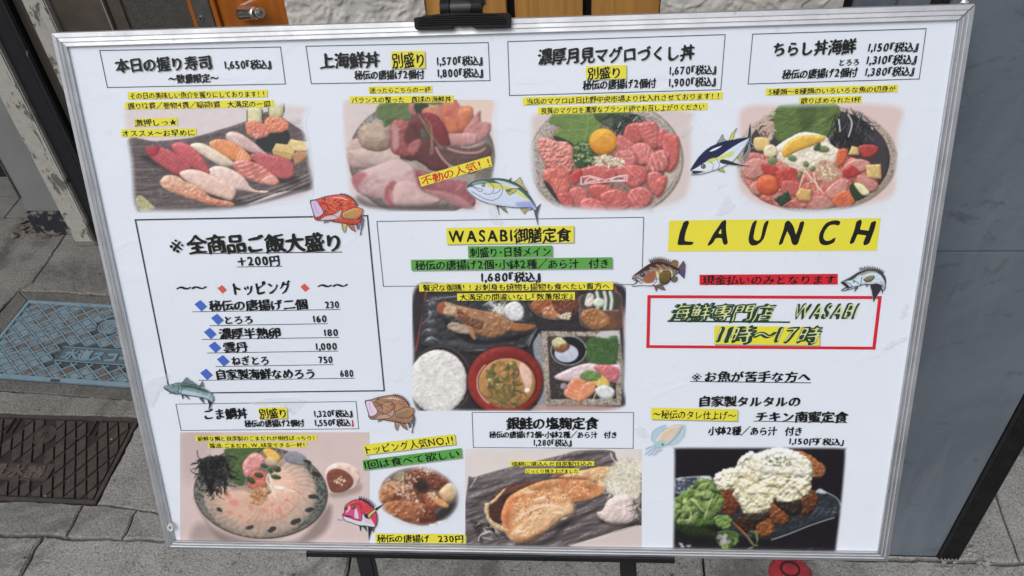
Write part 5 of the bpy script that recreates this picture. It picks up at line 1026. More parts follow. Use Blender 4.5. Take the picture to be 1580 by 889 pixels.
def fish_yellowtail():
    c = Can(718, 270, 838, 350, 710, 265, 10.46, step=.6)
    fin(c, [(560, 520), (600, 570), (630, 690), (615, 600), (640, 540)], (90, 90, 80)); fin(c, [(600, 520), (710, 560), (770, 665), (700, 620)], (150, 146, 90), 3)
    fin(c, [(960, 575), (1180, 600), (1080, 620), (1040, 680)], (176, 170, 110), 2); fin(c, [(780, 135), (825, 95), (820, 150)], (110, 120, 90)); fin(c, [(860, 175), (970, 85), (1020, 210), (1100, 330)], (196, 190, 120), 4)
    fin(c, [(1190, 610), (1230, 580), (1300, 515), (1250, 680), (1255, 850), (1230, 760)], (90, 90, 92))
    B = [(105, 235), (160, 180), (280, 130), (500, 105), (700, 115), (850, 160), (990, 240), (1110, 370), (1190, 500), (1235, 600), (1200, 620), (1130, 575), (950, 580), (720, 560), (600, 540), (450, 510), (300, 450), (190, 370), (120, 300)]
    c.lump(B, (206, 218, 230), (196, 208, 232), R=5, k=.3, dark=.3, soft=.7)
    c.flat([(110, 230), (180, 175), (300, 128), (520, 108), (720, 118), (860, 165), (1000, 250), (1120, 380), (1220, 560), (1100, 430), (960, 300), (760, 210), (520, 180), (300, 200), (130, 240)], (66, 96, 92), soft=1.5, nz=.1)
    c.flat([(560, 130), (740, 160), (940, 245), (900, 270), (700, 200), (580, 160)], (206, 224, 222), .9, soft=1.5); c.flat([(430, 170), (560, 190), (820, 250), (1000, 350), (1140, 470), (1000, 400), (800, 290), (640, 270), (470, 240)], (206, 208, 80), .95, soft=2)
    c.flat([(900, 500), (1150, 480), (1220, 600), (1100, 575), (960, 570)], (120, 134, 206), .6, soft=4); c.flat([(200, 180), (340, 140), (440, 160), (330, 190), (220, 210)], (150, 180, 164), .7, soft=2)
    for q in ([(110, 255), (200, 240), (280, 290), (330, 320), (370, 290)], [(450, 160), (530, 220), (540, 300), (480, 360), (380, 345)], [(540, 130), (650, 200), (690, 290), (640, 400), (540, 455), (420, 440), (300, 380), (190, 315)], [(530, 350), (600, 330), (660, 280)], [(120, 240), (190, 225), (280, 260), (360, 280)]): ink(c, q, .8, .75)
    ink(c, B, 1.1, .9, True); fin(c, [(730, 290), (830, 270), (940, 265), (870, 340), (800, 375), (760, 330)], (190, 180, 100), 3); c.flat([(735, 290), (830, 280), (790, 330)], (90, 92, 66), .7); eye(c, 378, 212, 22, (206, 196, 130)); return c

def fish_tuna():
    c = Can(1062, 186, 1168, 272, 1055, 185, 9.36, step=.6)
    fin(c, [(470, 345), (520, 270), (560, 205), (575, 270), (620, 300), (560, 320)], (150, 164, 150), 3); fin(c, [(650, 290), (690, 200), (765, 115), (720, 220), (700, 295)], (206, 206, 60)); fin(c, [(480, 710), (550, 680), (590, 755), (530, 740)], (190, 190, 90), 2); fin(c, [(760, 545), (800, 530), (850, 600), (800, 580)], (190, 196, 70))
    fin(c, [(925, 250), (940, 120), (960, 50), (965, 180), (960, 330), (1010, 380), (970, 410), (940, 290)], (52, 48, 66))
    c.flat([(940, 340), (960, 400), (930, 540), (880, 610), (850, 560), (880, 500), (920, 440)], (74, 50, 52), .6)
    B = [(95, 730), (130, 660), (230, 520), (350, 410), (480, 345), (600, 305), (760, 280), (940, 255), (935, 290), (850, 430), (720, 590), (640, 640), (520, 700), (400, 740), (250, 780), (110, 790), (160, 750)]
    c.lump(B, (206, 220, 234), (214, 224, 232), R=4, k=.3, dark=.3, soft=.7)
    c.flat([(95, 725), (130, 660), (230, 520), (350, 410), (480, 345), (600, 305), (760, 280), (940, 255), (800, 330), (640, 430), (480, 540), (400, 560), (320, 600), (240, 650), (160, 700)], (28, 34, 74), soft=1.2, nz=.15)
    c.flat([(370, 450), (430, 410), (550, 370), (480, 420), (410, 450)], (226, 230, 238)); c.flat([(480, 550), (600, 490), (720, 450), (700, 520), (560, 560), (500, 580)], (206, 214, 96), .9, soft=2); c.flat([(330, 590), (400, 550), (470, 550), (440, 600), (350, 620)], (206, 210, 90), .9, soft=2)
    c.flat([(120, 740), (180, 735), (280, 745), (150, 780)], (60, 50, 62)); fin(c, [(520, 590), (560, 570), (650, 590), (800, 640), (960, 665), (840, 662), (640, 640), (540, 620)], (44, 52, 56), smooth=True)
    for q in ([(380, 600), (425, 650), (410, 720)], [(470, 560), (515, 640), (490, 700)], [(100, 735), (200, 735), (300, 745)]): ink(c, q, .8, .6)
    for k in range(8): c.line([(640 + k * 28, 560 - k * 28), (700 + k * 26, 440 - k * 18)], .5, (170, 190, 206), .7)
    ink(c, B, .9, .85, True); eye(c, 280, 668, 26, (150, 130, 80))
    for k in range(8): c.flat(c.ell(760 + k * 22, 272 - k * 3, 8, 7), (28, 30, 56))
    return c

def fish_rockfish():
    c = Can(973, 392, 1060, 452, 970, 385, 12.69, step=.6)
    spines(c, [(430, 260), (490, 225), (600, 215), (700, 230), (800, 280)], 80, (110, 84, 62), .3)
    fin(c, [(790, 290), (840, 230), (900, 200), (960, 230), (960, 310), (930, 350), (850, 330)], (140, 110, 62), 4, smooth=True); fin(c, [(960, 370), (1010, 300), (1070, 215), (1110, 290), (1105, 430), (1085, 560), (1020, 500), (960, 440)], (100, 80, 96), 5)
    c.flat([(1020, 400), (1100, 430), (1085, 555), (1010, 480)], (80, 60, 130), .7, soft=2)
    fin(c, [(830, 590), (880, 520), (950, 540), (950, 600), (900, 635), (840, 620)], (110, 100, 80), 3, smooth=True); fin(c, [(490, 700), (660, 690), (720, 790), (640, 780), (580, 740), (540, 815)], (124, 96, 84), 3)
    B = [(65, 560), (100, 500), (180, 440), (300, 350), (430, 270), (560, 230), (700, 250), (820, 310), (960, 360), (980, 440), (900, 500), (830, 580), (740, 670), (600, 690), (420, 710), (250, 700), (100, 715), (70, 690), (170, 630), (110, 600)]
    c.lump(B, (96, 62, 48), (206, 214, 216), R=6, k=.4, nz=.4, ns=3, dark=.5, soft=.7)
    c.flat([(300, 350), (430, 270), (560, 230), (700, 250), (960, 360), (970, 410), (800, 360), (600, 330), (420, 380), (260, 440), (110, 520), (180, 440)], (58, 38, 36), .95, soft=1.5, nz=.2)
    c.flat([(280, 600), (300, 520), (400, 440), (520, 440), (520, 560), (440, 640), (340, 660)], (160, 96, 68), .95, nz=.15); c.flat([(530, 430), (570, 430), (600, 540), (570, 570), (540, 500)], (206, 200, 140)); c.flat([(600, 380), (660, 390), (630, 460)], (214, 190, 90)); c.flat([(800, 390), (850, 430), (850, 540), (820, 480)], (214, 206, 150))
    c.flat([(90, 700), (250, 640), (450, 660), (540, 580), (520, 660), (400, 700), (200, 700)], (214, 220, 224), .9); c.flat([(540, 580), (600, 620), (560, 690), (500, 690)], (196, 220, 232), .9)
    for q in ([(420, 350), (500, 370), (530, 420)], [(540, 300), (620, 330), (640, 380)], [(660, 300), (740, 350), (760, 400)], [(780, 340), (840, 380)]): c.line(q, 3, (170, 130, 104), .8)
    c.flat([(75, 560), (130, 560), (180, 620), (110, 690), (150, 620), (100, 590)], (52, 40, 46)); c.flat([(95, 570), (125, 585), (140, 610), (100, 600)], (226, 214, 216))
    f = [(600, 560), (620, 470), (700, 420), (800, 420), (830, 500), (800, 610), (720, 670), (620, 650)]; c.lump(f, (128, 104, 52), (96, 76, 44), R=4, k=.4, st=(1.3, 2.6, (60, 50, 30), .7)); ink(c, f, .9, .9, True)
    for q in ([(120, 530), (260, 590), (250, 660), (180, 600)], [(540, 560), (540, 620), (480, 690)]): ink(c, q, .9, .8)
    ink(c, B, 1, .9, True); eye(c, 270, 490, 34, (70, 80, 96)); return c

def fish_sea_bass():
    c = Can(1296, 406, 1370, 467, 1290, 400, 12.7, step=.6)
    spines(c, [(460, 210), (600, 180), (740, 190), (860, 230), (910, 280)], 55, (120, 124, 128), .2)
    fin(c, [(660, 490), (880, 480), (890, 560), (800, 700), (730, 830), (700, 620)], (52, 46, 54), 4); fin(c, [(360, 625), (370, 560), (430, 550)], (90, 94, 100)); fin(c, [(570, 490), (630, 490), (600, 535)], (120, 126, 130)); fin(c, [(880, 540), (910, 600), (905, 670), (880, 590)], (70, 74, 80)); fin(c, [(910, 600), (960, 560), (930, 620)], (150, 156, 160))
    B = [(90, 450), (160, 410), (280, 350), (420, 260), (560, 205), (700, 195), (840, 220), (920, 290), (965, 380), (965, 500), (955, 570), (900, 520), (800, 480), (680, 490), (560, 490), (470, 510), (380, 550), (240, 590), (120, 615), (110, 590), (190, 540), (150, 500)]
    c.lump(B, (190, 212, 222), (206, 220, 228), R=5, k=.4, dark=.4, soft=.7, nz=.2)
    c.flat([(160, 410), (280, 350), (420, 260), (560, 205), (700, 195), (840, 220), (920, 290), (965, 380), (965, 500), (930, 400), (860, 300), (740, 240), (600, 240), (440, 300), (320, 390), (200, 420)], (58, 60, 60), .95, soft=1.5); c.flat([(460, 290), (600, 225), (740, 225), (800, 250), (640, 260), (500, 310)], (150, 150, 120), .9, soft=1.5)
    c.flat([(95, 450), (160, 440), (260, 540), (180, 570), (120, 600), (190, 530), (150, 500)], (40, 40, 46)); c.flat([(860, 420), (950, 480), (950, 540), (880, 500)], (170, 160, 176), .7, soft=2)
    f = [(530, 390), (620, 340), (730, 320), (735, 370), (660, 430), (580, 435)]; c.lump(f, (150, 126, 90), (110, 94, 76), R=3); ink(c, f, .8, .9, True)
    for q in ([(160, 430), (260, 470), (300, 520), (260, 545)], [(490, 350), (485, 430), (470, 510)], [(190, 590), (300, 540), (440, 520)], [(320, 400), (400, 440), (440, 480)]): ink(c, q, 1, .8)
    ink(c, B, 1.1, .9, True); eye(c, 345, 430, 16, (206, 214, 200)); return c

def fish_mackerel():
    c = Can(252, 578, 334, 636, 245, 570, 12.69, step=.6)
    fin(c, [(460, 260), (545, 150), (620, 210), (780, 310), (640, 290)], (110, 134, 134), 4); fin(c, [(800, 320), (860, 225), (890, 340)], (110, 128, 130), 2); fin(c, [(455, 490), (500, 500), (475, 570)], (60, 66, 70)); fin(c, [(510, 500), (570, 510), (600, 578)], (90, 96, 100)); fin(c, [(800, 555), (880, 550), (885, 660), (850, 610)], (80, 84, 90)); fin(c, [(960, 590), (1060, 560), (1090, 590), (1040, 680), (985, 790), (995, 680)], (52, 40, 54))
    for k in range(5): c.flat(c.ell(900 + k * 34, 380 + k * 22, 12, 14), (56, 60, 66))
    B = [(110, 325), (250, 290), (380, 255), (500, 260), (640, 285), (780, 320), (900, 380), (1020, 450), (1085, 560), (1060, 640), (1000, 610), (900, 560), (760, 530), (600, 510), (450, 480), (330, 480), (230, 440), (120, 370)]
    c.lump(B, (84, 120, 112), (176, 196, 214), R=5, k=.5, dark=.5, nz=.3, ns=3, soft=.7)
    c.flat([(460, 300), (640, 300), (860, 370), (1000, 450), (900, 440), (700, 370), (500, 350)], (56, 84, 78), .8, soft=1.5, nz=.4, ns=2); c.flat([(450, 400), (640, 420), (860, 480), (1000, 560), (860, 530), (600, 490), (450, 460)], (186, 206, 224), .8, soft=2)
    for k in range(20): c.flat(c.ell(560 + (k % 10) * 42, 360 + (k % 10) * 14 + (k // 10) * 34, 12, 8), (130, 170, 150), .7)
    for q in ([(120, 340), (220, 420), (330, 440)], [(370, 290), (400, 370), (370, 430)], [(440, 290), (465, 380), (440, 470)], [(450, 290), (640, 320), (860, 390)]): ink(c, q, .9, .7)
    ink(c, B, .9, .8, True); eye(c, 300, 325, 18, (110, 150, 140)); return c

def fish_red_bream():
    c = Can(519, 762, 597, 837, 515, 755, 11.11, step=.6)
    fin(c, [(440, 610), (490, 620), (460, 710)], (60, 60, 66)); fin(c, [(490, 620), (560, 620), (575, 715)], (70, 70, 80)); fin(c, [(590, 610), (700, 620), (640, 730), (605, 860), (600, 740)], (52, 44, 50), 2); fin(c, [(650, 630), (710, 640), (680, 730)], (90, 90, 70)); c.line([(70, 515), (160, 518)], 1.2, (70, 60, 66), .8)
    spines(c, [(430, 170), (540, 190), (620, 250), (680, 320)], 62, (90, 50, 60), .2)
    B = [(150, 425), (185, 380), (190, 300), (240, 235), (330, 185), (430, 168), (540, 195), (640, 270), (720, 370), (750, 480), (740, 590), (700, 640), (560, 620), (430, 610), (320, 570), (220, 540), (170, 490), (160, 450)]
    c.lump(B, (204, 68, 76), (206, 70, 110), R=6, k=.4, dark=.45, nz=.3, ns=3, soft=.7)
    c.flat([(160, 460), (260, 480), (360, 520), (480, 530), (500, 420), (560, 480), (640, 500), (700, 590), (690, 640), (540, 620), (420, 600), (300, 560), (190, 520)], (206, 222, 224), .95, soft=1.2); c.flat([(520, 490), (640, 500), (690, 580), (560, 560)], (216, 180, 206), .8, soft=2); c.flat([(640, 470), (720, 400), (745, 520), (715, 610), (680, 560)], (206, 62, 86), .9)
    c.flat([(170, 430), (250, 370), (340, 330), (440, 360), (480, 440), (460, 510), (340, 480), (200, 440)], (206, 78, 134), .9, soft=1.2); c.flat([(370, 330), (400, 340), (430, 490), (360, 480)], (226, 206, 222), .9); c.flat([(240, 300), (290, 280), (270, 360), (210, 390)], (226, 170, 190), .9)
    c.flat([(190, 440), (260, 440), (320, 470), (230, 465)], (90, 40, 60)); c.flat([(205, 310), (240, 290), (240, 340), (205, 350)], (60, 30, 44), .8)
    for q in ([(430, 200), (480, 280), (470, 350), (490, 430), (480, 530)], [(300, 250), (420, 240), (460, 300)], [(180, 430), (340, 480), (470, 530)], [(510, 290), (620, 330), (500, 400)], [(520, 200), (600, 260), (660, 340)]): ink(c, q, .9, .75)
    c.flat([(510, 290), (640, 330), (560, 380), (500, 360)], (214, 60, 66), .9)
    ink(c, B, 1.2, .95, True); f = [(540, 470), (620, 390), (720, 320), (870, 240), (740, 350), (640, 450), (610, 500)]; c.flat(f, (196, 190, 100), smooth=False); ink(c, f, 1, .95, True, False); c.flat([(700, 330), (870, 240), (730, 350)], (40, 44, 40), smooth=False); c.flat([(520, 430), (570, 410), (600, 480), (550, 480)], (50, 50, 50)); eye(c, 340, 300, 24, (90, 110, 90)); return c

def fish_squid():
    c = Can(992, 650, 1058, 705, 960, 560, 2.702, step=.6)
    O = (120, 140, 160)
    b = [(140, 330), (150, 290), (185, 260), (215, 262), (250, 262), (256, 290), (230, 330), (190, 345), (150, 350)]
    c.flat([(122, 322), (130, 280), (182, 258), (165, 300), (150, 330)], (170, 200, 214), smooth=True); ink(c, [(122, 322), (130, 280), (182, 258)], .7, .6, col=O)
    c.flat([(180, 300), (256, 256), (258, 300), (225, 335), (185, 340)], (176, 204, 216), smooth=True); ink(c, [(256, 256), (258, 300), (225, 335), (185, 340)], .7, .6, col=O)
    c.lump([(132, 335), (160, 290), (215, 258), (250, 262), (232, 300), (190, 340), (150, 352)], (206, 190, 170), (206, 214, 220), R=6, k=.4, dark=.3); ink(c, [(132, 335), (160, 290), (215, 258), (250, 262), (232, 300), (190, 340), (150, 352)], .6, .5, True, col=O)
    c.flat([(165, 300), (215, 268), (200, 300), (160, 330)], (226, 190, 140), .7, soft=3); c.flat([(135, 330), (175, 320), (180, 345), (140, 355)], (150, 200, 196), .8, soft=1.5)
    for q in ([(140, 350), (115, 365), (96, 380)], [(145, 350), (125, 372), (110, 384)], [(140, 345), (110, 352), (98, 360)], [(150, 352), (140, 375), (128, 382)], [(155, 350), (160, 362), (140, 368)]): c.line(q, 3.2, (176, 190, 214), .9, taper=.5); c.line(q, .6, O, .6)
    eye(c, 168, 338, 3.2, (60, 150, 120)); return c
# ---------------------------------------------------------------- utility covers
def cover(o2, ang, W, D, label, cat_m, rib_m, pad_m, kind):
    r = empty('utility_cover', (o2[0], o2[1], 0), (0, 0, ang)); tag(r, label, 'cover', None)
    # local: u to the right, v towards the viewer (negative y)
    def bb(name, u0, v0, u1, v1, z0, z1, m, bev=.0008, par=r): return bbox_part(name, (u0, -v1, z0), (u1, -v0, z1), m, par, bev)
    return r, bb
def relief_text(name, txt, m, parent, x, y, h, wdt, z, th=.0014, off=.01):
    V, T, L = layout(txt, off, .01, .004)
    V = V * (wdt / L, h) + (x, y); bm = bmesh.new(); vs = [bm.verts.new((a, b, z)) for a, b in V]
    for t in T:
        try: bm.faces.new([vs[i] for i in t])
        except ValueError: pass
    r = bmesh.ops.extrude_face_region(bm, geom=bm.faces[:]); bmesh.ops.translate(bm, vec=(0, 0, th), verts=[e for e in r['geom'] if isinstance(e, bmesh.types.BMVert)])
    return bmo(name, bm, m, parent)
def ring(bm, cx, cy, rx, ry, w, z0, z1, n=32, ang=0):
    def pt(r, k, z): t = k * 2 * math.pi / n; x, y = (rx + r) * math.cos(t), (ry + r) * math.sin(t); return bm.verts.new((cx + x * math.cos(ang) - y * math.sin(ang), cy + x * math.sin(ang) + y * math.cos(ang), z))
    R = [[pt(a, k, z) for k in range(n)] for a, z in ((0, z0), (0, z1), (-w, z1), (-w, z0))]
    for q in range(3):
        for k in range(n): bm.faces.new((R[q][k], R[q][(k + 1) % n], R[q + 1][(k + 1) % n], R[q + 1][k]))

M_BLUEC = simple('worn_blue_paint', (.15, .25, .32), (.20, .28, .33), 30, .6, bump=.0006, bsc=120)
q = Mat('blue_paint_worn_to_rust', .7); q.color(q.mix(q.ramp(q.noise(17, 5, .7), .48, .60), q.mix(q.ramp(q.noise(60, 4), .4, .7), (.14, .21, .255), (.21, .27, .30)), (.12, .09, .075))); q.bump(q.noise(150, 4), .0006); M_PADB = q.m
M_RIB_DK = simple('dark_blue_recess', (.045, .065, .08), (.06, .056, .05), 40, .85, bump=.0006)  # recess coloured darker than the ribs and pads
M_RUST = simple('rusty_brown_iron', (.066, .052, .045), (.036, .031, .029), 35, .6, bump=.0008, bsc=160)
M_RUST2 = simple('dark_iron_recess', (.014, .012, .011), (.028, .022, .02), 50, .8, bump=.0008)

def clip_poly(poly, u0, v0, u1, v1):
    P = poly
    for ax, lim, sg in ((0, u0, 1), (0, u1, -1), (1, v0, 1), (1, v1, -1)):
        Q = []
        for i in range(len(P)):
            a, b = P[i - 1], P[i]; fa, fb = sg * (a[ax] - lim), sg * (b[ax] - lim)
            if (fa < 0) != (fb < 0): t = fa / (fa - fb); Q.append((a[0] + (b[0] - a[0]) * t, a[1] + (b[1] - a[1]) * t))
            if fb >= 0: Q.append(b)
        P = Q
        if len(P) < 3: return []
    return P
def prism(poly, z0, z1, ins=.0008):
    c = np.mean(poly, 0); V = [(x, -y, z0) for x, y in poly]
    top = []
    for x, y in poly: d = np.array((x, y)) - c; L = np.linalg.norm(d) + 1e-9; e = d * (1 - min(ins * 1.4 / L, .5)) + c; top.append((e[0], -e[1], z1))
    n = len(poly); return V + top, [tuple(range(n, 2 * n))] + [(i, n + i, n + (i + 1) % n, (i + 1) % n) for i in range(n)]

# blue cover
W_, D_ = BL[2], BL[3]
r, bb = cover(BL[0], BL[1], W_, D_, 'worn light blue cover of a water valve box, lattice pattern, left of the board', None, None, None, 0)
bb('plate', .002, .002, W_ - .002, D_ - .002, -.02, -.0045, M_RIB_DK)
e = .011
bb('border', .002, .002, W_ - .002, e, -.02, .0005, M_BLUEC); bb('border', .002, D_ - e - .003, W_ - .002, D_ - .002, -.02, .0005, M_BLUEC); bb('border', .002, e + .0005, e, D_ - e - .0035, -.02, .0004, M_BLUEC); bb('border', W_ - e, e + .0005, W_ - .002, D_ - e - .0035, -.02, .0004, M_BLUEC)
cxo, cyo = .256, .074     # oval boss
tx0, ty0, tx1, ty1 = .178, .144, .372, .189   # name plate
px_, py_ = .0385, .0300
rows = int(D_ / (py_ / 2)) + 2
for j in range(rows):
    for i in range(int(W_ / px_) + 2):
        u = i * px_ + (px_ / 2 if j % 2 else 0); v = .004 + j * py_ / 2
        if u < 0 or (abs(u - cxo) < .034 and abs(v - cyo) < .026) or (tx0 - .012 < u < tx1 + .012 and ty0 - .012 < v < ty1 + .012): continue
        a, b = px_ / 2 - .0032, py_ / 2 - .0025
        P = clip_poly([(u - a, v), (u - a * .45, v - b * .66), (u, v - b), (u + a * .45, v - b * .66), (u + a, v), (u + a * .45, v + b * .66), (u, v + b), (u - a * .45, v + b * .66)], e + .002, e + .002, W_ - e - .002, D_ - e - .005)
        if len(P) < 3 or abs(sum(P[k - 1][0] * P[k][1] - P[k][0] * P[k - 1][1] for k in range(len(P)))) < .00012: continue
        V, F = prism(P, -.0045, -.0012, .002); mesh('pad', V, F, M_PADB, r)
def ribs(sgn):
    s = py_ / px_
    for k in range(-14, 26):
        c0 = (k + .5) * py_ + .004; line = []
        # v = sgn * s * u + c
        c_ = c0 if sgn > 0 else c0
        if sgn < 0: c_ = c0
        w = .0015 * math.sqrt(1 + s * s)
        P = clip_poly([(0, c_ - w), (W_, sgn * s * W_ + c_ - w), (W_, sgn * s * W_ + c_ + w), (0, c_ + w)], e, e, W_ - e, D_ - e - .003)
        if len(P) < 3: continue
        # cut out the name plate and the boss by splitting the bar into short lengths
        us = [p[0] for p in P]; u0, u1 = min(us), max(us); n = max(1, int((u1 - u0) / .0055)); run = []
        segs = []
        for q_ in range(n):
            a, b = u0 + (u1 - u0) * q_ / n, u0 + (u1 - u0) * (q_ + 1) / n; m = (a + b) / 2; v = sgn * s * m + c_
            bad = (abs(m - cxo) / .030) ** 2 + (abs(v - cyo) / .023) ** 2 < 1 or (tx0 - .004 < m < tx1 + .004 and ty0 - .004 < v < ty1 + .004)
            if bad:
                if run: segs.append((run[0], run[-1])); run = []
            else: run = [run[0] if run else a, b]
        if run: segs.append((run[0], run[-1]))
        for a, b in segs:
            if b - a < .003: continue
            Q = clip_poly(P, a, -1, b, 9)
            if len(Q) >= 3: V, F = prism(Q, -.0045, -.0002 - (.0002 if sgn > 0 else 0), .0005); mesh('rib', V, F, M_BLUEC, r)
ribs(1); ribs(-1)
bb('name_plate', tx0, ty0, tx1, ty1, -.0045, -.0030, simple('shaded_blue_plate', (.075, .115, .145), (.10, .14, .165), 60, .8))
bb('plate_frame', tx0, ty0, tx1, ty0 + .002, -.0022, .0002, M_BLUEC); bb('plate_frame', tx0, ty1 - .002, tx1, ty1, -.0022, .0002, M_BLUEC); bb('plate_frame', tx0, ty0 + .002, tx0 + .002, ty1 - .002, -.0022, .0001, M_BLUEC); bb('plate_frame', tx1 - .002, ty0 + .002, tx1, ty1 - .002, -.0022, .0001, M_BLUEC)
relief_text('raised_lettering', '水道スコー', M_BLUEC, r, tx0 + .014, -(ty1 - .010), .031, tx1 - tx0 - .026, -.0030, .0030, off=.03)
bm = bmesh.new(); cyl(bm, (cxo, -cyo, -.0045), (cxo, -cyo, -.0016), .0275, .0262, 32); bmesh.ops.scale(bm, vec=(1, .82, 1), space=Matrix.Translation((-cxo, cyo, 0)), verts=bm.verts); bmo('boss', bm, M_PADB, r)
bm = bmesh.new(); ring(bm, cxo, -cyo, .0275, .0225, .0028, -.004, .0003); ring(bm, cxo, -cyo, .019, .0155, .0015, -.002, -.0004); bmo('boss_ring', bm, M_BLUEC, r)
relief_text('raised_mark', 'ル', M_BLUEC, r, cxo - .010, -cyo - .008, .021, .021, -.0016, .0015)
bb('pry_slot', .205, D_ - .0085, .228, D_ - .0005, .0002, .0010, M_RIB_DK)

# brown cover (its right end in view)
r, bb = cover(BR_TR + np.array([-BR_W * math.cos(BR_A), -BR_W * math.sin(BR_A)]), BR_A, BR_W, BR_D, 'rusty brown cover of a water meter box at the lower left, skewed tread pattern', None, None, None, 0)
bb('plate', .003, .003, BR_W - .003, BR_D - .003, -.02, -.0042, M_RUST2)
e = .010
for a in ((.002, .001, BR_W - .002, e), (.002, BR_D - e, BR_W - .002, BR_D - .001), (.002, e + .0005, e, BR_D - e - .0005), (BR_W - e, e + .0005, BR_W - .002, BR_D - e - .0005)): bb('frame_rail', *a, -.02, .0006, M_RUST)
hx = [(BR_W - .088, .012), (BR_W - .272, .012)]
mcx, mcy = BR_W - .190, .052
lx0_, ly0_, lx1_, ly1_ = BR_W - .285, .122, BR_W - .128, .163
va, vb = np.array((.0170, .0357)), np.array((.0129, -.0220))
for i in range(-6, 32):
    for j in range(-14, 24):
        o_ = np.array((.02, .01)) + va * j + vb * i
        if not (-.05 < o_[0] < BR_W + .05 and -.05 < o_[1] < BR_D + .05): continue
        P = [tuple(o_ + va * s0 + vb * t0) for s0, t0 in ((.04, .07), (.96, .07), (.96, .93), (.04, .93))][::-1]
        c = np.mean(P, 0)
        if (abs(c[0] - mcx) / .031) ** 2 + (abs(c[1] - mcy) / .030) ** 2 < 1 or (lx0_ - .004 < c[0] < lx1_ + .004 and ly0_ - .006 < c[1] < ly1_ + .006) or any(abs(c[0] - h[0]) < .014 and c[1] < .055 for h in hx): continue
        P = clip_poly(P, e + .003, e + .003, BR_W - e - .003, BR_D - e - .003)
        if len(P) < 3 or abs(sum(P[k - 1][0] * P[k][1] - P[k][0] * P[k - 1][1] for k in range(len(P)))) < .00016: continue
        V, F = prism(P, -.0042, -.0002, .0009); mesh('tread', V, F, M_RUST, r)
for h in hx:
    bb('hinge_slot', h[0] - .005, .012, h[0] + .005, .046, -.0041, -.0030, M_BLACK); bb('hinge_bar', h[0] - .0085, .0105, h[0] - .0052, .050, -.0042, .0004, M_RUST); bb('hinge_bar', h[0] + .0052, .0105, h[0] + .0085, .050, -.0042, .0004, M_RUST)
bb('name_plate', lx0_, ly0_, lx1_, ly1_, -.0042, -.0024, M_RUST); bb('plate_frame', lx0_, ly0_, lx1_, ly0_ + .002, -.0024, -.0002, M_RUST); bb('plate_frame', lx0_, ly1_ - .002, lx1_, ly1_, -.0024, -.0002, M_RUST); bb('plate_frame', lx1_ - .002, ly0_ + .002, lx1_, ly1_ - .002, -.0024, -.0003, M_RUST)
relief_text('raised_lettering', '量水器', simple('rubbed_iron_lettering', (.11, .088, .075), (.07, .056, .048), 60, .5), r, lx0_ + .018, -(ly1_ - .010), .029, .124, -.0024, .0026, off=.03)
bm = bmesh.new(); cyl(bm, (mcx, -mcy, -.0042), (mcx, -mcy, -.0018), .024, .023, 32); bmo('boss', bm, M_RUST, r); bm = bmesh.new(); ring(bm, mcx, -mcy, .0245, .0245, .0024, -.004, .0001); bmo('boss_ring', bm, M_RUST, r)
relief_text('raised_mark', 'ル', M_RUST, r, mcx - .012, -mcy - .009, .024, .025, -.0018, .0018)
bb('lifting_slot', BR_W - .30, BR_D - .0095, BR_W - .278, BR_D - .0025, .0005, .0012, M_BLACK)

# round red cap let into the gutter, under the board's lower rail
rp = on_ground(1220, 886); r = empty('red_cap', (rp[0], rp[1], -.004)); tag(r, 'round faded red plastic cap in the gutter below the lower right of the board', 'cap')
M_REDP = simple('dirty_red_plastic', (.42, .035, .05), (.16, .03, .035), 45, .45, bump=.0006, a=.45, b=.7)
bm = bmesh.new(); cyl(bm, (0, 0, 0), (0, 0, .006), .037, .033, 40); bmo('disc', bm, M_REDP, r, bevel=.0015)
bm = bmesh.new(); ring(bm, 0, .008, .017, .015, .0035, .0056, .0072); bmo('groove_ring', bm, simple('dark_red_groove', (.06, .01, .015), (.02, .01, .01), 60, .7), r)
# small litter on the paving by the door sill
def litter(name, c, n, spread, size, m, label, cat, seed):
    rs = random.Random(seed); V, F = [], []
    for k in range(n):
        x, y = c[0] + rs.gauss(0, spread[0]), c[1] + rs.gauss(0, spread[1]); s = size * rs.uniform(.5, 1.4); a = rs.uniform(0, 6.3); b = len(V); m_ = 7
        V.append((x, y, .004 + s * .35))
        for i in range(m_):
            t = a + i * 2 * math.pi / m_; rr = s * rs.uniform(.5, 1.2); V.append((x + rr * math.cos(t) * 1.4, y + rr * math.sin(t), rs.uniform(.0005, s * .7)))
        for i in range(m_): F.append((b, b + 1 + i, b + 1 + (i + 1) % m_))
    return tag(mesh(name, V, F, m, None), label, cat, kind='stuff')
lp = on_ground(78, 352)
litter('dry_leaves', lp, 44, (.045, .018), .012, simple('dry_leaf_litter', (.19, .15, .11), (.05, .04, .032), 70, .9), 'dry leaves and crumbs heaped under the chipped kick board', 'litter', 3)
lp = on_ground(1478, 866); litter('concrete_crumbs', lp, 24, (.03, .014), .005, M_CONC2, 'grit and crumbs at the foot of the ribbed black edge strip', 'litter', 5)
rs = random.Random(8); V, F = [], []
for k in range(420):
    x, y = rs.uniform(-1.5, 1.1), rs.uniform(.62, 1.62); s = rs.choice((.0012, .0016, .002, .003)); b = len(V)
    V += [(x - s, y - s * .6, .0004), (x + s, y - s, .0004), (x + s * .7, y + s, .0004), (x - s * .8, y + s * .7, .0004), (x, y, s * 1.1)]; F += [(b, b + 1, b + 4), (b + 1, b + 2, b + 4), (b + 2, b + 3, b + 4), (b + 3, b, b + 4)]
tag(mesh('grit', V, F, simple('grit_stone', (.25, .24, .22), (.03, .028, .025), 30, .9)), 'fine grit scattered over the pavement', 'grit', kind='stuff')

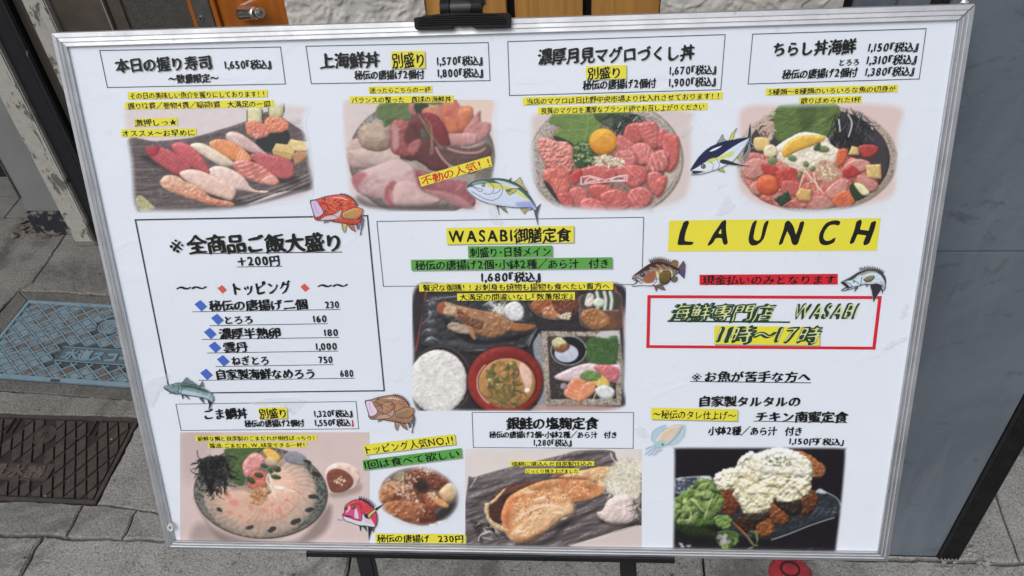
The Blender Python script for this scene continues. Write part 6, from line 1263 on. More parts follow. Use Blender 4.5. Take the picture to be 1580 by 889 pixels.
# ---------------------------------------------------------------- menu board
board = empty('menu_board'); Rb = Matrix([(BX[i], BY[i], BN[i]) for i in range(3)]).to_4x4(); Rb.translation = BO.tolist(); board.matrix_world = Rb
tag(board, 'large white seafood menu board in an aluminium frame with food photographs', 'menu board')
bpy.context.view_layer.update()
M_ALU = Mat('satin_aluminium', .58, metal=.95); q = M_ALU; q.color(q.mix(q.ramp(q.noise(30, 5, .7), .35, .7), (.60, .62, .65), (.50, .52, .55))); q.bump(q.noise(1, 3, .6, 0, q.mapping((30, 30, 30))), .0002); q.color(q.mix(q.ramp(q.noise(140, 4, .75, .8), .64, .70, 0, .6), q.b.inputs['Base Color'].links[0].from_socket, (.22, .22, .22))); q.rough(q.ramp(q.noise(18, 4, .6), .3, .7, .48, .68)); M_ALU = q.m
M_ALU2 = simple('bright_aluminium_edge', (.72, .73, .75), None, rough=.35, metal=.4)
FW = .0135
prof = [(0, -.010), (0, .0014), (.0004, .0020), (.0044, .0026), (.0047, .0018), (.0051, .0018), (.0086, .0030), (.0089, .0020), (.0093, .0022), (.0128, .0035), (.0135, .0033), (.0135, -.001)]
cor = [(-.0020, .0010), (BW, .0010), (BW, BH + .0016), (-.0020, BH + .0016)]
for i, nm in enumerate(('lower', 'right', 'upper', 'left')):
    a, b = cor[i], cor[(i + 1) % 4]; din = [(0, 1), (-1, 0), (0, -1), (1, 0)][i]; al = np.array([(b[0] - a[0]), (b[1] - a[1])]) / np.hypot(b[0] - a[0], b[1] - a[1])
    V = []
    for w, h in prof:
        p = np.array(a) + np.array(din) * w + al * (w + (.0007 if i == 2 else .0002)); V.append((*p, h))
    for w, h in prof:
        p = np.array(b) + np.array(din) * w - al * (w + (.0007 if i == 1 else .0002)); V.append((*p, h))
    n = len(prof); F = [(k, k + 1, n + k + 1, n + k) for k in range(n - 1)] + [tuple(range(n))[::-1], tuple(range(n, 2 * n))]
    o = mesh('frame_rail', V, F, M_ALU, board)
    for w, h in ((.0046, .0029), (.0088, .0034)) + (((.0132, .0040),) if i == 0 else ()):
        p0 = np.array(a) + np.array(din) * w + al * (w + .001); p1 = np.array(b) + np.array(din) * w - al * (w + .001); s = np.array(din) * .00035
        Vv = [(*(p0 - s), h - .0010), (*(p0 + s), h - .0010), (*p0, h), (*(p1 - s), h - .0010), (*(p1 + s), h - .0010), (*p1, h)]
        mesh('ridge', Vv, [(0, 2, 5, 3), (2, 1, 4, 5), (0, 3, 4, 1), (0, 1, 2), (3, 5, 4)], M_ALU2, o)
for k, (u_, v_) in enumerate(((BW - .0004, .05), (BW - .0004, BH - .03))):
    bm = bmesh.new(); cyl(bm, (u_, v_, -.004), (u_ + .0012, v_, -.004), .0022, n=12); bmo('side_screw', bm, M_ALU2, board)
bbox_part('backing_panel', (.002, .002, -.011), (BW - .002, BH - .002, -.003), simple('backing_board', (.3, .3, .3), None), board, .001)

PAPER_L = s2l(PAPER)
def paper_nodes(q, base):
    """the sheet's own grime: faint grey smudges and scuffs, same field on paper and print"""
    g = q.n.new('ShaderNodeNewGeometry').outputs['Position']; mp = q.n.new('ShaderNodeMapping'); q.lk(g, mp.inputs['Vector']); v = mp.outputs[0]
    c = q.mix(q.ramp(q.noise(3.5, 6, .6, .5, v), .38, .75, 0, .20), base, (.72, .75, .76), 'MULTIPLY')
    c = q.mix(q.ramp(q.noise(38, 6, .75, .4, v), .63, .74, 0, .45), c, (.62, .63, .62), 'MULTIPLY'); c = q.mix(q.ramp(q.noise(230, 3, .6, 0, v), .75, .79, 0, .6), c, (.45, .45, .43), 'MULTIPLY'); q.v = v; return c
def lam(q):
    q.bump(q.noise(3.2, 3, .5, 1.0, q.v), .0022); q.bump(q.ramp(q.noise(9, 4, .5, 2.2, q.v), .56, .62), .00018); q.b.inputs['Roughness'].default_value = .5; q.b.inputs['Specular IOR Level'].default_value = .3; q.b.inputs['Coat Weight'].default_value = .22; q.b.inputs['Coat Roughness'].default_value = .12; return q.m
WHITE = (.755, .81, .90)
q = Mat('laminated_white_sheet'); q.color(paper_nodes(q, WHITE)); M_SHEET = lam(q)
q = Mat('printed_photo_ink'); at = q.n.new('ShaderNodeAttribute'); at.attribute_name = 'ink'; q.color(paper_nodes(q, at.outputs['Color'])); M_INK = lam(q)
def flat_ink(name, rgb):
    q = Mat(name); q.color(paper_nodes(q, tuple(s2l(rgb) / PAPER_L * WHITE))); return lam(q)
M_TXT = flat_ink('black_ink', (14, 16, 18)); M_YEL = flat_ink('yellow_print', (222, 214, 62)); M_GRN = flat_ink('green_print', (88, 158, 72)); M_RED = flat_ink('red_print', (204, 34, 50)); M_REDT = flat_ink('red_ink', (196, 30, 36))
M_LINE = flat_ink('dark_line_print', (58, 66, 74)); M_BLU = flat_ink('blue_print', (68, 104, 186)); M_ORG = flat_ink('orange_red_print', (208, 92, 74)); M_DGR = flat_ink('dark_green_ink', (30, 62, 42)); M_PALE = flat_ink('pale_yellow_ink', (206, 210, 150)); M_SHD = flat_ink('grey_drop_shadow', (150, 154, 150))

sheet = mesh('sheet', [(.009, .010, 0), (BW - .010, .010, 0), (BW - .010, BH - .009, 0), (.009, BH - .009, 0)], [(0, 1, 2, 3)], M_SHEET, board)
IN = (.0112, .0142, BW - .0132, BH - .0115)
def bmap(P, h=0.):
    """photo points -> sheet metres (vectorised), clipped to the visible sheet"""
    P = np.asarray(P, float); d = np.stack([(P[..., 0] - CX) / F_PX, -(P[..., 1] - CY) / F_PX, -np.ones(P.shape[:-1])], -1) @ CAM_R.T
    o = BO + BN * h - (0, 0, CAM_H); t = (o @ BN) / (d @ BN); p = d * t[..., None] - o
    return np.stack([p @ BX, p @ BY], -1)
Z_PHOTO, Z_LINE, Z_SHD, Z_STRIP, Z_TEXT, Z_TEXT2, Z_FISH, Z_TAPE = .0003, .0005, .0006, .0007, .0009, .0010, .0012, .0014
def print_mesh(name, can, z, label, cut=.4):
    uv = bmap(np.stack([can.X, can.Y], -1)); ny, nx = can.X.shape
    U = np.clip(uv[..., 0], IN[0], IN[2]); Vv = np.clip(uv[..., 1], IN[1], IN[3])
    P = np.stack([U, Vv, np.full(U.shape, z)], -1).reshape(-1, 3)
    idx = np.arange(nx * ny).reshape(ny, nx); F = np.stack([idx[1:, :-1], idx[1:, 1:], idx[:-1, 1:], idx[:-1, :-1]], -1).reshape(-1, 4)
    c = can.cov.reshape(-1); ok = (c[F].max(1) > cut) & ((np.ptp(P[F][:, :, 0], axis=1) > 1e-6) & (np.ptp(P[F][:, :, 1], axis=1) > 1e-6)); F = F[ok]
    used = np.unique(F); rm = np.zeros(nx * ny, int); rm[used] = np.arange(len(used)); F = rm[F]; P = P[used]
    me = bpy.data.meshes.new(name); me.vertices.add(len(P)); me.vertices.foreach_set('co', P.ravel()); me.loops.add(F.size); me.loops.foreach_set('vertex_index', F.ravel().astype(np.int32)); me.polygons.add(len(F)); me.polygons.foreach_set('loop_start', np.arange(len(F)) * 4); me.update()
    im = can.img.reshape(-1, 3)[used]; sat = .84 if name == 'food_photo' else .95; im = im.mean(1, keepdims=True) * (1 - sat) + im * sat; lin = s2l(im) / PAPER_L * WHITE; lin = np.clip(lin, 0, .95)
    ca = me.color_attributes.new('ink', 'FLOAT_COLOR', 'POINT'); ca.data.foreach_set('color', np.concatenate([lin, np.ones((len(lin), 1))], 1).ravel()); me.materials.append(M_INK)
    o = bpy.data.objects.new(name, me); link(o, sheet); tag(o, label); return o
for fn, lab in ((photo_nigiri, 'photo of nigiri sushi on a dark wood-grained plate'), (photo_kaisendon, 'photo of sliced white and red fish heaped in a bowl'), (photo_maguro, 'photo of diced tuna with egg yolk and a green leaf in a bowl'), (photo_chirashi, 'photo of a scattered seafood bowl with egg and seaweed shreds'),
                (photo_set_meal, 'photo of a set meal with grilled fish, rice, soup and sashimi'), (photo_gomadai, 'photo of pale sea bream slices on a round green plate with a sauce dish'), (photo_karaage, 'photo of glazed fried chicken with an egg'), (photo_salmon, 'photo of a grilled salmon fillet on a long dark plate'), (photo_chicken, 'photo of fried chicken under white tartare sauce with lettuce')):
    print_mesh('food_photo', fn(), Z_PHOTO, lab, .005)
for fn, lab in ((fish_red_grouper, 'drawing of a red grouper with open mouth'), (fish_yellowtail, 'drawing of a green and silver yellowtail'), (fish_tuna, 'drawing of a navy blue tuna'), (fish_rockfish, 'drawing of a banded brown rockfish'), (fish_sea_bass, 'drawing of a leaping silver sea bass'), (fish_mackerel, 'drawing of a slim green mackerel'), (fish_brown_grouper, 'drawing of a brown grouper with open mouth'), (fish_red_bream, 'drawing of a red sea bream'), (fish_squid, 'drawing of a pale blue squid')):
    print_mesh('fish_drawing', fn(), Z_FISH, lab)

# ---- lines, strips, lettering
def poly_print(name, pts, m, z, label=None):
    uv = bmap(np.array(pts, float)); uv[:, 0] = np.clip(uv[:, 0], IN[0], IN[2]); uv[:, 1] = np.clip(uv[:, 1], IN[1], IN[3])
    return tag(mesh(name, [(a, b, z) for a, b in uv], [tuple(range(len(uv)))[::-1]], m, sheet), label)
def strokes(name, segs, w, m, z, label=None):
    V, F = [], []
    for a, b in segs:
        a, b = bmap(np.array([a, b], float)); d = (b - a) / np.linalg.norm(b - a); n = np.array([-d[1], d[0]]) * w / 2; a = a - d * w / 2; b = b + d * w / 2; k = len(V)
        V += [(*(a - n), z), (*(b - n), z), (*(b + n), z), (*(a + n), z)]; F.append((k, k + 1, k + 2, k + 3)); z += .00001
    return tag(mesh(name, V, F, m, sheet), label)
def frame_box(P, w=.0007, m=None, z=Z_LINE, label=None, seg=None):
    S = [(P[i], P[(i + 1) % 4]) for i in range(4)]; return strokes('outline_box', S, w, m or M_LINE, z, label)
def text(s, x0, y0, x1, y1, h, m=None, off=.014, nib=.030, z=Z_TEXT, name='lettering', shear=0., label=None, wob=.012, shadow=False):
    a, b = bmap(np.array([(x0, y0), (x1, y1)], float)); mid = np.array([(x0 + x1) / 2, (y0 + y1) / 2]); q = bmap(np.array([mid, mid - (0, h)])); H = (q[1] - q[0])[1]
    V, T, L = layout(s, off, nib, wob * (1 if h > 18 else .4)); d = b - a; ln = np.linalg.norm(d); d = d / ln; n = np.array([-d[1], d[0]]); S = H / .93
    lo, hi = V[:, 0].min(), V[:, 0].max(); k = ln / (hi - lo)
    X = (V[:, 0] - lo) * k + V[:, 1] * S * shear; Yy = (V[:, 1] + .03) * S
    P = a + X[:, None] * d + Yy[:, None] * n
    if shadow: mesh('letter_shadow', [(u + .0005, v - .0006, z - .00015) for u, v in P], T, M_SHD, sheet)
    return tag(mesh(name, [(u, v, z) for u, v in P], T, m or M_TXT, sheet), label)
def strip(s, Q, m=None, tm=None, pad=(.02, .98), base=.10, hh=.84, shadow=False, **k):
    """a coloured highlight with its line of writing; Q = TL, TR, BR, BL in the photograph"""
    Q = [np.array(p, float) for p in Q]
    if shadow: poly_print('strip_shadow', [p + (1.6, 1.8) for p in Q], M_SHD, Z_SHD)
    poly_print('highlight_strip', Q, m or M_YEL, Z_STRIP)
    l0 = Q[3] + (Q[0] - Q[3]) * base; r0 = Q[2] + (Q[1] - Q[2]) * base; h = np.linalg.norm(((Q[0] + Q[1]) - (Q[3] + Q[2])) / 2) * hh
    a = l0 + (r0 - l0) * pad[0]; b = l0 + (r0 - l0) * pad[1]; k.setdefault('off', .004); k.setdefault('nib', .013)
    return text(s, a[0], a[1], b[0], b[1], h, tm, **k)

A_ = '『税込』'
frame_box([(154, 78), (433, 72.5), (440.5, 129.5), (166, 135)]); text('本日の握り寿司', 180, 110.5, 328.5, 105.5, 21, shadow=True); text('1,650' + A_, 348, 106.8, 419.5, 105, 14); text('～数量限定～', 261, 127.5, 338.5, 126, 13)
strip('その日の美味しい魚介を握りにしております！！', [(197, 142), (413, 138.5), (413, 150), (198, 153.5)]); strip('握り12貫／巻物4貫／稲荷1貫　大満足の一皿', [(193, 157.5), (422, 154), (423, 165), (194, 169)])
strip('激押しっ★', [(207, 183), (274, 181.5), (275, 194), (208, 195.5)]); strip('オススメ～お早めに', [(187, 199.5), (303, 198), (304, 210), (188, 211.5)])
frame_box([(472.3, 71.3), (753.3, 65.7), (756.2, 124.3), (480.4, 129.2)]); text('上海鮮丼', 493.8, 104, 587.3, 102, 23, shadow=True); strip('別盛り', [(604, 79.4), (655.3, 78.7), (656, 104.7), (604.4, 106.2)], shadow=True, off=.014); text('1,570' + A_, 674.6, 100.8, 745, 99.4, 14)
text('秘伝の唐揚げ2個付', 547.3, 121.8, 655.3, 120.6, 13.5); text('1,800' + A_, 675.7, 119.2, 745.8, 118.3, 14)
strip('迷ったらこちらの一杯', [(568.8, 133.6), (666.8, 132.5), (667.1, 142.9), (569.2, 144.4)]); strip('バランスの整った　直球の海鮮丼', [(539.5, 148.5), (699.4, 147), (699.8, 158.1), (540.2, 159.6)])
strip('不動の人気！！', [(645.6, 272.8), (756.6, 240.5), (759.6, 256.1), (650.5, 288)], tm=M_REDT)
frame_box([(783.4, 64.2), (1118.8, 53.4), (1112.1, 138.4), (786.3, 147.3)]); text('濃厚月見マグロづくし丼', 829.8, 97.5, 1071, 90.5, 23, shadow=True); strip('別盛り', [(904, 102.4), (966.3, 100.2), (966.3, 121), (904.3, 123.2)], shadow=True, pad=(.03, .84), off=.014)
text('1,670' + A_, 1032.7, 115.5, 1105, 113.3, 14); text('秘伝の唐揚げ2個付', 899, 137.5, 1012.3, 134.3, 14); text('1,900' + A_, 1032, 133.9, 1104.3, 131.5, 14)
strip('当店のマグロは日比野中央市場より仕入れさせております！！', [(806.8, 150.3), (1115, 141.7), (1115, 152.9), (807.1, 162.5)]); strip('良質のマグロを濃厚なブランド卵でお召し上がりください', [(829.8, 165.1), (1091.4, 158.4), (1091.4, 169.6), (830.5, 176.6)])
frame_box([(1161.2, 52.7), (1428.9, 44.2), (1418.1, 121.8), (1154.2, 129.5)]); text('ちらし丼海鮮', 1192.8, 85.4, 1319.7, 81, 22, shadow=True); text('1,150' + A_, 1338.3, 80, 1415.5, 78.6, 14.5, shear=.08); text('とろろ', 1294.5, 100.8, 1324.6, 100, 10.5); text('1,310' + A_, 1336, 99.6, 1413, 97.8, 14.5, shear=.08)
text('秘伝の唐揚げ2個付', 1205.8, 121, 1322, 117.6, 14, shear=.06); text('1,380' + A_, 1333.9, 117.5, 1409.2, 115.6, 14, shear=.08)
strip('5種類～8種類のいろいろな魚の切身が', [(1181.3, 136.6), (1385, 130.7), (1385, 141.8), (1181.3, 147.4)]); strip('散りばめられた1杯', [(1232.9, 150), (1329.4, 147.7), (1329.4, 158.5), (1232.9, 160.7)])
# toppings panel
frame_box([(209.1, 339.2), (567.1, 332.8), (593, 602.7), (262.4, 606.8)], .0016, label='thick dark outline round the toppings list')
text('※全商品ご飯大盛り', 264.1, 389.4, 526.6, 385.2, 27, shadow=True); strokes('underline', [((298.5, 391.4), (527.9, 388.8))], .0009, M_TXT, Z_LINE); text('＋200円', 367.7, 409.8, 432.8, 408.8, 15.5); strokes('underline', [((366, 411.8), (435.2, 410.8))], .0007, M_TXT, Z_LINE)
def diamond(x, y, a, b, m): poly_print('diamond_mark', [(x - a, y - b * .25), (x - a * .05, y - b), (x + a, y + b * .15), (x + a * .1, y + b)], m, Z_LINE + .0001)
text('～～', 273.5, 451, 320.8, 450, 15); text('～～', 490.8, 447.5, 538, 446.5, 15); diamond(343, 446.2, 7, 6.5, M_ORG); diamond(470.6, 443.8, 7, 6.5, M_ORG); text('トッピング', 362, 454, 450.3, 451.2, 20)
for dx_, dy_, s, a, pr, c, u in (((310, 471.5), 0, '秘伝の唐揚げ二個', (323.5, 478.2, 476, 476, 15.5), '230', (502.6, 475.6, 523.9, 475, 12), (297.5, 481, 524.9, 477.4)),
                             ((335.6, 492.7), 0, 'とろろ', (348.4, 499, 390.6, 498.4, 13), '160', (484.4, 497.4, 504.7, 496.8, 12), (323.8, 502.4, 505.3, 499.3)),
                             ((324.5, 514.3), 0, '濃厚半熟卵', (339, 521.4, 434.5, 520.2, 15.5), '180', (501.3, 518.6, 522.2, 518, 12), (312, 523.6, 522.9, 520.6)),
                             ((331.9, 535.6), 0, '雲丹', (345.7, 542.2, 383.9, 541.6, 15), '1,000', (488.5, 540, 520.5, 539.4, 12), (320.4, 544.6, 521.5, 541.5)),
                             ((344.7, 556.5), 0, 'ねぎとろ', (358.6, 562.4, 415.2, 561.6, 14), '750', (492.8, 560.6, 513.8, 560, 12), (333.3, 565.5, 514.4, 562.4)),
                             ((318.8, 577.4), 0, '自家製海鮮なめろう', (335, 584, 486, 582.4, 15), '680', (525.6, 581.4, 545.8, 581, 12), (307.3, 586.7, 546.8, 583.4))):
    diamond(dx_[0], dx_[1], 9.8, 8.8, M_BLU); text(s, *a); text(pr, *c); strokes('underline', [((u[0], u[1]), (u[2], u[3]))], .0007, M_TXT, Z_LINE)
# set meal panel
frame_box([(581.6, 341.6), (993.2, 335.1), (990.3, 438.8), (591.7, 441.7)])
strip('WASABI御膳定食', [(688.6, 351.7), (885.2, 348.1), (885.2, 374), (689.6, 376.9)], off=.018, shadow=True); strip('刺盛り・日替メイン', [(722, 379.8), (852.4, 378.7), (852.4, 395.6), (722.8, 397.8)], M_GRN, off=.012, shadow=True)
strip('秘伝の唐揚げ2個・小鉢2種／あら汁　付き', [(634.2, 400.7), (944.6, 396.7), (944.6, 414), (634.9, 417.2)], M_GRN, off=.012, shadow=True); text('1,680' + A_, 742.9, 434.6, 834.4, 433.6, 15)
strip('贅沢な御膳！！お刺身も焼物も揚物も食べたい貴方へ', [(646.8, 437.4), (946, 434.5), (946, 446.8), (647.1, 449.6)]); strip('大満足の間違いなし『数量限定』', [(705.5, 452.5), (887, 450.4), (887, 462.6), (705.8, 463.7)])
# lunch heading
poly_print('highlight_strip', [(1032.7, 340.2), (1358.6, 336.2), (1352.5, 386.3), (1030.2, 387.7)], M_YEL, Z_STRIP)
for ch, xa, xb_ in (('L', 1044, 1069), ('A', 1092, 1122), ('U', 1151, 1176), ('N', 1201, 1231), ('C', 1259, 1286), ('H', 1309.5, 1341)): text(ch, xa, 378.6 - (xa - 1044) * .004, xb_, 378.6 - (xb_ - 1044) * .004, 43.5, off=.008, nib=.034, shear=.19, wob=.012)
strip('現金払いのみとなります', [(1079.2, 423.7), (1292.4, 422.3), (1292.4, 438.8), (1079.2, 439.6)], M_RED, off=.008)
strokes('outline_box', [((1001.4, 457.6), (1357.6, 459)), ((1357.6, 459), (1348.2, 537.1)), ((1348.2, 537.1), (999.6, 534.6)), ((999.6, 534.6), (1001.4, 457.6))], .0034, M_RED, Z_LINE, 'thick red outline round the shop name and hours')
for st, x0_, y0_, x1_, y1_, hh_ in (('海鮮専門店', 1031, 492.6, 1190, 493.6, 25), ('WASABI', 1222, 491.6, 1318, 491.4, 26)):
    text(st, x0_, y0_, x1_, y1_, hh_, M_DGR, off=.05, nib=.03, shear=.25, label='outlined green lettering'); text(st, x0_ + .3, y0_ - .2, x1_ + .3, y1_ - .2, hh_, M_PALE, off=-.019, nib=.006, shear=.25, z=Z_TEXT2)
strokes('underline', [((1031, 495.4), (1217.5, 497))], .0018, M_DGR, Z_LINE)
poly_print('strip_shadow', [(1103.7, 504.2), (1265.8, 506.4), (1265.8, 534.5), (1103, 532.7)], M_SHD, Z_SHD); poly_print('highlight_strip', [(1102.2, 502.2), (1264.3, 504.4), (1264.3, 532.5), (1101.5, 530.7)], M_YEL, Z_STRIP)
text('11時～17時', 1103, 527.6, 1262, 528.6, 26, M_DGR, off=.05, nib=.03, shear=.25); text('11時～17時', 1103.3, 527.4, 1262.3, 528.4, 26, M_PALE, off=-.019, nib=.006, shear=.25, z=Z_TEXT2)
text('※お魚が苦手な方へ', 1067.3, 587, 1249.9, 588, 15.5); strokes('underline', [((1065.5, 588.4), (1250.6, 590.6))], .0009, M_TXT, Z_LINE)
text('自家製タルタルの', 1078.4, 625.4, 1233.9, 625.8, 15.5, shadow=True); strip('～秘伝のタレ仕上げ～', [(1004.8, 628.8), (1138, 631.4), (1137.6, 649.2), (1004.8, 646.6)], shadow=True, hh=.72, base=.14)
text('チキン南蜜定食', 1165.4, 649, 1307.2, 650.4, 16, shadow=True); strokes('underline', [((1163.2, 649.6), (1306.4, 652))], .0009, M_TXT, Z_LINE); text('小鉢2種／あら汁　付き', 1092, 669.8, 1236.5, 670.8, 13); text('1,150円「税込」', 1217.2, 685.2, 1301.2, 686.4, 10.5)
# lower left and centre
frame_box([(271.6, 623.5), (549.5, 619.3), (553.6, 661.4), (279.6, 664.1)]); text('ごま鯛丼', 316.5, 645.6, 383.6, 644.6, 16); strip('別盛り', [(399.2, 628.7), (442.7, 628.3), (443.4, 645), (400.3, 646)], shadow=True, off=.014)
text('1,320' + A_, 485.8, 643.2, 544.6, 642.4, 11); text('秘伝の唐揚げ2個付', 378, 658, 470.5, 657, 10.5); text('1,550『税込', 486.9, 657.2, 541.5, 656.5, 11); text('』', 542.5, 656.5, 546, 656.4, 11, M_RED)
strip('新鮮な鯛と自家製のごまだれが相性ばっちり！', [(301.5, 672.1), (489.3, 670.8), (489.3, 679.1), (302.2, 680.5)], off=.006); strip('醤油、ごまだれ、W、味変できる一杯！', [(320.7, 682.9), (473.7, 681.5), (473.7, 689.9), (321.4, 691.3)], off=.006)
strip('トッピング人気NO,1！', [(561.1, 686.1), (701.5, 669.5), (703.4, 685.1), (563.4, 701.4)], shadow=True, off=.006); strip('1回は食べて欲しい', [(559.5, 709.8), (711.9, 691), (713.2, 705.9), (561.4, 725.1)], M_GRN, shadow=True, off=.002, nib=.02); strip('秘伝の唐揚げ　230円', [(579, 822.9), (718.4, 824.2), (718.4, 837.6), (579.6, 836.6)], shadow=True, off=.014)
frame_box([(728.4, 636.1), (977.5, 636.4), (976.8, 691.7), (730.4, 690.4)]); text('銀鮭の塩麹定食', 781.4, 660.8, 923.8, 660.8, 18, off=.016); text('秘伝の唐揚げ2個・小鉢2種／あら汁　付き', 754.8, 674.6, 951.5, 675, 10); text('1,280' + A_, 823.7, 687.4, 882.2, 687.6, 10.5)
strip('塩麹に漬込んだ自家製仕込み', [(787, 710.9), (916.7, 711.2), (916.7, 718.3), (787.3, 719)], off=.006); strip('じっくり焼き上げました', [(810.4, 722.6), (893.6, 722.2), (893.6, 729.7), (810.7, 730.4)], off=.006)

# ---- old sticky tape, wrinkled laminate, a blob on the frame
q = Mat('clear_tape', .22); q.b.inputs['Coat Weight'].default_value = .6; q.color(q.mix(q.noise(180, 4), (.92, .93, .92), (.74, .76, .74))); q.bump(q.noise(120, 4, .6, 1.5), .0006); q.b.inputs['Alpha'].default_value = .22; M_TAPE = q.m
def tape(P, seed, label):
    rs = np.random.RandomState(seed); Q = smoothc(np.array(P, float), 3); c = Q.mean(0); V = []; uv = bmap(Q); cc = bmap(c[None])[0]
    n = len(uv); V = [(*cc, Z_TAPE + .0004)] + [(*(cc + (p - cc) * .6), Z_TAPE + .0001 + rs.rand() * .0006) for p in uv] + [(*(p + rs.randn(2) * .0006), Z_TAPE) for p in uv]
    F = [(0, 1 + i, 1 + (i + 1) % n) for i in range(n)] + [(1 + i, 1 + n + i, 1 + n + (i + 1) % n, 1 + (i + 1) % n) for i in range(n)]; tag(mesh('tape_piece', V, F, M_TAPE, sheet), label)
tape([(222, 592), (246, 580), (262, 578), (256, 596), (246, 606), (236, 628), (226, 622)], 1, 'crinkled tape at the lower left of the toppings box'); tape([(1363, 536), (1372, 526), (1396, 520), (1399, 524), (1380, 534), (1366, 540)], 2, 'torn tape right of the red box'); tape([(1104, 330), (1112, 312), (1122, 302), (1130, 308), (1135, 318), (1116, 332)], 3, 'tape scrap under the seafood bowl photo')
tape([(752, 316), (764, 312), (768, 332), (776, 344), (770, 348), (758, 342)], 4, 'wrinkle of clear tape under the yellowtail drawing'); tape([(388, 620), (420, 612), (470, 616), (468, 624), (452, 640), (446, 626), (400, 624)], 5, 'long clear tape above the sea bream heading'); tape([(1388, 482), (1396, 470), (1402, 466), (1399, 486), (1390, 492)], 6, 'small tape tear by the right rail')
tape([(978, 662), (986, 656), (998, 664), (1000, 672), (990, 674)], 7, 'smear of tape beside the squid drawing'); tape([(1044, 208), (1056, 198), (1068, 190), (1066, 202), (1056, 212)], 8, 'tape scrap right of the tuna bowl')
bp = bmap(np.array([[266.5, 809]]))[0]; bm = bmesh.new(); ring(bm, bp[0], bp[1], .0036, .005, .0016, .004, .0075, 16); bmo('glue_ring', bm, simple('dried_white_glue', (.7, .7, .66), None, rough=.4), board)
bp = bmap(np.array([[1375.2, 853]]))[0]; bbox_part('corner_chip', (BW - .0006, .008, -.004), (BW + .0008, .018, .0002), simple('pale_yellow_sticker', (.8, .8, .45), None), board, .0003)

# ---------------------------------------------------------------- easel that carries the board
M_BLK = Mat('black_plastic', .5, spec=.25); q = M_BLK; q.color(q.mix(q.ramp(q.noise(60, 4), .5, .8), (.005, .005, .006), (.011, .011, .012))); q.bump(q.noise(300, 2), .0001); M_BLK = q.m
M_TUBE = simple('black_powder_coated_tube', (.013, .013, .015), (.022, .022, .024), 30, .4)
easel = empty('easel'); easel.matrix_world = Rb; tag(easel, 'black metal easel with a top clamp holding up the menu board', 'easel'); bpy.context.view_layer.update()
cx0, cx1 = on_board(640, 35, .02)[0], on_board(789, 33, .02)[0]; cxm = (cx0 + cx1) / 2
# clamp: arched ribbed jaw with two lips over the top rail
out_ = [(638, 28), (650, 26), (668, 23), (690, 20.6), (712, 19.8), (735, 20.2), (760, 21.2), (780, 22), (788, 22.4), (788.6, 30), (788, 43.4), (760, 44.2), (732, 45), (729, 40.4), (722, 40.8), (713, 41.6), (706, 40.6), (699.5, 40.6), (699, 45.6), (670, 46), (642, 46.8), (639.5, 44)]
co = [on_board(x, y, .0100) for x, y in out_]
bm = bmesh.new(); fv = [bm.verts.new((a, b, .0096)) for a, b in co]; bm.faces.new(fv)
r_ = bmesh.ops.extrude_face_region(bm, geom=bm.faces[:]); bmesh.ops.translate(bm, vec=(0, 0, -.0050), verts=[e for e in r_['geom'] if isinstance(e, bmesh.types.BMVert)])
cl = bmo('clamp_jaw', bm, M_BLK, easel, bevel=.0008, seg=2)
for k, (ya, yb, xa, xb2) in enumerate(((25.2, 23.6, 668, 768), (28.8, 27.0, 648, 778), (32.3, 30.2, 645, 781), (35.7, 33.4, 645, 782), (39.0, 36.7, 646, 782))):
    P0, P1, Pm = on_board(xa, ya + .6, .0100), on_board(xb2, yb + .2, .0100), on_board((xa + xb2) / 2, (ya + yb) / 2 - .4, .0100)
    L_ = [P0 + (Pm - P0) * t for t in (0, .5)] + [Pm + (P1 - Pm) * t for t in (0, .5, 1)]; Vv, Ff = [], []
    for a, b in L_: Vv += [(a, b - .0006, .0095), (a, b, .0103), (a, b + .0006, .0095)]
    for q_ in range(4): Ff += [(q_ * 3, q_ * 3 + 3, q_ * 3 + 4, q_ * 3 + 1), (q_ * 3 + 1, q_ * 3 + 4, q_ * 3 + 5, q_ * 3 + 2)]
    mesh('grip_rib', Vv, Ff, M_BLK, cl)
bm = bmesh.new(); box(bm, (cx0 + .004, BH + .0022, -.013), (cx1 - .004, BH + .0062, .0060)); bmo('clamp_bridge', bm, M_BLK, easel, bevel=.001)
bm = bmesh.new(); box(bm, (cx0 + .006, BH - .012, -.016), (cx1 - .006, BH + .006, -.0132)); bmo('back_jaw', bm, M_BLK, easel, bevel=.001)
hx_ = on_board(712, 12, .0)[0]
bm = bmesh.new(); cyl(bm, (hx_ - .010, BH + .0125, .000), (hx_ + .010, BH + .0125, .000), .0078, n=28); bmo('hinge_barrel', bm, M_TUBE, easel, bevel=.0008, smooth=False)
for s in (-1, 1): bm = bmesh.new(); cyl(bm, (hx_ + s * .0108, BH + .0125, .000), (hx_ + s * .0195, BH + .0125, .000), .0084, .0080, 24); bmo('hinge_cap', bm, M_BLK, easel)
bm = bmesh.new(); box(bm, (hx_ + .004, BH + .012, -.014), (hx_ + .022, BH + .022, .006)); bmo('hinge_block', bm, M_BLK, easel, bevel=.002)
bm = bmesh.new(); box(bm, (hx_ - .012, BH - .10, -.030), (hx_ + .012, BH + .055, -.014)); bmo('mast', bm, M_TUBE, easel, bevel=.002)
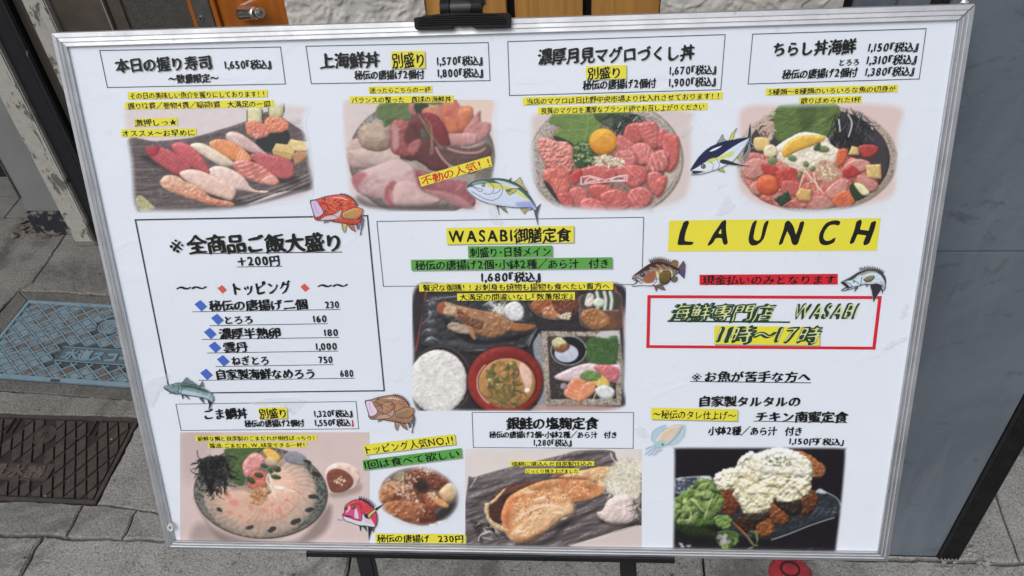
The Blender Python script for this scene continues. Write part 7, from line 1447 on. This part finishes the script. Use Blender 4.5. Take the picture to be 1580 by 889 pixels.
# tray under the lower rail
t0, t1 = on_board(467, 858, .02)[0], on_board(1042, 864, .02)[0]
bm = bmesh.new(); sec = []
for x in (t0, t1): sec.append([bm.verts.new((x, a, b)) for a, b in ((-.0008, -.014), (-.0008, .0040), (.0024, .0044), (.0024, .0062), (-.0036, .0060), (-.0046, .0040), (-.0046, -.014))])
for k in range(7): bm.faces.new((sec[0][k], sec[0][(k + 1) % 7], sec[1][(k + 1) % 7], sec[1][k]))
bm.faces.new(sec[0][::-1]); bm.faces.new(sec[1]); tr = bmo('tray', bm, simple('black_anodised_tray', (.045, .046, .05), (.03, .03, .033), 12, .32, metal=.7, bump=.0001), easel, bevel=.0005, seg=1)
for s in (t0, t1): bm = bmesh.new(); box(bm, (s - .0012, -.0048, -.014), (s + .0012, .0026, .0064)); bmo('tray_end_cap', bm, M_BLK, tr, bevel=.0008)
# front legs in the board's plane, rear strut behind
Ri = Rb.inverted()
def foot(x, y): return Ri @ Vector((x, y, 0))
def tube(name, p, q, w, dpt, m, parent):
    p, q = Vector(p), Vector(q); d = (q - p); L = d.length; z = d.normalized(); x = Vector((1, 0, 0)); x = (x - z * x.dot(z)).normalized(); y = z.cross(x); bm = bmesh.new(); vs = box(bm, (-w / 2, -dpt / 2, 0), (w / 2, dpt / 2, L))
    M_ = Matrix((x, y, z)).transposed().to_4x4(); M_.translation = p; bmesh.ops.transform(bm, matrix=M_, verts=bm.verts); return bmo(name, bm, m, parent, bevel=.002)
g1 = on_ground(520, 1130); g2 = on_ground(1030, 1130)
for px_t, gxx, nm in ((561, -.235, 0), (966, .085, 1)):
    top = (on_board(px_t, 862, -.02)[0], .006, -.020); ft = Ri @ Vector((gxx, .40, .012)); tp = Vector(top); up = tp + (tp - ft) * ((BH * .9) / (tp - ft).length)
    lg = tube('leg', ft, tp, .020, .014, M_TUBE, easel); tube('leg_upper', tp + Vector((0, .001, 0)), Vector((hx_ + (-.012 if nm == 0 else .012), BH - .08, -.022)), .016, .012, M_TUBE, easel)
    bm = bmesh.new(); cyl(bm, tp + Vector((0, -.004, -.009)), tp + Vector((0, -.004, .012)), .0125, n=20); bmo('knuckle', bm, M_BLK, lg); tube('foot_cap', ft - (tp - ft).normalized() * .006, ft + (tp - ft).normalized() * .02, .024, .018, M_BLK, lg)
tube('rear_leg', Ri @ Vector((-.08, 1.12, .01)), Vector((hx_, BH - .03, -.036)), .018, .012, M_TUBE, easel)
print('objects', len(bpy.data.objects), 'tris', sum(len(o.data.polygons) for o in bpy.data.objects if o.type == 'MESH'))
